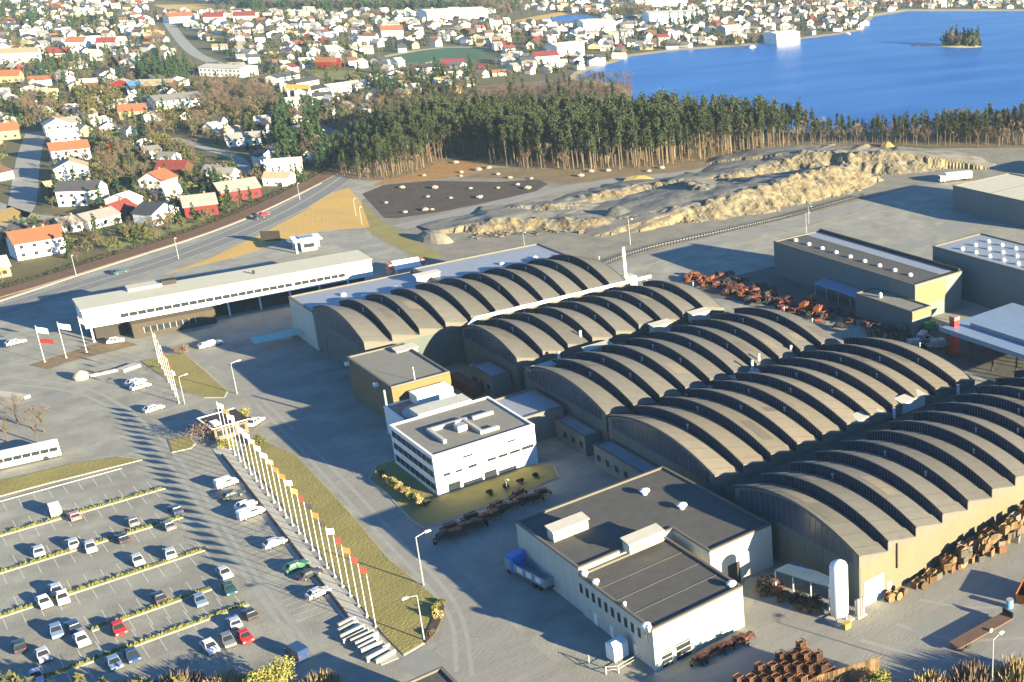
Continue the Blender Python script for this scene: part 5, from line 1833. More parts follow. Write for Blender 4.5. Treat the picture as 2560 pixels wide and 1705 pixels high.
for (p1, p2, d, hw, hr, rg, wc, rc, lb) in HERO:
    hero(p1, p2, d, hw, hr, rg, wc, rc, lb, 'building' if any(w in lb for w in ('building', 'block', 'hall', 'factory', 'slab', 'roof below', 'roof right')) else 'house', wins=(p1[1] > 180))
p = G(740, 283)
t = thing('gantry', 'yellow and white goal-shaped frame over the white tower-like house', 'gantry', (p.x, p.y, 0), -YAW)
for x in (-6.5, 6):
    mb = MB()
    mb.box(x, x + 0.9, 6, 6.9, 0, 13)
    part('post', mb, M_CREAM, t)
mb = MB()
mb.box(-6.5, 6.9, 6, 6.9, 13.003, 15.5)
part('beam', mb, FLAGM['yellow'], t)

# ground the random houses may not use (photo pixels)
NOGO = [[(p[0], p[1] - 6) for p in LAKE], [(760, 520), (830, 420), (790, 330), (1000, 250), (1150, 240), (1440, 190), (1600, 260), (3000, 260), (3000, 2000), (-300, 2000), (-300, 850)],
        [(-300, 830), (0, 725), (297, 636), (500, 570), (720, 480), (830, 415), (900, 430), (760, 560), (0, 860)],
        [(955, 165), (955, 138), (1110, 114), (1235, 116), (1240, 172)], [(755, 205), (755, 170), (955, 170), (955, 205)], [(340, 205), (345, 155), (460, 150), (480, 212)],
        [(500, 290), (480, 205), (560, 195), (680, 200), (690, 262), (700, 300), (640, 320)], [(1350, 60), (1350, 34), (1510, 34), (1510, 60)], [(370, 35), (370, 5), (650, 5), (650, 30)],
        [(560, 30), (560, -80), (1280, -80), (1280, 30)], [(1270, 66), (1270, 30), (1430, 26), (1340, 62)], [(1100, 270), (1200, 200), (1440, 182), (1610, 200), (1610, 290)]]
ROADS = [([(92, 330), (75, 380), (66, 430), (60, 480), (48, 525), (0, 575)], 9), ([(-40, 500), (40, 530), (120, 545), (230, 545), (330, 525)], 8), ([(420, 55), (445, 90), (480, 128), (520, 150), (560, 165)], 14),
         ([(430, 345), (520, 372), (590, 395), (612, 420)], 8)]
ROADW = [([G(*p) for p in pl], w) for pl, w in ROADS]


def near_road(x, y):
    for pl, w in ROADW:
        for i in range(len(pl) - 1):
            a, b = pl[i], pl[i + 1]
            dx, dy = b.x - a.x, b.y - a.y
            t_ = max(0, min(1, ((x - a.x) * dx + (y - a.y) * dy) / (dx * dx + dy * dy)))
            if math.hypot(x - a.x - t_ * dx, y - a.y - t_ * dy) < w:
                return True
    return False


SHAPES = [(11.0, 8.0, 4.6, 3.0), (9.0, 8.0, 5.2, 3.2), (13.0, 8.5, 3.2, 2.6), (10.0, 9.0, 5.4, 2.6), (15.0, 9.0, 4.8, 3.0), (8.0, 7.0, 4.4, 3.2)]
WCOL = ['white'] * 17 + ['cream'] * 2 + ['grey', 'red', 'brown']
RCOL = ['dark'] * 7 + ['grey'] * 8 + ['tan'] * 4 + ['orange'] + ['red'] + ['brown'] * 3 + ['pale'] * 6
HCAND, TC = [], []
gy = 420.0
while gy < 2300:
    step = 19.0 if gy < 900 else 21.0
    gx = -100.0
    while gx < 1700:
        x, y = gx + random.uniform(-6, 6), gy + random.uniform(-6, 6)
        px, py = proj((x, y, 0))
        gx += step
        if not (-60 < px < 2620 and -25 < py < 720):
            continue
        if any(inside((px, py), q) for q in NOGO):
            continue
        if any(math.hypot(x - a, y - b) < r + 7 for a, b, r in USED):
            continue
        if near_road(x, y):
            continue
        HCAND.append((math.hypot(x, y), x, y, px, py))
    gy += step
HCAND.sort()
mass_v, mass_f, mass_m, moff = [], [], [], 0
wk, rk = list(HW), list(HR)
cname = {'white': 'white', 'cream': 'cream', 'grey': 'grey', 'red': 'red', 'brown': 'brown', 'blue': 'blue'}
rname = {'dark': 'charcoal', 'grey': 'grey', 'tan': 'tan', 'orange': 'orange-tiled', 'red': 'red-tiled', 'brown': 'brown', 'pale': 'pale', 'blue': 'blue'}
nh = 0
for d_, x, y, px, py in HCAND:
    if random.random() < (0.42 if d_ < 700 else 0.22):
        for q in range(4):
            TC.append((d_, x + random.uniform(-9, 9), y + random.uniform(-9, 9)))
        continue
    sh = random.choice(SHAPES)
    wc, rc = random.choice(WCOL), random.choice(RCOL)
    rg = random.choice('xy')
    rz = random.choice((-YAW, 0.0, RAD(-20), RAD(-70))) + random.uniform(-0.15, 0.15)
    k_ = 0.7 if d_ < 900 else 0.78
    m = house_parts(*sh, wc, rc, rg)
    if nh < 250:
        zone = 'near the railway' if py > 420 else ('on the middle slope of the left-hand town' if px < 760 and py > 200 else ('in the upper left-hand town' if px < 760 else 'in the town behind the sports ground'))
        lb = '%s house with %s %s roof %s' % (cname[wc], 'an' if rc == 'orange' else 'a', rname[rc], zone)
        t = thing('house', lb, 'house', (x, y, 0), rz, '%s %s-roofed houses %s' % (cname[wc], rname[rc], zone))
        t.scale = (k_,) * 3
        link('wall', m[0], t)
        rf_ = link('roof', m[1], t)
        if d_ < 620:
            link('chimney', m[2], rf_)
        if d_ < 760:
            wl_ = t.children[0]
            for q in range(3):
                link('window', me_win, wl_, (-sh[0] / 2 + (q + 0.5) * sh[0] / 3, -sh[1] / 2 - 0.02, 1.1)) if rg == 'x' else None
            if nh % 2:
                po = link('porch', me_porch[wc], t, (sh[0] / 2 - 1.5, -sh[1] / 2 - 1.2, 0)) if rg == 'x' else link('porch', me_porch[wc], t, (sh[0] / 2 + 1.2, 0, 0))
        nh += 1
    else:
        R_ = np.array([[cos(rz), -sin(rz), 0], [sin(rz), cos(rz), 0], [0, 0, 1]]) * k_
        for mbq, mi in ((m[3], wk.index(wc)), (m[4], len(wk) + rk.index(rc))):
            mass_v.append(np.array(mbq.v) @ R_.T + np.array((x, y, 0)))
            mass_f += [tuple(i + moff for i in f) for f in mbq.f]
            mass_m += [mi] * len(mbq.f)
            moff += len(mbq.v)
    for q in range(8):
        if random.random() < (0.85 if d_ < 900 else 0.42):
            a_ = random.uniform(0, 6.28)
            TC.append((d_, x + cos(a_) * random.uniform(7, 14), y + sin(a_) * random.uniform(7, 14)))
me = bpy.data.meshes.new('far_houses')
me.from_pydata(np.concatenate(mass_v).tolist(), [], mass_f)
for k in wk:
    me.materials.append(HW[k])
for k in rk:
    me.materials.append(HR[k])
me.polygons.foreach_set('material_index', mass_m)
me.update()
tag(link('far_houses', me), 'crowd of small far houses spread over the distant town', 'houses', kind='stuff')

# --- trees in the town
TC.sort()
cnt = {'spruce': 0, 'olive': 0, 'bare': 0}
far = []
tl = {'spruce': ('dark green conifer between the houses of the town', 'conifers among the town houses'), 'olive': ('olive-green bushy tree in a town garden', 'bushy trees in the town gardens'),
      'bare': ('leafless brown tree in a town garden', 'leafless trees in the town gardens')}
for d_, x, y in TC:
    px, py = proj((x, y, 0))
    if any(inside((px, py), q) for q in (NOGO[0], NOGO[1], NOGO[2], NOGO[3], NOGO[4])) or near_road(x, y):
        continue
    kind = random.choices(['spruce', 'olive', 'bare'], [0.25, 0.45, 0.30])[0]
    sc = random.uniform(0.6, 1.15) * {'spruce': 0.75, 'olive': 0.95, 'bare': 0.85}[kind]
    if cnt[kind] < 110:
        plant_tree(kind, (x, y, 0), sc, tl[kind][0], tl[kind][1])
        cnt[kind] += 1
    else:
        far.append((kind, (x, y, 0), sc))
# thickets read in the photograph: (px range, py range, number, kinds, scale)
for (xa, xb, ya, yb, n_, kinds, s0, s1) in ((345, 470, 165, 208, 60, ['spruce'], 0.9, 1.3), (500, 690, 225, 300, 110, ['bare', 'bare', 'olive'], 0.9, 1.5), (690, 870, 290, 425, 130, ['spruce', 'bare', 'spruce'], 1.0, 1.5),
                                           (200, 300, 240, 300, 40, ['olive'], 1.0, 1.6), (60, 140, 260, 320, 30, ['olive', 'bare'], 1.0, 1.6), (380, 560, 290, 400, 60, ['olive', 'olive', 'bare'], 0.8, 1.4),
                                           (240, 340, 360, 470, 40, ['olive', 'bare'], 0.8, 1.2), (120, 200, 150, 190, 25, ['olive', 'spruce'], 0.9, 1.3), (0, 700, 300, 630, 420, ['olive', 'olive', 'bare', 'spruce'], 0.45, 0.95), (0, 900, 120, 300, 420, ['olive', 'olive', 'bare', 'spruce'], 0.6, 1.1), (0, 130, 20, 70, 60, ['spruce', 'olive'], 1.0, 1.6),
                                           (150, 300, 55, 85, 40, ['spruce', 'olive'], 1.0, 1.5), (380, 440, 85, 130, 40, ['bare'], 1.0, 1.5), (1010, 1180, 185, 245, 60, ['olive', 'bare', 'spruce'], 0.8, 1.3),
                                           (1780, 1900, 80, 118, 40, ['bare', 'olive'], 1.0, 1.5), (1200, 1330, 2, 40, 50, ['bare'], 1.4, 2.2), (1530, 1640, 20, 48, 50, ['bare', 'olive'], 1.3, 2.0),
                                           (1650, 1800, 48, 72, 50, ['spruce', 'bare'], 1.0, 1.6), (1990, 2260, 2, 26, 50, ['bare'], 1.2, 1.8), (880, 1010, 205, 250, 30, ['spruce', 'olive'], 0.9, 1.4)):
    for k in range(n_):
        p = G(random.uniform(xa, xb), random.uniform(ya, yb))
        if any(math.hypot(p.x - a, p.y - b) < r for a, b, r in USED) or inside(proj(p), NOGO[1]) or inside(proj(p), NOGO[2]) or inside(proj(p), NOGO[3]) or near_road(p.x, p.y):
            continue
        far.append((random.choice(kinds), (p.x, p.y, 0), random.uniform(s0, s1)))
tree_mass('town_trees', far, 'scattered thickets and far garden trees across the town', 'trees')
# hedge line above the railway
hl = []
for i in range(len(rail_P) - 1):
    a, b = rail_P[i], rail_P[i + 1]
    n_ = int((b - a).length / 1.5) + 1
    for k in range(n_):
        p = a.lerp(b, k / n_)
        d_ = (b - a).normalized()
        nn = Vector((-d_.y, d_.x, 0)) * (5.2 + random.uniform(-0.4, 0.4))
        hl.append((p + nn, 0))
mb = clumps([(p.x, p.y, 0.55) for p, _ in hl], [0.8] * len(hl), 16, 0.3, 0.8, 5)
t = thing('railway_hedge', 'low dark hedge running along the far side of the railway', 'hedge', (0, 0, 0))
o = part('foliage', mb, mat('dark_hedge', (0.045, 0.04, 0.02), 0.95, (0.03, 0.03, 0.015), 0.5), t)
o['kind'] = 'stuff'

# --- dark wooded hill at the top edge
P0, P1 = G(560, 24), G(1262, 26)
d_ = (P1 - P0).normalized()
nn = Vector((-d_.y, d_.x, 0))
hv, hf = [], []
n1_, n2_ = 60, 10
for i in range(n1_ + 1):
    for j in range(n2_ + 1):
        q = P0.lerp(P1, i / n1_) + nn * (j * 30)
        e = min(1, i / 6, (n1_ - i) / 6)
        hv.append((q.x, q.y, e * 50 * (1 - (1 - min(j / 6, 1)) ** 2) + 5 * mnoise.noise(Vector((i * .4, j * .6, 0))) * (j > 0) - 0.1))
for i in range(n1_):
    for j in range(n2_):
        a = i * (n2_ + 1) + j
        hf.append((a, a + n2_ + 1, a + n2_ + 2, a + 1))
mb = MB()
mb.add(hv, hf)
struct('far_hill', mb, M_HILL)
hw_ = []
for k in range(900):
    i, j = random.randrange(n1_ + 1), random.randrange(0, 6)
    v = hv[i * (n2_ + 1) + j]
    hw_.append((random.choice(['spruce', 'spruce', 'spruce', 'bare']), (v[0] + random.uniform(-15, 15), v[1] + random.uniform(-15, 15), v[2] - 1.0), random.uniform(1.0, 1.7)))
tree_mass('hill_forest', hw_, 'dark forest covering the far hillside', 'forest')

# ================================================================== VEHICLES
def car_proto(colour, van=False):
    key = ('car', colour, van)
    if key in HM:
        return HM[key]
    b = MB()
    L2 = 2.15
    if van:
        prof = [(-L2, 0.35), (-L2, 1.75), (-L2 + 0.15, 1.9), (1.0, 1.9), (1.45, 1.1), (L2, 0.95), (L2, 0.35)]
    else:
        prof = [(-L2, 0.32), (-L2 - 0.02, 0.75), (-L2 + 0.1, 0.92), (-1.6, 0.98), (0.85, 0.95), (1.95, 0.78), (L2, 0.6), (L2, 0.32)]
    n_ = len(prof)
    W_ = 0.86
    b.add([(x, -W_, z) for x, z in prof] + [(x, W_, z) for x, z in prof], [tuple(range(n_ - 1, -1, -1)) if False else tuple(range(n_)), tuple(range(2 * n_ - 1, n_ - 1, -1))] + [(i, n_ + i, n_ + (i + 1) % n_, (i + 1) % n_) for i in range(n_)])
    g = MB()
    if van:
        g.box(1.0, 1.25, -0.88, 0.88, 1.15, 1.6)
        g.box(-0.2, 0.9, -0.88, 0.88, 1.2, 1.65)
    else:
        lo = [(-1.75, -0.80), (0.95, -0.80), (0.95, 0.80), (-1.75, 0.80)]
        hi = [(-1.25, -0.64), (0.15, -0.64), (0.15, 0.64), (-1.25, 0.64)]
        g.add([(x, y, 0.955) for x, y in lo] + [(x, y, 1.40) for x, y in hi], [(3, 2, 1, 0), (4, 5, 6, 7), (0, 1, 5, 4), (1, 2, 6, 5), (2, 3, 7, 6), (3, 0, 4, 7)])
        b.add([(x * 1.02, y * 1.03, 1.385) for x, y in hi] + [(x, y * 0.97, 1.46) for x, y in hi], [(3, 2, 1, 0), (4, 5, 6, 7), (0, 1, 5, 4), (1, 2, 6, 5), (2, 3, 7, 6), (3, 0, 4, 7)])
        for sx in (-1, 1):                                  # roof pillars
            for (xa, xb) in ((-1.74, -1.27), (0.94, 0.16)):
                b.tube((xa, sx * 0.80, 0.95), (xb, sx * 0.65, 1.40), 0.06, 0.06, 4)
            b.tube((-0.45, sx * 0.82, 0.95), (-0.45, sx * 0.66, 1.40), 0.06, 0.06, 4)
    HM[key] = (b.mesh('body', [CARM[colour]]), g.mesh('glass', [M_GLASS]))
    return HM[key]


mb = MB()
mb.tube((0, -0.1, 0), (0, 0.1, 0), 0.32, 0.32, 12)
me_tyre = mb.mesh('wheel', [M_BLACK])
mb = MB()
mb.tube((0, -0.115, 0), (0, 0.115, 0), 0.18, 0.18, 8)
me_rim = mb.mesh('rim', [M_METAL])
me_lamp = MB().box(-0.03, 0.03, -0.16, 0.16, -0.07, 0.07).mesh('headlight', [M_WHITE])
me_tail = MB().box(-0.03, 0.03, -0.14, 0.14, -0.08, 0.08).mesh('tail_light', [M_RED])


def car(p, rz, colour, label, van=False, group='cars in the car park', scale=1.0):
    b, g = car_proto(colour, van)
    t = thing('van' if van else 'parked_car', label, 'van' if van else 'car', p, rz, group)
    t.scale = (scale * random.uniform(0.9, 1.06), scale, scale * random.uniform(0.94, 1.12))
    link('body', b, t)
    link('glass', g, t)
    for x in (-1.3, 1.32):
        for y in (-0.8, 0.8):
            w = link('wheel', me_tyre, t, (x, y, 0.32))
            link('rim', me_rim, w)
    for y in (-0.62, 0.62):
        link('headlight', me_lamp, t, (2.15, y, 0.66 if not van else 0.8))
        link('tail_light', me_tail, t, (-2.17, y, 0.75 if not van else 1.0))
    return t


Q = lambda x, y: G(x / 2.68, 1120 + (y + 14) / 2.68)
CARS = [
    (375, 425, 'white', 90, 1, 'white box van alone near the lawn'), (500, 455, 'pink', 90, 0, 'faded red car just right of the white box van'), (262, 690, 'silver', 90, 0, 'silver car at the left of the second planted strip'),
    (490, 640, 'silver', 90, 0, 'silver car second from the left on the second strip'), (610, 665, 'silver', -90, 0, 'silver car facing the camera left of the planting gap'), (822, 605, 'dark', 90, 0, 'dark car with a pale roof in the middle of the second strip'),
    (890, 495, 'grey', 90, 0, 'grey car just above the second planted strip'), (1130, 520, 'grey', 90, 0, 'grey car on the right end of the second strip'), (1178, 412, 'navy', 90, 0, 'navy car at the right end, closest to the lawn'),
    (925, 752, 'silver', -90, 0, 'silver car alone above the middle strip'), (1140, 705, 'silver', 90, 0, 'pale car beside the right end of the middle strip'), (1508, 840, 'silver', -90, 0, 'silver estate facing the camera at the drive'),
    (1540, 945, 'teal', -90, 0, 'dark teal car right behind the silver estate'), (1342, 1020, 'blue', -90, 0, 'blue-grey car left of the dark teal car'), (1068, 1000, 'dark', 90, 0, 'black car alone below the middle strip'),
    (300, 1035, 'white', -90, 0, 'white car, left of two side by side at the left'), (425, 1008, 'white', -90, 0, 'white car, right of two side by side at the left'), (378, 945, 'silver', 90, 0, 'silver car backing onto the white pair'),
    (382, 1232, 'blue', -90, 0, 'blue-grey car in the shade left of the bright white car'), (495, 1195, 'navy', 90, 0, 'dark navy car between blue-grey and white cars'), (552, 1290, 'white', -90, 0, 'bright white car with a dark rear window in the shade'),
    (800, 1215, 'red', -90, 0, 'bright red car alone at the fourth strip'), (135, 1330, 'dark', 90, 0, 'black car at the lower left under the tree shade'), (293, 1392, 'silver', -90, 0, 'silver car at the lower left beside the black car'),
    (768, 1440, 'blue', -90, 0, 'pale blue car, left of two in the bottom shade'), (890, 1398, 'navy', -90, 0, 'dark blue car, right of two in the bottom shade'), (1412, 1335, 'white', -90, 0, 'white car at the left of the four-car cluster'),
    (1528, 1290, 'grey', -90, 0, 'charcoal estate second in the four-car cluster'), (1645, 1268, 'red', -90, 0, 'dark red car at the right of the four-car cluster'), (1572, 1168, 'silver', 90, 0, 'silver car behind the four-car cluster'),
    (1678, 1115, 'dark', 90, 0, 'black car at the right end behind the cluster'), (250, 1540, 'silver', -90, 0, 'silver car at the bottom left corner of the car park'),
    (1520, 240, 'white', 8, 1, 'long white van nose-in to the flag walk'), (1560, 315, 'dark', 8, 0, 'dark car between the white van and white cars by the flags'), (1650, 385, 'white', 8, 0, 'white car by the flag walk, upper of two'),
    (1685, 442, 'white', 8, 1, 'white van by the flag walk, below the white car'), (1845, 640, 'silver', 8, 0, 'silver car alone by the flag walk'), (1990, 795, 'green', 8, 0, 'dark green car by the flag walk'),
    (2080, 845, 'dark', 8, 0, 'black car tucked under the dark green car by the flags'), (2135, 975, 'silver', 8, 0, 'silver car nearest the lower end of the flag walk'),
]
for (x, y, colr, rz, van, lb) in CARS:
    car(Q(x, y), RAD(rz + random.uniform(-4, 4)), colr, lb, bool(van), scale=0.94 if not van else 1.0)
car(G(744, 1640), RAD(100), 'navy', 'small blue van alone at the bottom of the car park', True)
for (px, py, rz, colr, lb) in ((352, 966, 12, 'white', 'white car parked beside the upper flag lawn'), (385, 1022, 12, 'silver', 'silver car by the foot of the upper flag row'),
                               (340, 955, 12, 'silver', 'silver car behind the white car by the flag lawn'), (535, 858, 5, 'white', 'white car parked at the showroom forecourt'), (520, 862, 5, 'silver', 'silver car left of the white one at the showroom forecourt'),
                               (290, 852, -12, 'white', 'white car left of the showroom entrance hall'), (40, 855, 10, 'silver', 'silver car left of the three tall flags'), (745, 830, 60, 'red', 'red car by the annex corner'),
                               (640, 1055, 40, 'white', 'white car behind the gatehouse'), (660, 535, 25, 'red', 'red car on the main road'), (648, 542, 25, 'dark', 'black car just behind the red one on the main road'),
                               (300, 678, 20, 'teal', 'dark car on the main road above the showroom')):
    car(G(px, py + 5), RAD(rz), colr, lb, group='cars around the site')
# bus
p1, p2 = G(-40, 1186), G(155, 1142)
rz = math.atan2(p2.y - p1.y, p2.x - p1.x)
t = thing('coach', 'long white coach parked beside the left lawn', 'coach', (p1.x, p1.y, 0), rz)
LB = (p2 - p1).length
mb = MB()
mb.box(0, LB, 0, 2.5, 0.45, 3.3)
mb.box(0.3, LB - 0.3, 0.2, 2.3, 3.3, 3.5)
part('body', mb, M_WHITE, t)
k = 0.6
while k < LB - 1.6:
    mb = MB()
    mb.box(k, k + 1.4, -0.02, 0.01, 1.6, 2.5)
    part('window', mb, M_GLASS, t)
    k += 1.5
mb = MB()
mb.box(LB - 0.01, LB + 0.02, 0.2, 2.3, 1.3, 2.9)
part('windscreen', mb, M_GLASS, t)
for x in (2.2, LB - 2.6):
    for y in (0.1, 2.4):
        w = link('wheel', me_tyre, t, (x, y, 0.5))
        w.scale = (1.55,) * 3
for y in (0.4, 2.1):
    link('headlight', me_lamp, t, (LB + 0.02, y, 0.8))
# tipper trailer with blue front
pa, pb = G(1262, 1440), G(1370, 1490)
t = thing('tipper_truck', 'truck with a bright blue headboard and an open grey body beside the workshop', 'truck', (pa.x + 2.2, pa.y - 1.5, 0), RAD(-82))
mb = MB()
for bx in ((0, 9.0, -1.3, 1.3, 1.2, 1.4), (0, 9.0, -1.3, -1.2, 1.403, 2.9), (0, 9.0, 1.2, 1.3, 1.403, 2.9), (8.9, 9.0, -1.197, 1.197, 1.403, 2.9)):
    mb.box(*bx)
body = part('tipper_body', mb, M_LEAD, t)
for k in range(3):
    mb = MB()
    mb.box(1.2 + k * 2.6, 2.7 + k * 2.6, -1.37, -1.303, 1.7, 2.7)
    part('side_panel', mb, M_WHITE, body)
mb = MB()
mb.box(-0.6, -0.003, -1.4, 1.4, 1.0, 4.0)
mb.box(-1.8, -0.603, -1.4, 1.4, 3.5, 4.0)
part('headboard', mb, M_BLUE, t)
mb = MB()
mb.box(-2.6, -0.7, -1.2, 1.2, 0.9, 3.0)
cab = part('cab', mb, M_LEAD, t)
mb = MB()
mb.box(-2.65, -2.603, -1.1, 1.1, 1.9, 2.8)
part('windscreen', mb, M_GLASS, cab)
mb = MB()
mb.box(-2.4, 9.0, -0.5, 0.5, 0.7, 1.0)
part('chassis', mb, M_DARK, t)
for x in (-1.7, 5.6, 7.0):
    for y in (-1.05, 1.05):
        w = link('wheel', me_tyre, t, (x, y, 0.52))
        w.scale = (1.6, 1.6, 1.6)
# fenced white tank in front of workshop
p = G(1545, 1645)
t = thing('white_cabinet', 'white cube-shaped tank inside a small fenced pen', 'tank', (p.x, p.y, 0), RAD(5))
mb = MB()
mb.box(-1.3, 1.3, -1.1, 1.1, 0.4, 3.0)
part('cabinet', mb, M_WHITE, t)
mb = MB()
mb.add([(-1.35, -1.15, 3.0), (1.35, -1.15, 3.0), (1.35, 1.15, 3.0), (-1.35, 1.15, 3.0), (-1.0, 0, 3.35), (1.0, 0, 3.35)], [(0, 1, 5, 4), (2, 3, 4, 5), (0, 4, 3), (1, 2, 5), (3, 2, 1, 0)])
part('lid', mb, M_WHITE, t)
for x in (-1.1, 0.9):
    mb = MB()
    mb.box(x, x + 0.2, -0.9, 0.9, 0, 0.397)
    part('foot', mb, M_METAL, t)
t = thing('pen_fence', 'low wire fence around the white cube-shaped tank', 'fence', (p.x, p.y, 0), RAD(5))
cor = [(-3.6, 2.4), (-3.6, -2.0), (-2.2, -3.2), (2.2, -3.2)]
for i in range(len(cor)):
    mb = MB()
    mb.box(cor[i][0] - 0.08, cor[i][0] + 0.08, cor[i][1] - 0.08, cor[i][1] + 0.08, 0, 1.4)
    part('post', mb, M_CREAM, t)
for i in range(3):
    for z in (0.7, 1.3):
        mb = MB()
        mb.tube((*cor[i], z), (*cor[i + 1], z), 0.05, 0.05, 5)
        part('rail', mb, M_CREAM, t)

# ================================================================== FLAGS AND LAMPS
b0, b1 = G(940, 1568), G(913, 1534)
L0 = G(548, 1112)
NPOLE = 24
cols = ['white', 'red', 'red', 'orange', 'red', 'white', 'black', 'orange', 'black', 'red', 'yellow', 'white', 'orange', 'orange', 'pink', 'white', 'white', 'pink', 'white', 'white', 'pink', 'white', 'orange', 'white']
pole_m = MB()
pole_m.tube((0, 0, 0.1), (0, 0, 9.8), 0.07, 0.04, 8)
me_pole = pole_m.mesh('pole', [M_WHITE])
base_m = MB()
base_m.lathe((0, 0, 0), [(0.3, 0), (0.3, 0.1), (0.2, 0.25)], 8)
me_base = base_m.mesh('foot', [M_KERB])
fin_m = MB()
fin_m.lathe((0, 0, 9.8), [(0.05, 0), (0.13, 0.1), (0.05, 0.22)], 8)
me_fin = fin_m.mesh('finial', [FLAGM['yellow']])


def flag_mesh(colr, w=1.5, h=1.0, droop=0.6, ph=0.0):
    key = ('flag', colr, w, h, droop, ph)
    if key not in HM:
        mb = MB()
        n_ = 8
        V_ = []
        for side in (0.012, -0.012):
            for i in range(n_ + 1):
                t_ = i / n_
                for zz in (0, -h):
                    V_.append((w * t_ * (1 - 0.25 * droop), 0.16 * sin(t_ * 7 + ph) * t_ + side, 9.6 + zz - droop * w * t_ * 0.8))
        q = 2 * (n_ + 1)
        f = []
        for i in range(n_):
            a = 2 * i
            f += [(a, a + 1, a + 3, a + 2), (q + a + 2, q + a + 3, q + a + 1, q + a), (a, a + 2, q + a + 2, q + a), (a + 3, a + 1, q + a + 1, q + a + 3)]
        f += [(1, 0, q, q + 1), (2 * n_, 2 * n_ + 1, q + 2 * n_ + 1, q + 2 * n_)]
        mb.add(V_, f)
        HM[key] = mb.mesh('flag', [FLAGM[colr]])
    return HM[key]


def flagpole(p, colr, label, group, sc=1.0, w=1.6, h=1.1, droop=0.6, rz=0.3):
    t = thing('flagpole', label, 'flagpole', p, 0, group)
    t.scale = (sc,) * 3
    link('pole', me_pole, t)
    link('foot', me_base, t)
    link('finial', me_fin, t)
    if colr:
        f = link('flag', flag_mesh(colr, w, h, droop, random.choice((0, 1.5, 3))), t)
        f.rotation_euler = (0, 0, rz + random.uniform(-0.2, 0.2))
    return t


ordn = ['first', 'second', 'third', 'fourth', 'fifth', 'sixth', 'seventh', 'eighth', 'ninth', 'tenth', 'eleventh', 'twelfth', 'thirteenth', 'fourteenth', 'fifteenth', 'sixteenth', 'seventeenth', 'eighteenth', 'nineteenth',
        'twentieth', 'twenty-first', 'twenty-second', 'twenty-third', 'twenty-fourth']
for k in range(NPOLE):
    q = (k / (NPOLE - 1))
    p = Vector((b0.x, b0.y, 0)).lerp(Vector((L0.x + 1.2, L0.y, 0)), q)
    colr = None if k == 0 else cols[k]
    flagpole(p, colr, '%s white flagpole of the long row counted from its near end, %s' % (ordn[k], 'without a flag' if not colr else 'flying a %s flag' % colr), 'flagpoles along the flag walk', droop=random.uniform(0.5, 1.0))
a, b = G(398, 908), G(448, 1008)
for k in range(7):
    p = a.lerp(b, k / 6)
    colr = ['white', 'pink', 'white', 'red', 'pink', 'red', 'white'][k]
    flagpole(p, colr, '%s flagpole from the far end of the short row on the upper lawn' % ordn[k], 'flagpoles on the upper lawn', 0.86, w=0.8, h=1.1, droop=0.9)
for (px, py, colr, lb) in ((112, 905, 'white', 'tall flagpole, leftmost of three before the showroom, with a white flag'), (166, 895, 'white', 'tall flagpole, middle of three before the showroom'), (217, 881, 'white', 'tall flagpole, rightmost of three at the showroom corner')):
    flagpole(G(px, py), colr, lb, 'tall flags before the showroom', 1.0, w=2.8, h=1.5, droop=0.35, rz=-0.7)
p = G(112, 905)
tag(part('pennant', MB().add([(0.1, -0.02, 5.2), (3.4, -0.02, 4.9), (3.4, -0.02, 6.2), (0.1, -0.02, 6.4), (0.1, 0.02, 5.2), (3.4, 0.02, 4.9), (3.4, 0.02, 6.2), (0.1, 0.02, 6.4)],
                              [(0, 1, 2, 3), (7, 6, 5, 4), (0, 4, 5, 1), (3, 2, 6, 7), (1, 5, 6, 2), (0, 3, 7, 4)]), FLAGM['red'], None, loc=(p.x, p.y, 0), rz=-0.75),
    'faded red banner hung halfway up the leftmost tall flagpole', 'banner')

lampm = MB()
lampm.tube((0, 0, 0), (0, 0, 8.6), 0.13, 0.08, 8)
me_lp = lampm.mesh('pole', [M_METAL])
lampm = MB()
lampm.tube((0, 0, 8.55), (-1.5, 0, 8.9), 0.06, 0.05, 6)
me_arm = lampm.mesh('arm', [M_METAL])
lampm = MB()
lampm.box(-2.3, -1.4, -0.22, 0.22, 8.78, 9.0)
me_head = lampm.mesh('lamp_head', [M_WHITE])


def lamp(p, sc, rz, label, group='street lamps'):
    t = thing('street_lamp', label, 'street lamp', p, rz, group)
    t.scale = (sc,) * 3
    link('pole', me_lp, t)
    link('arm', me_arm, t)
    link('lamp_head', me_head, t)


for (px, py, sc, rz, lb) in ((593, 985, 0.92, 180, 'lamp post at the tip of the upper flag lawn'), (1059, 1463, 1.1, 180, 'lamp post on the lawn edge beside the service drive'), (1061, 1602, 0.98, 0, 'lamp post by the flower bed at the end of the strip lawn'),
                             (1271, 1250, 0.55, 90, 'low lamp post in front of the office'), (191, 690, 0.8, 90, 'lamp post beside the railway above the showroom'), (447, 648, 0.85, 90, 'lamp post on the main road opposite the golden grass'),
                             (905, 562, 0.8, 90, 'lamp post at the corner of the golden grass, right of two'), (890, 540, 0.8, 90, 'lamp post at the corner of the golden grass, left of two'), (1576, 612, 1.1, 90, 'lamp post on the gravel below the middle of the quarry'),
                             (1312, 622, 0.7, 90, 'lamp post on the gravel behind the far annex'), (2016, 585, 0.95, 90, 'lamp post behind the long store'), (462, 1010, 0.8, 180, 'lamp post beside the near end of the short flag row'),
                             (2480, 1720, 1.0, 180, 'lamp post in the goods yard by the bare bushes'), (2022, 560, 0.8, 90, 'thin lamp post on the gravel lot edge'), (750, 500, 0.8, 90, 'lamp post by the bend of the main road')):
    lamp(G(px, py), sc, RAD(rz), lb)

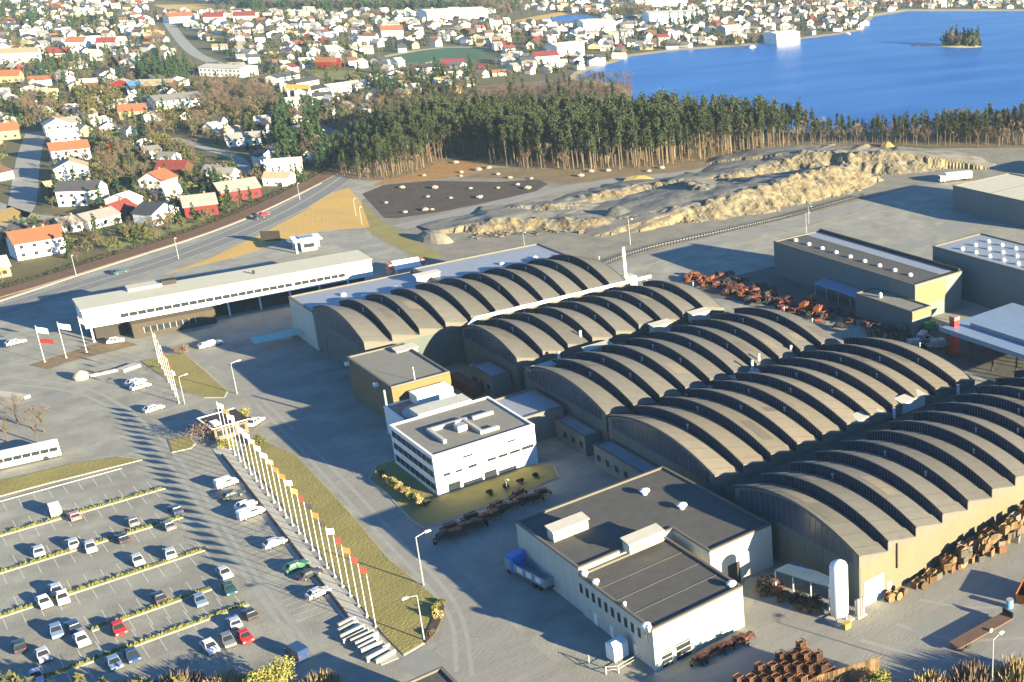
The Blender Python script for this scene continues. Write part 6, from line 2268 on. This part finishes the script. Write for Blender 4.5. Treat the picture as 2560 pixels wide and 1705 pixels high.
for (pa_, pb_, w, h_, nb, lb) in (((225, 942), (300, 926), 0.9, 0.6, 6, 'low pale wall running from the white stone towards the upper flag lawn'), ((302, 930), (345, 915), 2.4, 0.8, 4, 'broad pale planter wall beside the head of the upper flag lawn'),
                                  ((-10, 985), (70, 996), 1.4, 0.7, 5, 'low cream wall at the left edge of the forecourt')):
    A, B = G(*pa_), G(*pb_)
    t = thing('low_wall', lb, 'low wall', A)
    d_ = B - A
    for k in range(nb):
        mb = MB()
        mb.rbox(d_ * ((k + 0.5) / nb), (d_.length / nb - 0.03, w, h_), math.atan2(d_.y, d_.x))
        part('block', mb, M_KERB, t)
p = G(205, 948)
mb = MB()
mb.lathe((0, 0, 0), [(1.5, 0), (1.7, 0.8), (1.2, 1.8), (0.3, 2.3)], 10)
mb.v = [(x * (1 + 0.2 * mnoise.noise(Vector((x, y, z)))), y * 0.8, z) for x, y, z in mb.v]
tag(part('standing_stone', mb, M_BOUL, None, loc=(p.x, p.y, 0)), 'big white stone on the forecourt at the end of the low pale wall', 'stone')
# dark kerb fence along the flag walk
A, B = G(556, 1140), G(868, 1542)
t = thing('kerb_wall', 'long low dark wall between the car park and the flag walk', 'low wall', A)
d_ = B - A
n_ = 40
for k in range(n_):
    mb = MB()
    mb.rbox(d_ * ((k + 0.5) / n_), (d_.length / n_ - 0.04, 0.3, 0.55), math.atan2(d_.y, d_.x))
    part('block', mb, M_DARK, t)

# ================================================================== YARD CLUTTER
# timber sleepers / beam stacks at the near end of the flag walk
mb = MB()
mb.box(-1.9, 1.9, -0.22, 0.22, 0.0, 0.9)
me_bm = mb.mesh('concrete_beam', [M_KERB])
for k in range(12):
    p = G(862, 1562).lerp(G(958, 1648), k / 11)
    o = link('concrete_beam', me_bm, None, (p.x + random.uniform(-0.5, 0.5), p.y, 0.02), RAD(8 + random.uniform(-6, 6)))
    o.scale = (random.uniform(0.75, 1.1), random.uniform(0.6, 1.2), random.uniform(0.5, 1.2))
    tag(o, 'pale concrete beam in the row at the near end of the flag walk', 'concrete beam', 'beams at the end of the flag walk')

# flower bed with stones and shrubs
bed = [(1100, 1500), (1112, 1520), (1100, 1560), (1085, 1590), (1065, 1610), (1060, 1595), (1078, 1560), (1092, 1520)]
P = [G(*p) for p in bed]
mbk = MB()
mbk.prism([(p.x, p.y) for p in P], 0, 0.3)
struct('flower_bed', mbk, M_SOIL)


def shrub(p, r, h, m, label, name='shrub', cat='shrub', group=None, seed=0, per=60, leaf=0.16):
    t = thing(name, label, cat, p, random.uniform(0, 6.28), group)
    rr = random.Random(seed)
    C = [(rr.uniform(-r, r) * 0.6, rr.uniform(-r, r) * 0.6, rr.uniform(0.3, 0.75) * h) for _ in range(6)]
    part('crown', clumps(C, [r * 0.65] * 6, per, leaf, h / (2 * r), seed + 1), m, t)
    mb = MB()
    for c in C[:4]:
        mb.tube((0, 0, 0), c, 0.06, 0.02, 4)
    part('trunk', mb, M_BARK, t)
    return t


for k, (px, py, r, h, m, lb) in enumerate([(1096, 1548, 0.9, 1.6, M_TAN, 'rust-brown shrub in the flower bed, nearer the drive'), (1090, 1525, 0.8, 1.2, M_YELF, 'green shrub in the flower bed below the lamp'), (1075, 1588, 0.7, 1.0, M_TWIG, 'pinkish shrub at the lamp foot in the flower bed'),
                                           (1105, 1510, 0.7, 0.9, M_OLIVE, 'olive shrub at the tip of the flower bed')]):
    shrub(G(px, py), r, h, m, lb, seed=k)
for k, (px, py, r, h, m, lb) in enumerate([(507, 1105, 2.6, 4.6, M_TWIG, 'brown bare bush left of the gatehouse'), (605, 1045, 2.0, 2.6, M_YELF, 'yellow-green bush behind the gatehouse'), (570, 1120, 1.6, 2.2, M_YELF, 'yellow-green bush before the gatehouse'),
                                           (650, 1110, 1.4, 2.0, M_OLIVE, 'dark green bush right of the gatehouse'), (455, 885, 1.8, 2.6, M_TWIG, 'brown bush at the head of the upper flag lawn')]):
    shrub(G(px, py), r, h, m, lb, seed=20 + k, per=110)
for k in range(9):
    p = G(955 + k * 12.5 + random.uniform(-4, 4), 1195 + k * 9 + random.uniform(-4, 4))
    shrub((p.x, p.y, 0.15), 0.8, 2.0 + random.uniform(-0.4, 0.6), M_TAN if k % 3 else M_YELF, 'straw-yellow shrub in the row left of the white office', group='shrubs left of the office', seed=40 + k)
for k in range(6):
    p = G(1045 + k * 22, 1262 - k * 2 + random.uniform(-5, 5)) if k < 2 else G(1150 + k * 38, 1265 - k * 14)
    shrub((p.x, p.y, 0.15), 0.7, 1.0, M_OLIVE, 'low dark shrub at the foot of the white office front', group='shrubs before the office', seed=60 + k)
# left bare trees, near the coach
for k, (px, py, sc) in enumerate([(20, 1105, 0.95), (95, 1108, 1.0), (110, 1080, 0.85), (45, 1060, 0.9), (-30, 1090, 1.0)]):
    t = plant_tree('bare', G(px, py), sc, 'pinkish leafless tree behind the white coach', 'leafless trees behind the coach')
# bottom-edge bushes and dry reeds
def reeds(p, r, h, m, label, seed, n_=520):
    t = thing('dry_thicket', label, 'thicket', p, 0)
    rr = random.Random(seed)
    mb = MB()
    for k in range(n_):
        a_, q = rr.uniform(0, 6.28), rr.random() ** 0.5 * r
        b_ = Vector((cos(a_) * q, sin(a_) * q, 0))
        hh = 0.8 * h * rr.uniform(0.4, 1.05) * (1 - 0.35 * (q / r) ** 2)
        tip = b_ * 1.25 + Vector((rr.uniform(-.5, .5), rr.uniform(-.5, .5), hh))
        w = Vector((rr.uniform(-1, 1), rr.uniform(-1, 1), 0)).normalized() * 0.07
        mid = b_.lerp(tip, 0.6)
        mb.add([b_ - w, b_ + w, mid + w * 1.6, tip, mid - w * 1.6], [(0, 1, 2, 4), (4, 2, 3)])
    o = part('stems', mb, m, t)
    o['kind'] = 'stuff'
    return t


shrub(G(680, 1738), 3.0, 4.8, M_YELF, 'yellow-green round bush at the bottom edge of the car park', seed=80, per=420, leaf=0.2)
shrub(G(2190, 1740), 2.2, 4.4, M_YELF, 'green bush in front of the rusty frame stacks', seed=84, per=420, leaf=0.2)
for k, (px, py, r, h, lb) in enumerate([(800, 1735, 2.4, 4.4, 'tan dry thicket right of the yellow-green bush'), (440, 1730, 3.4, 3.2, 'wide tan thicket at the bottom edge, left of the yellow-green bush'), (560, 1728, 2.8, 3.4, 'tan twiggy thicket just left of the yellow-green bush'),
                                        (320, 1738, 2.6, 2.6, 'low tan thicket at the shaded bottom of the car park'), (2430, 1712, 3.2, 4.4, 'dry tan thicket at the bottom right, left of the corner one'), (2545, 1705, 3.0, 5.2, 'dry tan thicket in the bottom right corner'),
                                        (2330, 1728, 2.8, 3.6, 'low dry thicket between the green bush and the right thickets'), (2075, 1745, 2.0, 4.2, 'tan reeds before the rusty frame stacks')]):
    reeds(G(px, py), r, h, M_TAN if k % 3 != 1 else M_TWIG, lb, 90 + k)
# off-frame trees whose shadows lie on the car park
for k, (px, py, sc) in enumerate([(60, 1800, 1.2), (230, 1830, 1.2), (-120, 1700, 1.2), (350, 1815, 1.1), (470, 1820, 1.1), (600, 1850, 1.1), (290, 1800, 1.0), (540, 1815, 1.0)]):
    plant_tree('olive', G(px, py), sc * 1.2, 'olive tree below the bottom left edge', 'trees below the car park')
for k, (px, py, h) in enumerate([(1000, 1840, 9)]):
    p = G(px, py)
    t, c = block('near_hall', 'flat-roofed building at the bottom edge casting shade over the lot', 'building', [(p.x - 7, p.y - 14), (p.x + 8, p.y - 14), (p.x + 8, p.y + 3), (p.x - 7, p.y + 3)], 5.6, M_CREAM, M_FLAT)


# farm implements in a row
def implement(p, rz, m, label, group, sc=1.0):
    t = thing('farm_implement', label, 'farm implement', p, rz, group)
    t.scale = (sc,) * 3
    key = ('impl', m.name)
    if key not in HM:
        f = MB()
        f.box(-1.6, 1.6, -0.12, 0.12, 0.75, 0.95)
        f.box(-1.6, 1.6, 0.7, 0.9, 0.75, 0.95)
        f.tube((-1.2, 0, 0.85), (0, -1.5, 1.1), 0.09, 0.09, 5)
        f.tube((1.2, 0, 0.85), (0, -1.5, 1.1), 0.09, 0.09, 5)
        f.tube((0, 0, 0.9), (0, 0.1, 1.9), 0.1, 0.1, 5)
        g = MB()
        for k in range(6):
            x = -1.4 + k * 0.56
            g.tube((x, 0, 0.75), (x + 0.1, 0.35, 0.05), 0.07, 0.04, 4)
            g.tube((x, 0.8, 0.75), (x + 0.1, 1.15, 0.05), 0.07, 0.04, 4)
        h_ = MB()
        h_.box(-1.0, 1.0, -0.2, 0.8, 1.0, 1.6)
        HM[key] = (f.mesh('frame', [m]), g.mesh('tine', [M_DARK]), h_.mesh('hopper', [m]))
    a, b, c = HM[key]
    link('frame', a, t)
    o = link('tine', b, t)
    o['kind'] = 'stuff'
    link('hopper', c, t)
    for x in (-1.75, 1.75):
        w = link('wheel', me_tyre, t, (x, 0.3, 0.4))
        w.rotation_euler = (0, 0, pi / 2)
    return t


k = 0
for (px, py) in ((1112, 1352), (1140, 1345), (1165, 1330), (1192, 1322), (1215, 1305), (1238, 1298), (1258, 1282), (1285, 1275), (1308, 1262), (1335, 1258), (1355, 1245), (1128, 1330), (1180, 1305), (1245, 1275), (1300, 1245)):
    implement(G(px, py), RAD(random.uniform(-30, 30)), M_DKRED if k % 3 else M_DARK, 'dark red-brown farm implement in the row between office and workshop', 'farm implements between office and workshop', 1.1)
    k += 1
for k in range(26):
    t_ = random.random()
    px, py = 1430 + t_ * 190, 1070 + t_ * 130 + random.uniform(-12, 16)
    implement(G(px, py), RAD(random.uniform(0, 180)), M_DARK if k % 2 else M_DKRED, 'dark farm implement in the shade below the arched gables', 'farm implements below the gables', 1.0)
# orange implements behind the halls
for k in range(54):
    t_ = random.random()
    px, py = 1680 + t_ * 320, 680 + t_ * 92 + random.uniform(-14, 18)
    implement(G(px, py), RAD(random.uniform(-90, 90)), M_ORMACH, 'orange farm implement in the yard behind the arched halls', 'orange implements behind the halls', 0.9)
for k in range(420):
    px, py = random.uniform(1780, 2290), random.uniform(660, 880)
    if py < 672 + (px - 1780) * 0.21 or py > 748 + (px - 1850) * 0.33:
        continue
    q = G(px, py)
    if q.x > 206:
        continue
    implement(q, RAD(random.uniform(-90, 90)), random.choice((M_DKRED, M_DARK, M_DKRED)), 'dark implement in the shaded yard before the long store', 'implements in the shaded yard', 1.1)
for (px, py) in ((2050, 815), (2015, 805), (2030, 790)):
    implement(G(px, py - 25, 0), RAD(30), M_ORMACH, 'bright orange machine just behind the middle hall end', 'machines behind the middle hall', 1.8)
# green machines
for (px, py, m, lb, sc) in ((2268, 822, M_GREENP, 'green machine with a pale bonnet below the yellow shed end', 1.8), (2295, 800, M_GREENP, 'green machine just under the yellow shed end', 1.7), (2325, 822, M_GREENP, 'dark green machine right of the pair under the shed end', 1.9),
                        (2310, 850, M_LEAD, 'grey-blue machine among the green machines', 1.9), (2345, 868, M_LEAD, 'grey-blue machine nearest the red column', 1.9), (2285, 865, M_LEAD, 'grey-blue machine behind the pale-roofed hall', 1.7)):
    implement(G(px, py + 8), RAD(random.uniform(-40, 40)), m, lb, 'machines below the shed end', sc)

# crates and drums along the yellow wall
mb = MB()
for z in (0.0, 0.38, 0.76):
    mb.box(-0.6, 0.6, -0.6, -0.55, z + 0.05, z + 0.36)
    mb.box(-0.6, 0.6, 0.55, 0.6, z + 0.05, z + 0.36)
    mb.box(-0.6, -0.55, -0.548, 0.548, z + 0.05, z + 0.36)
    mb.box(0.55, 0.6, -0.548, 0.548, z + 0.05, z + 0.36)
mb.box(-0.548, 0.548, -0.548, 0.548, 0.0, 0.9)
me_cr = mb.mesh('wooden_crate', [M_WOOD])
me_cr2 = mb.mesh('wooden_crate', [M_RUST])
me_cr3 = mb.mesh('wooden_crate', [mat('weathered_grey_wood', (0.16, 0.145, 0.12), 0.9, (0.10, 0.09, 0.075), 1.0, rnd=0.4)])
mb = MB()
mb.tube((0, -0.5, 0.75), (0, 0.5, 0.75), 0.45, 0.45, 12)
mb.tube((0, -0.6, 0.75), (0, -0.5, 0.75), 0.75, 0.75, 14)
mb.tube((0, 0.5, 0.75), (0, 0.6, 0.75), 0.75, 0.75, 14)
me_dr = mb.mesh('cable_drum', [M_WOOD])
nc = 0
for (xa, ya, xb, yb, n_, hmax) in ((2340, 1425, 2400, 1385, 26, 2), (2400, 1400, 2450, 1360, 30, 3), (2450, 1385, 2540, 1330, 62, 4), (2285, 1455, 2330, 1435, 8, 1), (2520, 1320, 2580, 1290, 30, 4), (2210, 1490, 2260, 1470, 5, 1)):
    for k in range(n_):
        t_ = random.random()
        p = G(xa + (xb - xa) * t_, ya + (yb - ya) * t_ + random.uniform(0, 26))
        if p.y > 122.6:
            p.y = 122.6 - random.uniform(0, 2)
        lev = random.randrange(hmax)
        dr = random.random() < 0.3
        o = link('cable_drum' if dr else 'wooden_crate', me_dr if dr else random.choice((me_cr, me_cr, me_cr2, me_cr3)), None, (p.x, p.y, lev * 1.14), RAD(random.uniform(-25, 25)))
        o.scale = (random.uniform(0.9, 1.3),) * 3
        if dr:
            tag(o, 'wooden cable drum heaped along the yellow hall wall', 'cable drum', 'drums along the yellow wall')
        else:
            tag(o, 'open wooden crate heaped along the yellow hall wall', 'crate', 'crates along the yellow wall')
        nc += 1
# stacked rusty frames at the bottom
fm = MB()
for sx in (-0.55, 0.55):
    for sy in (-0.55, 0.55):
        fm.box(sx - 0.06, sx + 0.06, sy - 0.06, sy + 0.06, 0, 1.15)
for z in (0.05, 1.0):
    fm.box(-0.49, 0.49, -0.6, -0.5, z, z + 0.12)
    fm.box(-0.49, 0.49, 0.5, 0.6, z, z + 0.12)
    fm.box(-0.6, -0.5, -0.49, 0.49, z, z + 0.12)
    fm.box(0.5, 0.6, -0.49, 0.49, z, z + 0.12)
fm.box(-0.46, 0.46, -0.46, 0.46, 0.18, 0.8, 1)
me_fr = fm.mesh('stacking_frame', [M_RUST, mat('rusty_castings', (0.055, 0.032, 0.02), 0.9, (0.03, 0.02, 0.015), 2.0, rnd=0.4)])
fc = G(1985, 1745)
i0 = 0
for i in range(11):
    for j in range(6):
        for lev in range(3 if (i + j) % 3 else 4):
            p = Vector((fc.x - 7.5 + i * 1.32, fc.y - 1.5 + j * 1.32, lev * 1.17))
            if random.random() < 0.06:
                continue
            o = link('stacking_frame', me_fr, None, p, RAD(random.uniform(-4, 4)))
            tag(o, 'rust-orange steel stacking frame in the big pile at the bottom edge', 'stacking frame', 'rusty frames in the bottom pile')
# upright pallets right of it
pm = MB()
for k in range(6):
    pm.box(-0.55 + k * 0.2, -0.42 + k * 0.2, -0.06, 0.0, 0, 3.4)
for z in (0.3, 1.6, 3.0):
    pm.box(-0.6, 0.6, 0.003, 0.1, z, z + 0.14)
me_pl = pm.mesh('tall_pallet', [M_WOOD])
pa, pb = G(2040, 1738), G(2192, 1690)
for k in range(13):
    p = pa.lerp(pb, k / 12)
    o = link('tall_pallet', me_pl, None, p, math.atan2(pb.y - pa.y, pb.x - pa.x) + random.uniform(-0.05, 0.05))
    o.scale = (0.95, 1, 1)
    tag(o, 'tall slatted pallet standing in the row right of the rusty frames', 'pallet', 'tall pallets beside the rusty frames')
# flatbed trailer
p = G(2440, 1585)
pa, pb = G(2385, 1628), G(2520, 1552)
rz = math.atan2(pb.y - pa.y, pb.x - pa.x)
t = thing('flatbed_trailer', 'rusty brown flatbed trailer parked in the goods yard', 'trailer', (pa.x, pa.y, 0), rz)
LT = (pb - pa).length
mb = MB()
mb.box(0, LT, -1.2, 1.2, 0.95, 1.15)
part('deck', mb, mat('trailer_brown', (0.17, 0.10, 0.07), 0.8, (0.11, 0.07, 0.05), 0.8), t)
for y in (-0.7, 0.6):
    mb = MB()
    mb.box(0, LT, y, y + 0.12, 0.65, 0.947)
    part('chassis_beam', mb, M_RUST, t)
mb = MB()
mb.box(LT - 0.15, LT, -1.2, 1.2, 1.153, 2.1)
part('headboard', mb, M_DARK, t)
for x in (1.0, 2.2):
    for y in (-0.95, 0.95):
        w = link('wheel', me_tyre, t, (x, y, 0.45))
        w.scale = (1.4,) * 3
mb = MB()
mb.box(LT * 0.55, LT * 0.55 + 0.6, -1.3, -1.203, 0.9, 1.5)
part('lamp_board', mb, M_WHITE, t)
# orange skip and blue drum at the right edge
p = G(2570, 1490)
t = thing('skip', 'orange skip at the right edge of the goods yard', 'skip', (p.x, p.y, 0), RAD(25))
mb = MB()
mb.add([(-3.0, -1.1, 0.3), (3.0, -1.1, 0.3), (3.0, 1.1, 0.3), (-3.0, 1.1, 0.3), (-3.6, -1.3, 2.3), (3.6, -1.3, 2.3), (3.6, 1.3, 2.3), (-3.6, 1.3, 2.3)], [(3, 2, 1, 0), (0, 1, 5, 4), (1, 2, 6, 5), (2, 3, 7, 6), (3, 0, 4, 7)])
part('body', mb, M_ORMACH, t)
for y in (-1.36, 1.28):
    mb = MB()
    mb.box(-3.6, 3.6, y, y + 0.09, 2.15, 2.35)
    part('rim', mb, M_RUST, t)
mb = MB()
mb.box(-2.6, 2.6, -0.9, 0.9, 0, 0.297)
part('skid', mb, M_DARK, t)
p = G(2524, 1518)
t = thing('oil_drum', 'blue drum standing before the orange skip', 'drum', (p.x, p.y, 0))
mb = MB()
mb.lathe((0, 0, 0), [(0.6, 0), (0.6, 0.5), (0.64, 0.52), (0.64, 0.56), (0.6, 0.58), (0.6, 1.5)], 16)
part('barrel', mb, mat('pale_blue_paint', (0.16, 0.42, 0.66), 0.5, (0.13, 0.36, 0.58), 1.0), t)
mb = MB()
mb.lathe((0, 0, 1.503), [(0.63, 0), (0.63, 0.06), (0.5, 0.07)], 16)
part('lid', mb, M_METAL, t)
# scrap between workshop and yellow-walled hall, and along the workshop front
for k in range(22):
    t_ = random.random()
    p = G(1900 + t_ * 160, 1475 + t_ * 60 + random.uniform(-14, 14))
    o = link('wooden_crate', me_cr, None, (p.x, p.y, 0.02), random.uniform(0, 3))
    o.scale = (random.uniform(0.7, 1.2), random.uniform(0.7, 1.2), random.uniform(0.5, 1.0))
    tag(o, 'crate in the clutter under the pale blue canopy', 'crate', 'crates under the canopy')
for k in range(12):
    t_ = k / 11
    implement(G(1745 + t_ * 130, 1652 - t_ * 58 + random.uniform(0, 8)), RAD(random.uniform(0, 90)), M_DKRED, 'dark red scrap implement along the cream workshop front', 'scrap along the workshop front', 0.75)
for k in range(14):
    t_ = random.random()
    implement(G(1905 + t_ * 150, 1462 + t_ * 62 + random.uniform(-12, 14)), RAD(random.uniform(0, 180)), random.choice((M_DARK, M_DKRED)), 'dark machine part stored under the blue side canopy', 'machine parts under the canopy', 0.8)
# yard cars and trailers to the right of the quarry
for (px, py, rz, colr, lb) in ((2322, 417, 10, 'red', 'red car at the far end of the quarry'), (2300, 420, 5, 'white', 'white car left of the red one at the quarry end')):
    car(G(px, py), RAD(rz), colr, lb, group='cars by the quarry')
p1, p2 = G(2352, 458), G(2430, 450)
rz = math.atan2(p2.y - p1.y, p2.x - p1.x)
t = thing('lorry', 'long white lorry in the shade beside the big warehouse', 'lorry', (p1.x, p1.y, 0), rz)
LB = (p2 - p1).length
mb = MB()
mb.box(2.8, LB, 0, 2.5, 1.0, 4.0)
part('box_body', mb, M_WHITE, t)
mb = MB()
mb.box(0, 2.4, 0.05, 2.45, 0.6, 3.0)
cab = part('cab', mb, M_WHITE, t)
mb = MB()
mb.box(-0.03, -0.002, 0.2, 2.3, 1.7, 2.7)
part('windscreen', mb, M_GLASS, cab)
for x in (1.2, LB - 2.5, LB - 1.2):
    for y in (0.2, 2.3):
        w = link('wheel', me_tyre, t, (x, y, 0.5))
        w.scale = (1.55,) * 3
# boats and a landing stage at the hotel shore
for k, (px, py) in enumerate(((1880, 120), (1884, 119), (2118, 86), (2150, 74))):
    p = G(px, py)
    mb = MB()
    mb.add([(-3, -1, 0.1), (2, -1, 0.1), (4, 0, 0.3), (2, 1, 0.1), (-3, 1, 0.1), (-3, -1.2, 1), (2, -1.2, 1), (4.6, 0, 1.2), (2, 1.2, 1), (-3, 1.2, 1)], [(4, 3, 2, 1, 0), (0, 1, 6, 5), (1, 2, 7, 6), (2, 3, 8, 7), (3, 4, 9, 8), (4, 0, 5, 9), (5, 6, 7, 8, 9)])
    t = thing('boat', 'small white boat moored at the far lake shore', 'boat', (p.x, p.y, 0.1), k, 'boats at the far shore')
    part('hull', mb, M_WHITE, t)
    mb = MB()
    mb.box(-1.5, 0.8, -0.7, 0.7, 1.003, 2.0)
    part('cabin', mb, M_WHITE, t)
